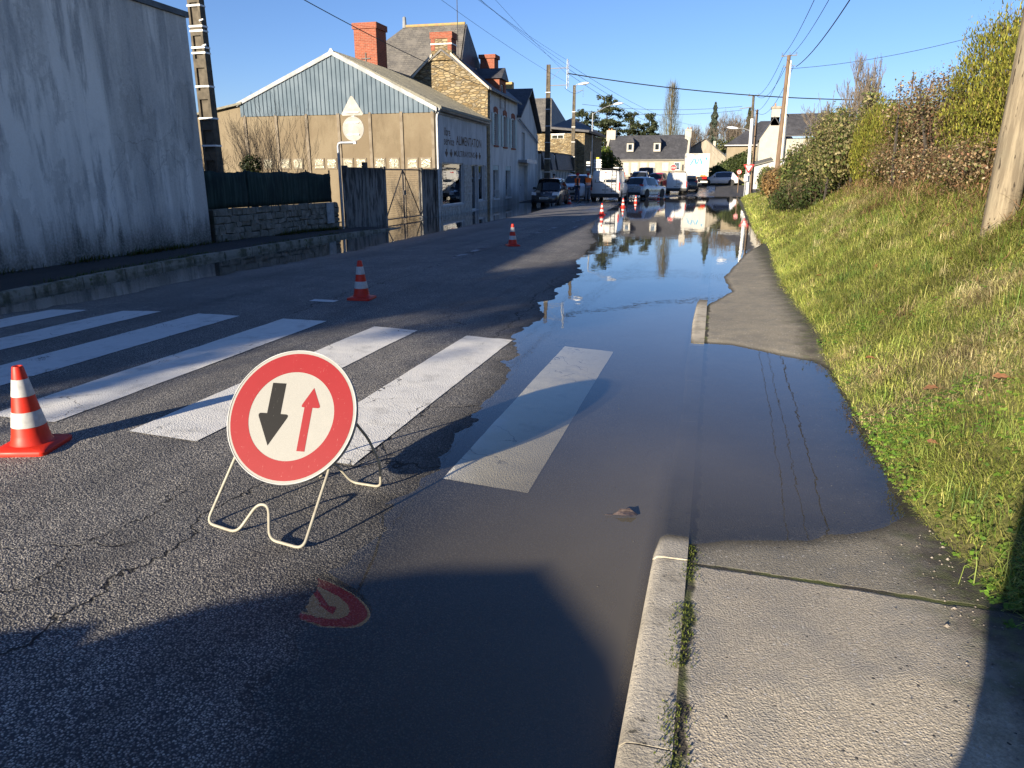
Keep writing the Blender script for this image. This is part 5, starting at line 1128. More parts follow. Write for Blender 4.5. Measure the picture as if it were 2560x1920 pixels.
def van(name, label, loc, rz, mat, L=5.1, W=.96, H=1.95, glass_rear=True, low=False):
    c = thing(name, label, 'van', loc, rz); hb = H * .60 if not low else H * .58; r = .33
    st = [(0, .36, hb, H - .05, W * .93, W * .80, 'b'), (.03, .30, hb, H - .01, W * .97, W * .85, 'b'), (.25, .25, hb, H, W, W * .86, 'b'), (L * .5, .25, hb, H + .02, W, W * .86, 'b'), (L * .53, .25, hb, H + .02, W, W * .86, 'side'), (L * .70, .25, hb - .03, H - .04, W, W * .84, 'ws'),
          (L * .87, .25, hb - .12, hb - .06, W * .98, W * .8, 'b'), (L * .97, .27, .82, .9, W * .92, W * .72, 'b'), (L, .32, .6, .66, W * .82, W * .6, 'b')]
    car_body(c, st, mat)
    for x in (-W, W):
        for y in (L * .19, L * .82): wheel(c, x * .985, y, r, .22)
        mirror(c, x * .96, L * .70, hb + .1, M_BLKPL)
        s_ = 1 if x > 0 else -1
        MB().box(min(x * .90, x * .985), max(x * .90, x * .985), -.03, .10, hb - .45, hb + .05).build('tail_light', M_TAIL, c, local=True, bevel=.015)
        lampbox(c, 'headlight', M_HEAD, [(x * .5, L - .1, .80), (x * .9, L - .2, .82), (x * .9, L - .24, .96), (x * .55, L - .15, .94)], (0, .1, 0))
        MB().box(min(x * .99, x * 1.004), max(x * .99, x * 1.004), L * .25, L * .85, .42, .50).build('side_rub_strip', M_BLKPL, c, local=True)
    MB().box(-W * .96, W * .96, -.10, .05, .30, .52).build('rear_bumper', M_BLKPL, c, local=True, bevel=.03)
    MB().box(-.012, .012, -.012, .01, .54, H - .08).build('door_gap', M_BLKPL, c, local=True)
    MB().box(.08, .30, -.03, 0, hb - .2, hb - .15).build('door_handle', M_BLKPL, c, local=True)
    plate(c, -.015, hb - .42 if not low else .66, -1)
    if glass_rear:
        for x0, x1 in ((-W * .74, -.03), (.03, W * .74)): MB().prism([(x0, -.012, hb + .04), (x1, -.012, hb + .04), (x1 * (.95 if x1 > .1 else 1), .02, H - .22), (x0 * (.95 if x0 < -.1 else 1), .02, H - .22)], (0, .012, 0)).build('rear_window', M_CARGLASS, c, local=True)
    MB().box(-.1, .1, -.005, .03, H - .12, H - .07).build('brake_light', M_TAIL, c, local=True)
    return c
v = van('white_panel_van', 'white panel van with rear ladder and roof rack beside the workers', (-6.93, 47.6, zc(-6.9, 50)), 0, PWV)
m = MB()
for x in (.40, .68): m.tube([(x, -.06, .60), (x, -.06, 1.9), (x, .1, 2.02)], .014, 6)
for k in range(7): m.tube([(.40, -.06, .68 + k * .2), (.68, -.06, .68 + k * .2)], .012, 6)
m.build('ladder', M_BLKPL, v, local=True)
m = MB()
for x in (-.72, .72): m.tube([(x, .1, 2.05), (x, 3.2, 2.09)], .025, 6)
for y in (.15, 1.0, 1.9, 2.8): m.tube([(-.78, y, 2.06), (.78, y, 2.06)], .02, 6); m.tube([(-.78, y, 1.9), (-.78, y, 2.06)], .02, 6); m.tube([(.78, y, 1.9), (.78, y, 2.06)], .02, 6)
m.build('roof_rack', M_BLKPL, v, local=True); MB().box(.45, .80, .2, 2.6, 2.09, 2.16).build('rack_box', M_GALV, v, local=True)
MB().prism([(-.62, -.014, 1.26), (-.12, -.014, 1.26), (-.1, .008, 1.68), (-.6, .008, 1.68)], (0, .004, 0)).build('window_sticker', M_SWHITE, v, local=True)
OFFv = OFF[v.name]; text3d('lettering', 'MORBIHAN', M_SWHITE, v, lambda x, y: (OFFv.x - .28 + .92 * x, OFFv.y - .028, OFFv.z + 1.40 + .13 * y), None)
v2_ = van('small_white_van', 'small white van with rounded rear queuing behind the lorry', (-3.42, 66.5, zc(-3.4, 68)), 0, PWV, 4.4, .93, 1.82, False, True)
MB().tube([(-.75, .4, 1.9), (.75, .4, 1.9)], .03, 6).build('roof_bar', M_BLKPL, v2_, local=True)
for x in (-.7, .7): MB().box(x - .05, x + .05, .36, .44, 1.78, 1.9).build('roof_bar_foot', M_BLKPL, v2_, local=True)
van('dark_van', 'dark van standing in front of the cream house shutters', (-7.9, 89.5, hz(86) + .02), pi, PG, 5.0, .95, 2.0)

# lorry
zt = zc(-2.1, 83) + .02; tr = thing('lorry', 'white box lorry with blue double peak emblem on its rear', 'lorry', (-2.15, 81.2, zt), radians(3))
M_BOXW = pm('lorry_box_white', (.50, .48, .43), (.46, .44, .395), 2, .5); M_TBLUE = pm('emblem_blue', (.08, .36, .55), (.04, .22, .38), 3, .4)
MB().box(-1.25, 1.25, 0, 7.5, 1.02, 3.38).build('box_body', M_BOXW, tr, local=True)
for k in range(6): MB().box(-1.12, 1.12, -.03, -.002, 1.12 + k * .345, 1.12 + k * .345 + .337).build('roller_slat', M_BOXW, tr, local=True)
m = MB(); m.box(-1.25, -1.14, -.05, -.001, 1.02, 3.38); m.box(1.14, 1.25, -.05, -.001, 1.02, 3.38); m.box(-1.14, 1.14, -.05, -.001, 3.20, 3.38); m.build('rear_frame', M_BOXW, tr, local=True)
MB().box(-.35, .05, -.056, -.051, 3.27, 3.32).build('maker_mark', M_SBLACK, tr, local=True)
def strip(pts, mat): MB().prism([(x, -.034, z) for x, z in pts], (0, .003, 0)).build('emblem', mat, tr, local=True)
strip([(-.78, 2.22), (-.60, 2.24), (-.28, 2.86), (-.40, 2.86)], M_TBLUE); strip([(-.32, 2.88), (-.20, 2.88), (-.02, 2.30), (-.18, 2.30)], M_TBLUE); strip([(-.06, 2.32), (.06, 2.32), (.24, 2.86), (.14, 2.88)], M_TBLUE); strip([(.24, 2.88), (.38, 2.88), (.56, 2.30), (.40, 2.30)], M_TBLUE)
strip([(-.95, 2.14), (-.6, 2.20), (-.6, 2.24)], M_TBLUE); strip([(.82, 2.72), (1.0, 2.72), (1.0, 2.98), (.82, 2.98)], M_TBLUE)
for k in range(5): strip([(.05 + k * .15, 1.72), (.15 + k * .15, 1.72), (.15 + k * .15, 1.84), (.05 + k * .15, 1.84)], pm('faint_grey', (.48, .46, .42)))
MB().box(-1.1, 1.1, .2, 9.4, .75, 1.0).build('chassis', M_BLKPL, tr, local=True); MB().box(-1.2, 1.2, -.05, .03, .40, .58).build('under_run_bar', M_BOXW, tr, local=True)
for x in (-1, 1):
    MB().box(min(x * .62, x * 1.1), max(x * .62, x * 1.1), -.04, .04, .78, .96).build('tail_light', M_TAIL, tr, local=True)
    for y in (1.6, 7.9): wheel(tr, x * 1.2, y, .46, .3)
    MB().box(min(x * .4, x * 1.1), max(x * .4, x * 1.1), -.06, -.05, 1.05, 1.10).build('reflector', M_AMBER, tr, local=True)
for x in (.45, .62, .80): MB().box(x, x + .12, -.065, -.055, 1.04, 1.2).build('hazard_mark', M_AMBER, tr, local=True)
MB().box(-.18, .18, -.03, .02, .62, .78).build('number_plate', M_PLATE, tr, local=True); MB().box(-1.18, 1.18, 7.7, 9.6, .6, 2.9).build('cab', M_BOXW, tr, local=True, bevel=.12)
for x in (-1.38, 1.38): MB().box(x - .1, x + .1, 9.1, 9.2, 1.7, 2.4).build('mirror', M_BLKPL, tr, local=True)
MB().box(-1.0, 1.0, .4, .6, .45, .74).build('mudguard', M_BLKPL, tr, local=True)
# ================================================================ CONES, MAIN SIGN, PEOPLE
M_CONEO = pm('cone_orange', (.56, .024, .008), (.50, .020, .007), 6, .5, fine=.06); M_CONEW = pm('cone_reflective_white', (.46, .458, .44), (.40, .398, .385), 18, .45)
def cone_obj():
    c = thing('traffic_cone', 'x', 'traffic cone', (0, 0, 0)); N = 28
    rr = lambda z: .104 + (.028 - .104) * (z - .05) / .45
    b = MB()
    def ring(h, s, r_):   # rounded square
        out = []
        for q in range(4):
            cx, cy = [(1, 1), (-1, 1), (-1, -1), (1, -1)][q]
            for k in range(5): a = q * pi / 2 + k * pi / 8; out.append(((s - r_) * cx + r_ * cos(a), (s - r_) * cy + r_ * sin(a), h))
        return out
    R = [ring(0, .152, .03), ring(.022, .155, .03), ring(.030, .150, .03), ring(.042, .118, .1)]; n = 20
    b.add([p for r_ in R for p in r_], [(i * n + k, i * n + (k + 1) % n, (i + 1) * n + (k + 1) % n, (i + 1) * n + k) for i in range(3) for k in range(n)] + [tuple(range(n)), tuple(range(3 * n, 4 * n))])
    b.build('base', M_CONEO, c, smooth=40, local=True)
    MB().lathe([(.116, .038), (.106, .05)] + [(rr(z), z) for z in (.1, .2, .3, .4, .49)] + [(.026, .5), (.020, .5), (.019, .47)], N).build('cone_body', M_CONEO, c, smooth=40, local=True)
    for z0, z1 in ((.145, .235), (.325, .425)): MB().lathe([(rr(z0) + .0005, z0), (rr(z0) + .0022, z0 + .002), (rr(z1) + .0022, z1 - .002), (rr(z1) + .0005, z1)], N, cap=False).build('white_band', M_CONEW, c, smooth=40, local=True)
    return c
cones = [((-3.98, 3.19), 'orange and white traffic cone on the zebra crossing stripes left of the round sign', .3), ((-4.58, 8.79), 'orange and white cone on the road centre line just past the zebra crossing', .1),
         ((-4.68, 16.93), 'orange and white cone standing alone on the dashed centre line facing the stone wall', .5), ((-4.74, 31.8), 'orange and white cone at the water edge opposite the grocery shop', .2),
         ((-4.77, 39.6), 'orange and white cone mirrored in the flood in front of the ladder van', .7), ((-8.54, 43.9), 'orange and white cone by the feet of the workers next to the black city car', .4),
         ((-4.77, 46.0), 'orange and white cone in the shallow flood beside the ladder van wheel', .2), ((-3.85, 52.3), 'orange and white cone at the far flood edge in front of the silver hatchback', .9)]
proto = cone_obj()
for i, ((x, y), lab, rz) in enumerate(cones):
    o = proto if i == 0 else copy_tree(proto)
    f_ = 1 - float(z_road(np.array([x]), np.array([y]))[0]) / 1.62; x, y = x * f_, y * f_
    o.location = (x, y, float(z_road(np.array([x]), np.array([y]))[0]) - .001); o.rotation_euler = (0, 0, rz); o['label'] = lab; o['group'] = 'traffic cones along the flooded lane'

# ---- round priority sign on its folding stand
sg = thing('round_priority_sign', 'round red and white sign with black and red arrows on a folding wire stand', 'road sign', (-1.9, 2.8, 0))
M_SRED = NT('scratched_sign_red'); t = M_SRED; P = t.coord('Position'); sc = t.noise(t.coord('Position', (3, 3, 40), (.3, .9, .2)), 6, 4, .7); s2 = t.noise(t.coord('Position', (50, 4, 6), (.8, .2, .5)), 5, 3, .6)
c = t.mix(t.noise(P, 14, 4), (.185, .0055, .009), (.21, .008, .012)); c = t.mix(t.math('MULTIPLY', t.step(t.math('MAXIMUM', sc, s2), .68, .73), .55), c, (.55, .25, .23)); t.bsdf(c, .5, 0, .2); M_SRED = t.m
M_SWH = NT('reflective_sign_white'); t = M_SWH; P = t.coord('Position'); v = t.n('TexVoronoi'); v.inputs['Scale'].default_value = 260; t.l(P, v.inputs['Vector'])
c = t.mix(t.step(v.outputs['Distance'], .2, .6), (.27, .268, .25), (.24, .238, .222)); c = t.mix(t.math('MULTIPLY', t.step(t.noise(P, 9, 5, .7), .52, .7), .4), c, (.29, .28, .255)); t.bsdf(c, .5, 0, .2); M_SWH = t.m
M_SBK = NT('scratched_sign_black'); t = M_SBK; P = t.coord('Position'); sc = t.noise(t.coord('Position', (60, 5, 8), (.2, .5, .9)), 4, 4, .7)
c = t.mix(t.math('MULTIPLY', t.step(sc, .66, .72), .6), (.011, .011, .0115), (.22, .22, .20)); t.bsdf(c, .6, 0, .12); M_SBK = t.m
yw_, ln_ = radians(4), radians(32); U = Vector((cos(yw_), sin(yw_), 0)); n0 = Vector((-U.y, U.x, 0)); Vv = n0 * sin(ln_) + Vector((0, 0, cos(ln_))); Nn = U.cross(Vv); Cn = Vector((-1.899, 2.848, .508))
def sp(a, b, d=0): return Cn + U * a + Vv * b + Nn * d
def sdisc(name, r0, r1, d, th, mat, par, n=72):
    mb = MB(); a = [(cos(2 * pi * k / n), sin(2 * pi * k / n)) for k in range(n)]
    if r0 == 0:
        pts = [sp(x * r1, y * r1, d) for x, y in a]; mb.prism(pts, -Nn * th)
    else:
        vs = [sp(x * r0, y * r0, d) for x, y in a] + [sp(x * r1, y * r1, d) for x, y in a] + [sp(x * r0, y * r0, d - th) for x, y in a] + [sp(x * r1, y * r1, d - th) for x, y in a]; fs = []
        for k in range(n):
            j = (k + 1) % n; fs += [(k, j, n + j, n + k), (n + k, n + j, 3 * n + j, 3 * n + k), (2 * n + k, 2 * n + j, j, k), (3 * n + k, 3 * n + j, 2 * n + j, 2 * n + k)]
        mb.add(vs, fs)
    return mb.build(name, mat, par, smooth=40)
pl_ = sdisc('plate', 0, .330, 0, .004, M_SWH, sg)
sdisc('plate_edge', .3285, .3335, .003, .026, pm('grey_edge_trim', (.36, .37, .37), (.28, .29, .29), 9, .5), sg)
sdisc('plate_back', 0, .3280, -.0045, .003, pm('dark_plate_back', (.05, .052, .055), None, 6, .6), sg)
sdisc('red_ring', .221, .316, .0012, .0011, M_SRED, pl_)
def rounded(pts, rad):
    out = []; n = len(pts)
    for i in range(n):
        p = Vector(pts[i]); r_ = rad[i]
        if r_ == 0: out.append(tuple(p)); continue
        a = (Vector(pts[i - 1]) - p).normalized(); b = (Vector(pts[(i + 1) % n]) - p).normalized(); h = a.angle(b) / 2; tl = min(r_ / math.tan(h), .03)
        s_, e_ = p + a * tl, p + b * tl
        for k in range(6): u = k / 5; out.append(tuple(s_ * (1 - u) ** 2 + p * 2 * u * (1 - u) + e_ * u * u))
    return out
def arrow(name, pts, rad, mat):
    MB().prism([sp(x, y, .0014) for x, y in rounded(pts, rad)], -Nn * .0013).build(name, mat, pl_)
arrow('black_arrow', [(-.127, .160), (-.056, .160), (-.056, .006), (-.008, .006), (-.0915, -.152), (-.178, .006), (-.127, .006)], [0, 0, 0, .014, 0, .014, 0], M_SBK)
arrow('red_arrow', [(.062, -.168), (.103, -.168), (.103, .047), (.146, .047), (.094, .146), (.040, .047), (.062, .047)], [0, 0, 0, .010, 0, .010, 0], M_SRED)
M_STAND = pm('cream_painted_steel', (.34, .325, .26), (.29, .265, .21), 12, .5, fine=.08)
def smooth_path(pts, rad=.035):
    P_ = [Vector(p) for p in pts]; out = [P_[0]]
    for i in range(1, len(P_) - 1):
        a, p, b = P_[i - 1], P_[i], P_[i + 1]; d1 = min(rad, (a - p).length * .45); d2 = min(rad, (b - p).length * .45); s_, e_ = p + (a - p).normalized() * d1, p + (b - p).normalized() * d2
        for k in range(6): u = k / 5; out.append(s_ * (1 - u) ** 2 + p * 2 * u * (1 - u) + e_ * u * u)
    return out + [P_[-1]]
def zg(x, y): return float(z_road(np.array([x]), np.array([y]))[0])
gz_ = zg(-1.95, 2.55) + .006
tb = sp(-.17, .12, -.02), sp(.19, .12, -.02)
front = [tuple(tb[0]), tuple(sp(-.255, -.195, -.022)), (-2.226, 2.570, gz_ + .008), (-2.035, 2.536, gz_), (-1.955, 2.60, gz_ + .128), (-1.895, 2.60, gz_ + .128), (-1.845, 2.508, gz_ + .008), (-1.652, 2.478, gz_ + .004), tuple(sp(.235, -.225, -.022)), tuple(tb[1])]
MB().tube(smooth_path(front, .045), .0072, 10).build('front_frame', M_STAND, sg, smooth=60)
gr_ = zg(-1.7, 3.2) + .006
rear = [tuple(tb[1]), (-1.62, 3.09, .33), (-1.595, 3.15, .18), (-1.617, 3.195, gr_), (-1.795, 3.205, gr_ + .002), (-1.855, 3.15, gr_ + .125), (-1.93, 3.15, gr_ + .13), (-1.99, 3.225, gr_ + .002), (-2.17, 3.24, gr_), (-2.19, 3.18, .18), (-2.13, 3.11, .33), tuple(tb[0])]
MB().tube(smooth_path(rear, .04), .0072, 10).build('rear_frame', M_STAND, sg, smooth=60)
for x in (-.17, .19): MB().tube([sp(x - .03, .12, -.02), sp(x + .03, .12, -.02)], .014, 8).build('hinge', pm('dark_hinge', (.05, .05, .05)), sg)
MB().tube([sp(-.2, -.06, -.014), sp(.22, -.06, -.014)], .008, 6).build('cross_rail', M_GALV, sg)

# ---- people: one skinned body each, clothes over it
M_SKIN = pm('skin', (.42, .22, .15), (.38, .19, .13), 9, .55); M_VEST = pm('orange_vest', (1.0, .19, .02), (.95, .16, .02), 6, .7); M_JEANS = pm('blue_jeans', (.035, .05, .09), (.05, .065, .11), 9, .9); M_JEANS2 = pm('grey_jeans', (.10, .12, .15), (.14, .16, .19), 9, .9)
M_DARKC = pm('dark_jacket', (.015, .017, .022), (.025, .026, .03), 6, .85); M_REDC = pm('red_cap', (.35, .02, .015), (.28, .02, .015), 6, .8); M_HAIR = pm('dark_hair', (.02, .014, .010), (.03, .02, .015), 30, .7); M_SHOE = pm('dark_shoe', (.02, .018, .016), (.03, .026, .02), 9, .6); M_REFL = pm('reflective_tape', (.7, .7, .66), None, 9, .35)
def skin(name, verts, edges, mat, parent, roots=(0,), sub=2):
    me = bpy.data.meshes.new(name); me.from_pydata([v[:3] for v in verts], edges, []); me.materials.append(mat)
    o = bpy.data.objects.new(name, me); COL.objects.link(o); o.parent = parent
    md = o.modifiers.new('skin', 'SKIN'); md.use_smooth_shade = True; md.branch_smoothing = .3
    if not me.skin_vertices: bpy.context.view_layer.objects.active = o; bpy.ops.mesh.customdata_skin_add()
    for i, d in enumerate(me.skin_vertices[0].data):
        r_ = verts[i][3]; d.radius = (r_, r_) if not isinstance(r_, tuple) else r_; d.use_root = i in roots
    s_ = o.modifiers.new('sub', 'SUBSURF'); s_.levels = sub - 1; s_.render_levels = sub
    return o
def person(label, loc, rz, H=1.75, top=M_DARKC, legs=M_JEANS, vest=True, cap=M_REDC, armL='down', armR='down', stride=.10, group=None, lean=0):
    p = thing('person', label, 'person', loc, rz, group); k = H / 1.75
    fl, fr_ = stride, -stride
    J = dict(pel=(0, 0, .97), bel=(0, .005, 1.08), che=(0, .01 + lean * .5, 1.27), upc=(0, lean, 1.40), nek=(0, lean * 1.1 + .005, 1.50), hb=(0, lean * 1.2 + .015, 1.57), hm=(0, lean * 1.3 + .025, 1.65), ht=(0, lean * 1.3 + .01, 1.725), nose=(0, lean * 1.3 + .115, 1.625), chin=(0, lean * 1.3 + .075, 1.555))
    for s_, n, st_, arm in ((1, 'L', fl, armL), (-1, 'R', fr_, armR)):
        J.update({'hip' + n: (s_ * .09, 0, .93), 'kne' + n: (s_ * .105, st_ * .7 + .02, .50), 'ank' + n: (s_ * .11, st_, .085), 'hee' + n: (s_ * .11, st_ - .03, .04), 'toe' + n: (s_ * .135, st_ + .17, .03), 'sho' + n: (s_ * .19, lean, 1.41)})
        if arm == 'down': J.update({'elb' + n: (s_ * .24, -.02 + lean * .6, 1.13), 'wri' + n: (s_ * .25, .06 + lean * .4, .88), 'han' + n: (s_ * .25, .085 + lean * .3, .80)})
        elif arm == 'fwd': J.update({'elb' + n: (s_ * .24, .04, 1.14), 'wri' + n: (s_ * .18, .26, 1.08), 'han' + n: (s_ * .15, .34, 1.09)})
        else: J.update({'elb' + n: (s_ * .22, .12, 1.22), 'wri' + n: (s_ * .12, .22, 1.47), 'han' + n: (s_ * .10, .23, 1.55)})
    J = {a: tuple(c * k for c in b) for a, b in J.items()}
    R = dict(pel=(.15, .11), bel=(.14, .10), che=(.155, .11), upc=(.13, .09), nek=.055, hb=.062, hm=.085, ht=.05, nose=.014, chin=.026)
    for n in 'LR': R.update({'hip' + n: .085, 'kne' + n: .058, 'ank' + n: .04, 'hee' + n: .036, 'toe' + n: .028, 'sho' + n: .06, 'elb' + n: .042, 'wri' + n: .028, 'han' + n: .030})
    E = [('pel', 'bel'), ('bel', 'che'), ('che', 'upc'), ('upc', 'nek'), ('nek', 'hb'), ('hb', 'hm'), ('hm', 'ht'), ('hm', 'nose'), ('hb', 'chin')]
    for n in 'LR': E += [('pel', 'hip' + n), ('hip' + n, 'kne' + n), ('kne' + n, 'ank' + n), ('ank' + n, 'hee' + n), ('ank' + n, 'toe' + n), ('upc', 'sho' + n), ('sho' + n, 'elb' + n), ('elb' + n, 'wri' + n), ('wri' + n, 'han' + n)]
    for n, s_ in (('L', 1), ('R', -1)):
        h_, w_ = Vector(J['han' + n]), Vector(J['wri' + n]); d = (h_ - w_).normalized(); sd = Vector((0, 1, 0)) if abs(d.z) > .5 else Vector((s_, 0, 0)); sd = (sd - d * sd.dot(d)).normalized(); nn = d.cross(sd) * -s_
        for q, (off, ln) in enumerate([(-.030, .062), (-.011, .075), (.009, .072), (.028, .055)]):
            a, b = h_ + sd * off + d * (.035 + ln * .5), h_ + sd * off + d * (.03 + ln * .85) + nn * .022; J[f'f{q}a{n}'] = tuple(a); J[f'f{q}b{n}'] = tuple(b); R[f'f{q}a{n}'] = .0085; R[f'f{q}b{n}'] = .007; E += [('han' + n, f'f{q}a{n}'), (f'f{q}a{n}', f'f{q}b{n}')]
        J['th' + n] = tuple(h_ - d * .005 - sd * .05 + nn * .015); R['th' + n] = .0095; E.append(('han' + n, 'th' + n))
    def mk(name, keys, mat, grow=0, edges=None, rr=None):
        ks = list(keys); vs = []
        for q in ks:
            r_ = (rr or {}).get(q, R[q]); r_ = tuple((x + grow) * k for x in r_) if isinstance(r_, tuple) else (r_ + grow) * k
            vs.append((*J[q], r_))
        es = [(ks.index(a), ks.index(b)) for a, b in (edges or E) if a in ks and b in ks]
        return skin(name, vs, es, mat, p)
    mk('body', J.keys(), M_SKIN)
    mk('trousers', ['pel', 'hipL', 'hipR', 'kneL', 'kneR', 'ankL', 'ankR'], legs, .022)
    mk('jacket', ['bel', 'pel', 'che', 'upc', 'shoL', 'elbL', 'wriL', 'shoR', 'elbR', 'wriR'], top, .018)
    if vest:
        v_ = mk('vest', ['che', 'bel', 'upc', 'pel'], M_VEST, .045, rr=dict(upc=(.165, .095), che=(.165, .115), bel=(.15, .11), pel=(.15, .115)))
        for zz in (1.12, 1.02):
            m = MB(); m.lathe([(1, 0), (1, .04)], 20, cap=False); m.v = [(x * .205 * k, y * .158 * k + .005, (z + zz) * k) for x, y, z in m.v]; m.build('reflective_tape', M_REFL, v_, local=True)
    for n in 'LR': mk('shoe', ['ank' + n, 'hee' + n, 'toe' + n], M_SHOE, .012)
    hc = Vector(J['hm']) + Vector((0, -.015 * k, .03 * k)); m = MB(); m.lathe([(.001, .10), (.05, .092), (.085, .06), (.098, .02), (.097, -.02), (.085, -.05)], 16, cap=False); m.v = [(x * k + hc.x, y * 1.12 * k + hc.y, z * k + hc.z) for x, y, z in m.v]
    hr = m.build('cap' if cap is not M_HAIR else 'hair', cap, p, smooth=60, local=True)
    if cap is not M_HAIR: MB().prism([(hc.x + .07 * k * cos(a), hc.y + .095 * k + .075 * k * sin(a), hc.z + .005) for a in np.linspace(0, pi, 8)], (0, 0, .012)).build('peak', cap, hr, local=True)
    return p
def shadow_coat(p, k=1.04):  # flared coat added only to broaden the unseen photographer's cast shadow
    m = MB(); m.lathe([(.20, 1.30), (.21, 1.0), (.22, .75), (.25, .42), (.24, .41)], 20, cap=False); m.v = [(x * k, y * .8 * k, z * k) for x, y, z in m.v]; m.build('coat', M_DARKC, p, smooth=60, local=True)
def zr_(x, y): return float(z_road(np.array([x]), np.array([y]))[0]) - .004
person('worker in orange vest and red cap, arms hanging, beside the parked white car', (-8.30, 45.0, zr_(-8.3, 45)), radians(-70), 1.76, M_DARKC, M_JEANS, stride=.10)
person('worker in orange vest and pale jeans standing next to the ladder van', (-7.95, 46.9, zr_(-7.95, 46.9)), radians(200), 1.74, M_DARKC, M_JEANS2, armL='fwd', stride=.06)
person('worker in orange jacket and red cap standing behind the silver hatchback', (-7.35, 66.0, zr_(-7.35, 66)), radians(150), 1.82, M_VEST, M_JEANS, stride=.05)
person('person in dark clothes walking on the pavement behind the black city car', (-10.9, 50.2, .06), radians(170), 1.72, M_DARKC, M_DARKC, vest=False, cap=M_HAIR, armR='up', stride=.12)
lc_ = person('unseen photographer on the footpath at the kerb edge, in a dark coat added to broaden the shadow', (.03, -.50, float(z_path(np.array([.03]), np.array([-.5]))[0])), radians(40), 1.60, M_DARKC, M_JEANS, vest=False, cap=M_HAIR, stride=.06)
shadow_coat(lc_)
# ================================================================ VEGETATION
def leaf_mat(name, trans=.35, rough=.6):
    t = NT(name); a = t.n('Attribute'); a.attribute_name = 'Col'; col = a.outputs['Color']
    d = t.n('BsdfPrincipled'); t.l(col, d.inputs['Base Color']); d.inputs['Roughness'].default_value = rough; d.inputs['Specular IOR Level'].default_value = .25
    tr_ = t.n('BsdfTranslucent'); t.setin(tr_.inputs['Color'], t.mix(1.0, col, (1.0, 1.0, .6), 'MULTIPLY'))
    mx = t.n('MixShader'); mx.inputs[0].default_value = trans; t.l(d.outputs[0], mx.inputs[1]); t.l(tr_.outputs[0], mx.inputs[2]); t.l(mx.outputs[0], t.out.inputs['Surface']); return t.m
M_LEAF = leaf_mat('leaf'); M_GRASS = leaf_mat('grass_blade', .30); M_TWIG = pm('bare_bark', (.16, .13, .10), (.10, .08, .06), 6, .9); M_TWIGD = pm('dark_bark', (.05, .042, .035), (.035, .03, .025), 6, .9)
def pick(cols, n, jit=.18):
    w = np.array([c[1] for c in cols], float); w /= w.sum(); C_ = np.array([c[0] for c in cols])
    c = C_[rng.choice(len(cols), n, p=w)]; return c * (1 + jit * rng.standard_normal((n, 1))).clip(.4, 1.8)
def unit(v): return v / np.maximum(np.linalg.norm(v, axis=1, keepdims=True), 1e-9)

def blades(base, length, width, az, lean, curl, cols):
    """curved 3-triangle blades; all array inputs of length n"""
    n = len(base); d = np.stack([np.cos(az), np.sin(az), np.zeros(n)], 1); s = np.stack([-np.sin(az), np.cos(az), np.zeros(n)], 1); up = np.array([0, 0, 1.0])
    L = length[:, None]; W = width[:, None]; sl, cl = np.sin(lean)[:, None], np.cos(lean)[:, None]
    mid = base + (d * sl + up * cl) * L * .55; l2 = lean + curl; tip = mid + (d * np.sin(l2)[:, None] + up * np.cos(l2)[:, None]) * L * .5
    V = np.stack([base - s * W, base + s * W, mid - s * W * .8, mid + s * W * .8, tip], 1).reshape(-1, 3)
    b = np.arange(n)[:, None] * 5; F = np.concatenate([b + np.array([[0, 1, 2]]), b + np.array([[1, 3, 2]]), b + np.array([[2, 3, 4]])], 0)
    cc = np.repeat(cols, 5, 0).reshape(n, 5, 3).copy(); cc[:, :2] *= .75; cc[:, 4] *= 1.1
    return V, F, cc.reshape(-1, 3)
def quads(c, nrm, size, asp, cols, droop=0):
    n = len(c); r = unit(rng.standard_normal((n, 3))); u = unit(np.cross(nrm, r)); v = np.cross(nrm, u); S = size[:, None]
    V = np.stack([c - u * S * .5 * asp, c - v * S * .16 + nrm * S * .05, c + u * S * .5 * asp, c + v * S * .5 + nrm * S * .05], 1)
    V = np.stack([c - v * S * .5, c + u * S * .5 * asp + nrm * S * .08, c + v * S * .5, c - u * S * .5 * asp + nrm * S * .08], 1).reshape(-1, 3)
    F = np.arange(n * 4).reshape(n, 4); return V, F, np.repeat(cols, 4, 0)

GREEN = [((.34, .41, .085), 3), ((.46, .50, .12), 3), ((.22, .30, .065), 1.0), ((.56, .53, .18), 2.5)]
STRAW = [((.66, .58, .31), 3), ((.56, .46, .23), 2), ((.34, .24, .13), .8), ((.54, .51, .20), 3)]
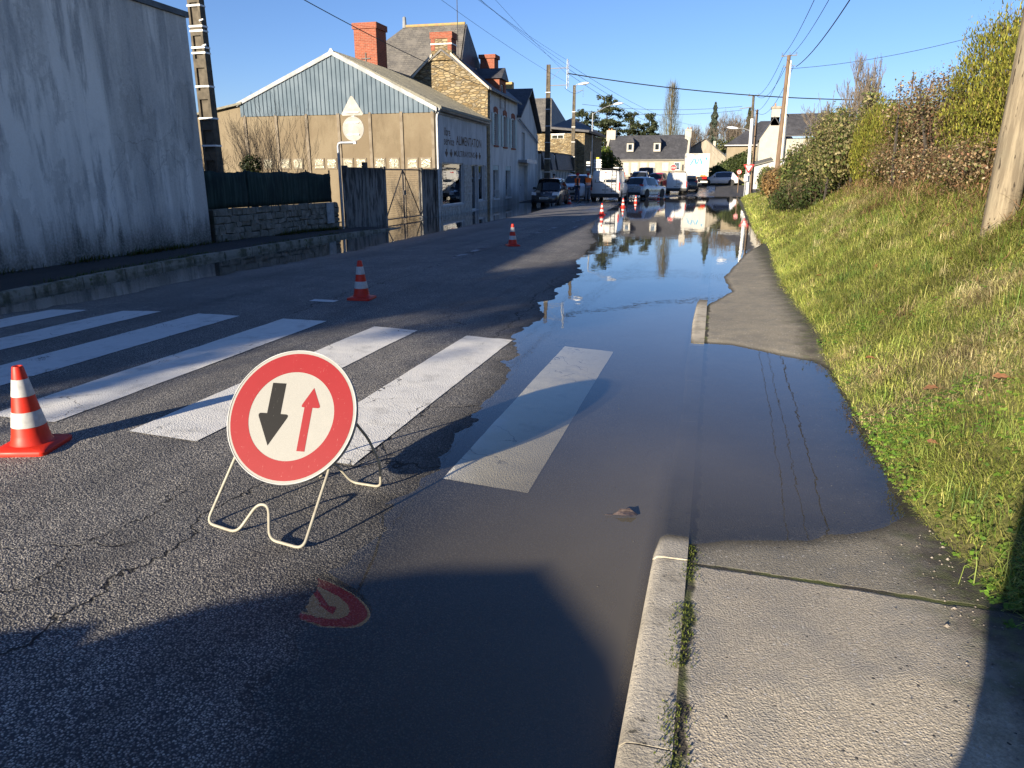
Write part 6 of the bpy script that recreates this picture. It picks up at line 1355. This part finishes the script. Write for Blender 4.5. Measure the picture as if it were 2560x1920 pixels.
# ---- grass on the bank
def grass_zone(name, y0, y1, dens, Ls, Wd, dmax=2.3, label=None):
    n = int(dens * (y1 - y0) * dmax); y = rng.uniform(y0, y1, n); d = rng.uniform(-.03, dmax, n) ** 1.0; x = npi(TOE, y) + d
    tuft = vnoise(x, y, 3.2, 21); keep = rng.uniform(-1.1, 1, n) < tuft + .55; x, y, d = x[keep], y[keep], d[keep]; n = len(x)
    z = z_bank(x, y) - .01; dry = vnoise(x, y, .8, 22) * .75 + vnoise(x, y, 2.4, 23) * .6 + (d - 1.1) * .34 + rng.uniform(-.35, .35, n)
    g = pick(GREEN, n, .2); s = pick(STRAW, n, .2); col = np.where((dry > .5)[:, None], s, g)
    brn = (vnoise(x, y, 1.3, 27) + .5 * vnoise(x, y, 4, 28) + rng.uniform(-.3, .3, n)) > .95; col = np.where((brn & (d > .35))[:, None], pick([((.30, .18, .09), 2), ((.22, .13, .07), 2), ((.38, .26, .13), 1)], n, .2), col)
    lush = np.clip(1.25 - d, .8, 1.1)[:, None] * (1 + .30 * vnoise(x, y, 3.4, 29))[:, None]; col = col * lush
    L = Ls * rng.uniform(.45, 1.4, n) * (1 + .5 * np.clip(vnoise(x, y, 2.0, 24), 0, 1)); L = np.where(d < .08, L * .5, L)
    cl = vnoise(x, y, 1.6, 25) * pi; az = np.where(rng.uniform(0, 1, n) < .45, pi + .6 * rng.standard_normal(n), cl + 1.2 * rng.standard_normal(n))
    V, F, c = blades(np.stack([x, y, z], 1), L, Wd * rng.uniform(.6, 1.4, n), az, rng.uniform(.3, 1.2, n), rng.uniform(.3, 1.3, n), col)
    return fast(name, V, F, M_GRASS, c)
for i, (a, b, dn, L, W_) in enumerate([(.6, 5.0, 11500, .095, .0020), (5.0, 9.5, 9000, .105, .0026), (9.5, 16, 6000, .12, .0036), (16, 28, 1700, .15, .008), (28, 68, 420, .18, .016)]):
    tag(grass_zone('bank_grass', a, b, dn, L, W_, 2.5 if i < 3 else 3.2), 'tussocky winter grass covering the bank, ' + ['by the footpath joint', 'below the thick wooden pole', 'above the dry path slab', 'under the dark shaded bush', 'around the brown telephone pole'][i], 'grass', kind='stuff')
# longer tufts
def tufts(name, n, y0, y1, L, cols, label, nb=45, d0=.1, d1=2.2):
    y = rng.uniform(y0, y1, n); d = rng.uniform(d0, d1, n); x = npi(TOE, y) + d; z = z_bank(x, y) - .02
    bx = np.repeat(x, nb) + .05 * rng.standard_normal(n * nb); by = np.repeat(y, nb) + .05 * rng.standard_normal(n * nb); bz = np.repeat(z, nb); m = n * nb
    V, F, c = blades(np.stack([bx, by, bz], 1), L * rng.uniform(.5, 1.3, m), np.full(m, L * .012) * rng.uniform(.7, 1.3, m), rng.uniform(0, 2 * pi, m), rng.uniform(.1, .75, m), rng.uniform(.4, 1.5, m), np.repeat(pick(cols, n, .15), nb, 0) * rng.uniform(.8, 1.2, (m, 1)))
    return tag(fast(name, V, F, M_GRASS, c), label, 'grass', kind='stuff')
tufts('grass_tufts', 420, 1.0, 16, .16, [((.20, .30, .06), 3), ((.30, .38, .09), 3), ((.14, .23, .06), 1.5), ((.44, .44, .14), 2)], 'dark green grass tufts standing out of the bank')
tufts('dry_grass_tufts', 110, 1.5, 18, .17, STRAW, 'pale straw grass tufts on the upper bank', 40, .7, 2.4)
# clover and low herbs near the path
n = 9000; y = rng.uniform(1.2, 7.5, n); d = np.abs(rng.normal(0, .42, n)) + .0; x = npi(TOE, y) + d - .03; k = (vnoise(x, y, 1.5, 31) + .35 + (3.6 - y) * .16) > rng.uniform(-.3, .8, n); x, y, d = x[k], y[k], d[k]; n = len(x)
z = z_bank(x, y) + rng.uniform(.01, .06, n); cpts = np.repeat(np.stack([x, y, z], 1), 3, 0); a3 = np.tile(np.arange(3) * 2.094, n) + np.repeat(rng.uniform(0, 6, n), 3); sz = np.repeat(rng.uniform(.012, .026, n), 3)
cpts[:, 0] += np.cos(a3) * sz * .5; cpts[:, 1] += np.sin(a3) * sz * .5; nr = unit(np.stack([-.45 + .35 * rng.standard_normal(3 * n), -.1 + .35 * rng.standard_normal(3 * n), np.ones(3 * n)], 1))
V, F, c = quads(cpts, nr, sz, .95, np.repeat(pick([((.13, .24, .03), 3), ((.20, .30, .05), 2), ((.09, .18, .03), 2)], n, .15), 3, 0))
tag(fast('clover', V, F, M_LEAF, c), 'bright green clover spilling over the footpath edge', 'clover', kind='stuff')
# moss and grit along path joints
n = 2600; yy = rng.uniform(.7, 3.0, n); xx = .012 + .022 * rng.standard_normal(n) + .02 * vnoise(yy, yy * 0, 2.2, 3); kk = vnoise(yy, yy * 0 + 5, 3.1, 8) > -.25; xx, yy = xx[kk], yy[kk]; n = len(xx)
zz = z_path(xx, yy) + .002; V, F, c = blades(np.stack([xx, yy, zz], 1), rng.uniform(.004, .011, n), np.full(n, .0022), rng.uniform(0, 6.3, n), rng.uniform(0, .9, n), rng.uniform(0, .8, n), pick([((.10, .13, .02), 3), ((.06, .08, .015), 2), ((.16, .17, .04), 1)], n, .2))
tag(fast('joint_moss', V, F, M_GRASS, c), 'moss growing in the joint behind the kerb', 'moss', kind='stuff')
n = 700; yy = rng.uniform(.8, 7, n); xx = npi(TOE, yy) - np.abs(rng.normal(.02, .16, n)); zz = z_path(xx, yy) + .002; kk = zz > .012; xx, yy, zz = xx[kk], yy[kk], zz[kk]; sz = rng.uniform(.0015, .006, len(xx)) * np.where(rng.uniform(0, 1, len(xx)) < .08, 2, 1)
V = []; F = []; m = MB()
for x_, y_, z_, s_ in zip(xx, yy, zz, sz):
    j = lambda: random.uniform(.6, 1.2) * s_; m.add([(x_ + j(), y_, z_), (x_, y_ + j(), z_), (x_ - j(), y_, z_), (x_, y_ - j(), z_), (x_, y_, z_ + j() * .9), (x_, y_, z_ - s_ * .5)], [(0, 1, 4), (1, 2, 4), (2, 3, 4), (3, 0, 4), (1, 0, 5), (2, 1, 5), (3, 2, 5), (0, 3, 5)])
tag(m.build('grit', pm('pale_grit', (.34, .30, .25), (.08, .07, .06), 40, .9), None), 'loose grit and pebbles along the footpath edge', 'grit', kind='stuff')
# left: weeds at the wall foot and on the kerb
n = 6500; y = rng.uniform(3, 20.6, n); wx = np.where(y < 14.8, -10.35 + (y + 9.3) / 24.05 * -1.21, np.where(y < 20.6, -11.52 + (y - 14.9) * .035, -11.3)); off = np.abs(rng.normal(0, .11, n)); x = wx + off + .01
k = vnoise(x * .2, y, 1.3, 41) > rng.uniform(-1, .8, n); x, y = x[k], y[k]; n = len(x); V, F, c = blades(np.stack([x, y, z_pav(x, y) - .01], 1), rng.uniform(.04, .20, n), rng.uniform(.004, .009, n), rng.uniform(-1.2, 1.2, n), rng.uniform(.1, 1.0, n), rng.uniform(.2, 1.2, n), pick([((.06, .10, .02), 3), ((.10, .12, .03), 2), ((.14, .10, .05), 2)], n, .2))
tag(fast('wall_weeds', V, F, M_GRASS, c), 'weeds growing along the foot of the rendered wall', 'weeds', kind='stuff')
n = 3200; y = rng.uniform(4, 20, n); x = npi(KERB_L, y) - .15 - np.abs(rng.normal(0, .05, n)); k = vnoise(x * 0, y, .9, 43) > rng.uniform(-.6, .9, n); x, y = x[k], y[k]; n = len(x)
V, F, c = blades(np.stack([x, y, npi(PAVZ, y)], 1), rng.uniform(.03, .10, n), rng.uniform(.003, .006, n), rng.uniform(0, 6.3, n), rng.uniform(.1, 1.0, n), rng.uniform(.2, 1.2, n), pick([((.06, .10, .02), 3), ((.10, .10, .03), 2)], n, .2))
tag(fast('kerb_weeds', V, F, M_GRASS, c), 'small weeds in the joint behind the left kerb', 'weeds', kind='stuff')

# ---- foliage masses
def foliage(parent, name, blobs, n, size, cols, mode='leaf', asp=.6, shell=.55, jit=.2, noise=.22):
    A = np.array([b[3] * b[4] + b[4] * b[5] + b[3] * b[5] for b in blobs]); cnt = (n * A / A.sum()).astype(int); Cs, Ns, SH = [], [], []
    for b, m in zip(blobs, cnt):
        u = unit(rng.standard_normal((m, 3))); r = (shell + (1 - shell) * rng.uniform(0, 1, m) ** .7) * (1 + noise * vnoise(u[:, 0] * 3 + b[0], u[:, 1] * 3 + u[:, 2] * 4 + b[1], 1.3, 51))
        Cs.append(np.array(b[:3]) + u * r[:, None] * np.array(b[3:6])); Ns.append(unit(u / np.array(b[3:6]) * min(b[3:6]) + .55 * rng.standard_normal((m, 3)))); SH.append(np.full(m, rng.uniform(.85, 1.15)))
    Cc, Nn_, sh_ = np.concatenate(Cs), np.concatenate(Ns), np.concatenate(SH); m = len(Cc); col = pick(cols, m, jit) * sh_[:, None]
    if parent is not None: Cc = Cc - np.array(OFF[parent.name])
    if mode == 'leaf': V, F, c = quads(Cc, Nn_, size * rng.uniform(.6, 1.4, m), asp, col)
    else:   # sprigs pointing up and out
        az = np.arctan2(Nn_[:, 1], Nn_[:, 0]); V, F, c = blades(Cc, size * rng.uniform(.6, 1.5, m), size * .15 * rng.uniform(.7, 1.4, m), az, rng.uniform(.15, .9, m), rng.uniform(-.3, .4, m), col)
    return fast(name, V, F, M_LEAF, c, parent)
CYP = [((.22, .235, .04), 3), ((.30, .29, .05), 3), ((.13, .15, .028), 1.5), ((.25, .19, .06), 1)]
BRA = [((.22, .15, .08), 3), ((.32, .24, .14), 2), ((.10, .07, .04), 3), ((.38, .32, .23), .6), ((.15, .16, .06), 2.5), ((.24, .12, .07), 1)]
IVY = [((.09, .12, .03), 3), ((.15, .165, .05), 2), ((.23, .20, .085), 2.5), ((.06, .08, .022), 1)]
def stems(parent, pts, name='stem', r=.015, mat=None, n=5):
    m = MB(); o = OFF[parent.name]
    for p in pts: m.tube([Vector(q) - o for q in p], [r] * (len(p) - 1) + [r * .4], 5)
    return tag(m.build(name, mat or M_TWIGD, parent, local=True), None, None, kind='stuff')
def bush(name, label, cat, loc, blobs, n, size, cols, group=None, mode='leaf', asp=.6, shell=.55, ns=8, core=None):
    t_ = thing(name, label, cat, loc, 0, group); foliage(t_, 'foliage', blobs, n, size, cols, mode, asp, shell, .3, .38 if mode == 'leaf' else .2)
    foliage(t_, 'small_leaves', [(b[0] + U_(-.25, .25), b[1] + U_(-.3, .3), b[2] + U_(-.2, .3), b[3] * U_(.4, 1.15), b[4] * U_(.4, 1.1), b[5] * U_(.4, 1.15)) for b in blobs], n // 2, size * .6, [(tuple(q * 1.15 for q in c[0]), c[1]) for c in cols] + [((.12, .08, .05), 1)], 'leaf' if mode == 'leaf' else 'sprig', .5, .3, .3, .45)
    nt = n // 7; bi = rng.integers(0, len(blobs), nt); B3 = np.array([b[:6] for b in blobs])[bi]; u = unit(rng.standard_normal((nt, 3))); pc = B3[:, :3] + u * B3[:, 3:6] * rng.uniform(.3, .95, (nt, 1)) - np.array(OFF[t_.name])
    V, F, c = blades(pc, rng.uniform(2.5, 7, nt) * size, np.full(nt, size * .035), np.arctan2(u[:, 1], u[:, 0]), rng.uniform(.1, 1.3, nt), rng.uniform(-.5, .6, nt), pick([((.20, .14, .09), 2), ((.30, .24, .16), 2), ((.10, .07, .045), 1)], nt, .2)); tag(fast('twigs', V, F, M_LEAF, c, t_), None, None, kind='stuff')
    P_ = []
    for k in range(ns):
        b = random.choice(blobs); x, y = b[0] + random.uniform(-.5, .5) * b[3], b[1] + random.uniform(-.5, .5) * b[4]; zb_ = float(z_bank(np.array([x]), np.array([y]))[0]) if y < 66 else loc[2]
        P_.append([(x, y, zb_ - .1), (x + random.uniform(-.1, .1), y + random.uniform(-.1, .1), (zb_ + b[2]) / 2), (x + random.uniform(-.3, .3) * b[3], y + random.uniform(-.3, .3) * b[4], b[2] + .5 * b[5])])
    stems(t_, P_, 'stem', .025); return t_
U_ = random.uniform
bush('cypress_hedge', 'tall yellow green cypress hedge behind the thick wooden pole', 'hedge', (4.0, 10.5, 2.0), [(3.5 + U_(-.1, .2), 8.6 + .36 * k, 2.5 + U_(-.1, .15), .6, .45, 1.02 + U_(-.1, .12)) for k in range(10)] + [(4.6, 9.0 + .6 * k, 2.5, .7, .6, 1.15) for k in range(6)], 62000, .052, CYP, mode='sprig', shell=.72)
bush('cypress_hedge', 'bright yellow green cypress hedge between the brambles and the ivy shrubs', 'hedge', (3.6, 16.5, 1.8), [(3.45 + U_(-.1, .15), 14.9 + .42 * k, 2.0 + U_(-.08, .08) + .02 * k, .6, .5, .85 + U_(-.06, .1)) for k in range(10)], 44000, .06, CYP, mode='sprig', shell=.74)
bb = [(3.35 + U_(-.3, .4), 11.2 + .30 * k, 2.2 + U_(-.25, .5), U_(.4, .62), U_(.4, .6), U_(.4, .75)) for k in range(15)] + [(3.0 + U_(-.15, .2), 9.6 + .55 * k, 1.75 + U_(-.1, .1), .45, .5, .35) for k in range(11)]
bt = bush('bramble_thicket', 'brown tangled bramble thicket with dry leaves on top of the bank', 'bush', (3.4, 12.5, 1.9), bb, 30000, .042, BRA, shell=.45, ns=20)
arch = []
for k in range(18):
    x, y = U_(2.9, 3.9), U_(11.2, 15.6); z0 = 1.9; h = U_(.7, 1.5); dx, dy = U_(-.7, .5), U_(-1.1, 1.1); arch.append([(x, y, z0), (x + dx * .3, y + dy * .3, z0 + h * .7), (x + dx * .65, y + dy * .65, z0 + h), (x + dx, y + dy, z0 + h * .86)])
stems(bt, arch, 'cane', .007, pm('red_brown_cane', (.12, .06, .045), (.08, .045, .03), 9))
lc = np.array([Vector(p[i]).lerp(Vector(p[i + 1]), U_(0, 1)) for p in arch for i in (1, 2) for _ in range(9)]) + .03 * rng.standard_normal((len(arch) * 18, 3)) - np.array(OFF[bt.name]); V, F, c = quads(lc, unit(rng.standard_normal(lc.shape)), np.full(len(lc), .06), .6, pick(BRA, len(lc), .2)); fast('cane_leaves', V, F, M_LEAF, c, bt)
# dry bracken along the hedge foot
n = 16000; y = rng.uniform(6.5, 20, n); d = rng.normal(1.95, .30, n); x = npi(TOE, y) + d; k = vnoise(x, y, 1.1, 61) > rng.uniform(-1, .6, n); x, y = x[k], y[k]; n = len(x)
V, F, c = blades(np.stack([x, y, z_bank(x, y) + rng.uniform(0, .22, n)], 1), rng.uniform(.06, .20, n), rng.uniform(.002, .007, n), rng.uniform(0, 6.3, n), rng.uniform(.6, 1.7, n), rng.uniform(-.6, .8, n), pick([((.26, .15, .08), 3), ((.33, .22, .12), 2), ((.15, .09, .055), 2), ((.20, .18, .06), 1)], n, .2))
tag(fast('dry_bracken', V, F, M_GRASS, c), 'dead brown bracken along the foot of the hedge', 'bracken', kind='stuff')
bush('ivy_shrub', 'olive ivy clad shrub with pale twigs beyond the bright cypress hedge', 'bush', (3.5, 21.5, 1.8), [(3.1 + U_(-.25, .35), 19.2 + .5 * k, 2.1 + U_(-.3, .45), U_(.5, .75), .6, U_(.55, .9)) for k in range(11)] + [(3.5, 20.0, 2.9, .35, .35, .75), (3.2, 22.5, 2.9, .6, .7, .55)], 17000, .085, IVY + [((.22, .19, .10), 3), ((.17, .15, .06), 2)], ns=14, shell=.5)
bush('dark_laurel_bush', 'dark evergreen bush growing low over the bank in the shade', 'bush', (2.7, 25, 1.0), [(2.6 + U_(-.25, .35), 22.0 + .62 * k, 1.0 - .02 * k + U_(-.15, .2), U_(.35, .6), .6, U_(.35, .6)) for k in range(12)] + [(3.3, 24 + .8 * k, 1.7, .7, .7, .8) for k in range(8)], 14000, .10, [((.035, .055, .015), 3), ((.055, .075, .02), 2), ((.07, .06, .03), 1)], shell=.55)
bush('brown_beech_hedge', 'clipped brown beech hedge beside the telephone pole', 'hedge', (3.0, 42, .8), [(2.75 + .12 * k, 40.0 + .55 * k, 1.25 + .04 * k, .55, .5, .62) for k in range(9)], 7000, .12, [((.24, .15, .06), 3), ((.17, .10, .04), 2), ((.28, .21, .09), 1)], shell=.7)
bush('box_hedge', 'dark green clipped hedge in front of the white shed', 'hedge', (3.3, 52, .8), [(3.0 + .1 * k, 49.5 + .7 * k, 1.3, .55, .6, .85) for k in range(6)], 4200, .14, IVY, shell=.7)
bush('garden_shrub', 'green garden shrub with pale flowers beside the grey metal post', 'bush', (3.9, 36, 1.2), [(3.6 + U_(-.3, .3), 31 + .8 * k, 2.0 + U_(-.3, .3), .8, .8, .85) for k in range(8)], 7000, .13, IVY + [((.10, .14, .04), 3)], shell=.5)
bush('garden_shrub', 'weeping olive shrub above the brown hedge', 'bush', (4.6, 28, 1.5), [(4.4 + U_(-.4, .4), 25 + .9 * k, 2.3 + U_(-.3, .3), .9, .8, .9) for k in range(8)], 8000, .11, [((.12, .13, .05), 3), ((.20, .17, .08), 2), ((.07, .09, .03), 2)], shell=.5)

# ---- trees
RMIN = .0028
def branch(m, p, d, L, r, depth, spread, tips, up=.15, nseg=3, sides=5):
    P_ = [Vector(p)]; dv = Vector(d).normalized(); R_ = [r]
    for k in range(nseg):
        dv = (dv + Vector((U_(-1, 1), U_(-1, 1), U_(-.4, 1) * .6)) * .16 + Vector((0, 0, up * .3))).normalized(); P_.append(P_[-1] + dv * L / nseg); R_.append(r * (1 - .5 * (k + 1) / nseg))
    R_ = [max(q, RMIN) for q in R_]
    m.tube(P_, R_, sides if depth > 1 else 3, caps=False)
    if depth == 0: tips.append(P_[-1]); return
    nb = random.choice((2, 3, 3)) if depth > 1 else 3
    for k in range(nb):
        i = random.randint(1, nseg); nd = (dv + Vector((U_(-1, 1), U_(-1, 1), U_(-.3, .9))) * spread).normalized(); branch(m, P_[i], nd, L * U_(.6, .85), R_[i] * .68, depth - 1, spread, tips, up, nseg, sides)
def bare_tree(label, loc, h, r=.12, depth=5, spread=.7, nst=1, mat=M_TWIG, group=None, up=.2, lean=(0, 0), name='bare_tree', cat='tree'):
    t_ = thing(name, label, cat, loc, 0, group)
    tips = []; m = MB(); tr_ = MB()
    for s_ in range(nst):
        d = Vector((lean[0] + U_(-.5, .5) * (nst > 1), lean[1] + U_(-.5, .5) * (nst > 1), 1)).normalized(); b = Vector((U_(-.15, .15), U_(-.15, .15), -.15)) * (nst > 1); e = b + d * h * .3; tr_.tube([b - Vector((0, 0, .1)), b + d * h * .12, e], [r, r * .85, r * .7], 8)
        for k in range(4): branch(m, e if k < 2 else b + d * h * U_(.15, .28), (d + Vector((U_(-1, 1), U_(-1, 1), .3)) * spread).normalized(), h * .28, r * .5, depth - 1, spread, tips, up)
    tr_.build('trunk', mat, t_, local=True); m.build('crown', mat, t_, local=True); return t_
bare_tree('bare multi stemmed shrub in the yard behind the green windbreak fence', (-14.6, 22.6, -.3), 4.3, .05, 5, .65, 4, M_TWIGD, name='bare_shrub', cat='bush', up=.35)
bare_tree('low bare shrub beside the tall concrete pole', (-14.2, 17.8, -.2), 3.0, .035, 5, .95, 4, M_TWIGD, name='bare_shrub', cat='bush')
tk = thing('ivy_clump', 'dark round ivy clump on a stump behind the windbreak fence', 'bush', (-14.9, 21.4, -.4)); foliage(tk, 'foliage', [(-14.9, 21.4, 1.95, .34, .34, .36)], 900, .08, [((.02, .03, .01), 1)]); MB().tube([(0, 0, 0), (0, 0, 2.3)], .12, 8).build('stump', M_TWIGD, tk, local=True)
RMIN = .0065
bare_tree('tall bare tree with fine twigs rising behind the cypress hedge', (5.35, 30, 1.0), 4.4, .10, 6, .5, 2, M_TWIG, up=.5)
bare_tree('spreading bare tree behind the ivy clad shrub', (3.95, 30, 1.0), 3.4, .08, 6, .75, 3, M_TWIG, up=.25)
CED = [((.05, .065, .03), 3), ((.085, .095, .045), 2), ((.035, .05, .025), 2)]
def tiered(label, loc, h, w, tiers, n, z0=.3, cols=CED, size=.36, group=None, name='cedar_tree'):
    t_ = thing(name, label, 'tree', loc, 0, group); bl = []
    for k in range(tiers):
        f = k / max(1, tiers - 1); zz = loc[2] + h * (z0 + (1 - z0) * f * .95); ww = w * (1 - .55 * f ** 1.5) * U_(.75, 1.15)
        for q in range(9): a = U_(0, 6.28); rr_ = ww * U_(.05, .85); bl.append((loc[0] + cos(a) * rr_, loc[1] + sin(a) * rr_, zz + U_(-.7, .5) - .25 * rr_ / ww, ww * U_(.20, .42), ww * U_(.20, .42), U_(.25, .7)))
    foliage(t_, 'crown', bl, n, size, cols, 'leaf', .7, .1, noise=.5)
    m = MB(); m.tube([(0, 0, -.5), (0, 0, h * .5), (0, 0, h * .9)], [h * .022, h * .015, .05], 8)
    for b in bl[::4]: m.tube([(0, 0, b[2] - loc[2] - .9), (b[0] - loc[0], b[1] - loc[1], b[2] - loc[2])], [.09, .03], 5)
    m.build('trunk', M_TWIGD, t_, local=True); return t_
g0 = lambda y: float(hill(np.array(y)))
tiered('large dark cedar with flat tiers above the cream house', (-22.0, 150, g0(150)), 14.4, 5.6, 9, 12000)
tiered('lower cedar spreading beside the large tiered cedar towards the lamp post', (-26.6, 148, g0(148)), 11.4, 5.0, 7, 10000)
tiered('broad flat topped pine behind the cream house roof ridge', (-17.6, 152, g0(152)), 11.0, 5.4, 6, 10000)
tiered('rounded pine between the flat topped pine and the poplar', (-13.4, 152, g0(152)), 10.6, 3.8, 6, 7000)
tiered('small dark pine showing over the grey gabled house', (-5.4, 150, g0(150)), 7.6, 2.4, 5, 3000)
def conical(label, loc, h, w, n, cols, size, name='spruce_tree'):
    t_ = thing(name, label, 'tree', loc); m_ = n; f = rng.uniform(.12, 1, m_); a = rng.uniform(0, 6.28, m_); rr_ = w * (1 - f) ** .8 * np.sqrt(rng.uniform(.15, 1, m_)) * (1 + .35 * np.sin(f * 55)); Cc = np.stack([np.cos(a) * rr_, np.sin(a) * rr_, f * h - rr_ * .25], 1)
    V, F, c = quads(Cc, unit(np.stack([np.cos(a), np.sin(a), .5 + 0 * a], 1) + .5 * rng.standard_normal((m_, 3))), size * rng.uniform(.5, 1.3, m_), .6, pick(cols, m_, .2)); fast('crown', V, F, M_LEAF, c, t_)
    MB().tube([(0, 0, -.4), (0, 0, h * .97)], [h * .02, .03], 7).build('trunk', M_TWIGD, t_, local=True); return t_
conical('slender blue green spruce behind the grey gabled house', (-1.3, 150, g0(150)), 12.6, 2.1, 2600, [((.06, .085, .06), 3), ((.10, .12, .09), 2), ((.04, .055, .04), 2)], .5)
conical('distant dark conifer right of the slender spruce', (5.0, 150, g0(150)), 11.5, 1.7, 1700, CED, .5)
# poplar: upright bare twigs
def poplar(label, loc, h, w):
    t_ = thing('poplar_tree', label, 'tree', loc); m_ = 2600; f = rng.uniform(.05, 1, m_) ** 1.3; a = rng.uniform(0, 6.28, m_); env = w * np.where(f < .3, .7 + 1.0 * f, 1.0 - .72 * ((f - .3) / .7) ** .8) * (1 + .35 * vnoise(a * 1.2, f * 9, 1.0, 71)); rr_ = env * np.sqrt(rng.uniform(.02, 1, m_)); B_ = np.stack([np.cos(a) * rr_, np.sin(a) * rr_, f * h * .93], 1)
    V, F, c = blades(B_, rng.uniform(.8, 2.6, m_), rng.uniform(.016, .04, m_), a, rng.uniform(.02, .45, m_), rng.uniform(-.2, .1, m_), pick([((.20, .165, .08), 3), ((.15, .125, .07), 2), ((.12, .125, .05), 1)], m_, .15) * (1.1 - .25 * f)[:, None]); fast('crown', V, F, M_LEAF, c, t_)
    MB().tube([(0, 0, -.5), (0, 0, h * .9)], [.35, .05], 8).build('trunk', M_TWIG, t_, local=True); return t_
RMIN = .012
poplar('tall upright bare poplar rising behind the cream house', (-12.0, 190, g0(190)), 20.2, 3.6)
for i, (x, y, h, lab) in enumerate([(-3.9, 140, 8.5, 'leafless tree between the cream house chimney and the spruce'), (1.6, 142, 9.5, 'leafless tree right of the spruce behind the beige house'), (3.4, 146, 10, 'leafless pale tree over the hipped roof of the beige house'), (8.5, 140, 9, 'leafless tree behind the white gabled house')]):
    bare_tree(lab, (x, y, g0(y)), h, .16, 6, .5, 3, M_TWIG, up=.4)
bw_ = thing('background_shrubs', 'pale green shrub mass below the leafless trees', 'bush', (1.8, 128, g0(128))); foliage(bw_, 'foliage', [(.2 + 1.1 * k, 128 + U_(-2, 2), 5.6 + U_(-.8, .8), 1.3, 1.2, 1.8) for k in range(6)], 2600, .4, [((.13, .13, .06), 3), ((.08, .10, .04), 2)], shell=.4); stems(bw_, [[(.2 + 1.1 * k, 128, 1.5), (.2 + 1.1 * k, 128, 5)] for k in range(6)], 'stem', .08)
iv = thing('ivy_hedge', 'thick dark ivy tumbling over the garden wall at the junction', 'hedge', (1.5, 92.3, g0(92))); foliage(iv, 'foliage', [(-.4 + .62 * k, 92.4, 1.9 + .28 * k - .012 * k * k + U_(-.1, .1), .8, .55, 1.0 + .07 * k) for k in range(7)], 5200, .26, [((.045, .065, .02), 3), ((.07, .09, .025), 2), ((.03, .045, .015), 2)], shell=.6); stems(iv, [[(-.2 + .8 * k, 92.5, .6), (-.2 + .8 * k, 92.5, 2)] for k in range(4)], 'stem', .05)
eg = thing('evergreen_tree', 'bright green evergreen beside the direction signs', 'tree', (-11.6, 84, g0(84))); foliage(eg, 'crown', [(-12.3, 84, 3.5, 1.0, 1.2, 1.3), (-11.5, 85, 2.4, 1.0, 1.2, 1.3), (-13.0, 84, 2.8, 1.0, 1.4, 1.6)], 3600, .3, [((.09, .13, .02), 3), ((.14, .17, .03), 2), ((.04, .06, .015), 2)], shell=.55); MB().tube([(0, 0, -.2), (0, 0, 3.5)], .15, 8).build('trunk', M_TWIGD, eg, local=True)
# out of frame to the left: a garden tree whose crown shades the road
ot = thing('garden_tree', 'evergreen garden tree standing behind the rendered building', 'tree', (-14.5, -15.5, 0)); foliage(ot, 'crown', [(-14.5 + U_(-2.2, 2.2), -15.5 + U_(-2.5, 2.5), 6.6 + U_(-1.2, 1.6), 1.2, 1.2, .9) for k in range(16)], 5200, .28, IVY, shell=.2); MB().tube([(0, 0, 0), (0, 0, 6)], [.3, .2], 8).build('trunk', M_TWIGD, ot, local=True)

# ---- loose leaves
M_DRYL = pm('dry_brown_leaf', (.26, .12, .055), (.18, .085, .04), 30, .8)
def leaf_mesh(s):
    out = [(0, 0), (.25, .12), (.35, .30), (.55, .24), (.70, .36), (.85, .16), (1, 0)]; pts = [(x * s, y * s * .8, .12 * s * sin(x * 3) + .1 * s * abs(y)) for x, y in out]; q = [(x, -y, z * .7) for x, y, z in pts[-2:0:-1]]
    m = MB(); m.add(pts + q, [tuple(range(len(pts) + len(q)))]); m.tube([(-.25 * s, 0, 0), (0, 0, 0)], .012 * s, 4); return m
lm = None; spots = [(1.28, 2.62), (1.75, 3.2), (1.42, 3.05), (1.95, 2.75), (1.30, 4.2), (1.7, 4.5), (2.2, 3.9), (1.5, 5.0), (2.0, 5.4), (1.35, 6.1), (1.9, 6.4), (2.4, 6.0), (1.6, 7.4), (2.2, 7.6), (1.3, 8.3), (1.85, 9.0), (2.5, 8.9), (1.5, 10.4), (1.9, 11.5), (1.2, 9.6)]
for i, (x, y) in enumerate(spots):
    if lm is None: o = leaf_mesh(.085).build('fallen_leaf', M_DRYL, None); lm = o
    else: o = lm.copy(); COL.objects.link(o)
    z = float(z_bank(np.array([x]), np.array([y]))[0]); o.location = (x, y, z + .045); o.rotation_euler = (U_(-.6, .6), U_(-.2, .9), U_(0, 6.28)); s_ = U_(.75, 1.5); o.scale = (s_, s_, s_)
    tag(o, 'curled brown fallen leaf lying in the bank grass', 'leaf', 'fallen leaves on the bank')
n = 260; yy = rng.uniform(2.4, 7.2, n); xx = np.where(rng.uniform(0, 1, n) < .6, npi(TOE, yy) - np.abs(rng.normal(0, .22, n)), rng.uniform(-1.3, 1.0, n)); kk = z_any(xx, yy) < -.004; xx, yy = xx[kk], yy[kk]; n = len(xx)
V, F, c = quads(np.stack([xx, yy, np.full(n, .0025)], 1), unit(np.stack([.03 * rng.standard_normal(n), .03 * rng.standard_normal(n), np.ones(n)], 1)), rng.uniform(.003, .011, n), .5, pick([((.30, .27, .20), 2), ((.10, .07, .05), 2), ((.20, .22, .08), 1)], n, .2))
tag(fast('floating_debris', V, F, M_LEAF, c), 'tiny bits of floating debris on the flood water', 'debris', kind='stuff')
fl = leaf_mesh(.13).build('floating_leaf', pm('dark_wet_leaf', (.06, .045, .04), (.12, .09, .08), 60, .5), None); fl.location = (-.38, 3.22, .006); fl.rotation_euler = (.1, 0, .25); tag(fl, 'dark wet leaf floating on the murky flood water', 'leaf')
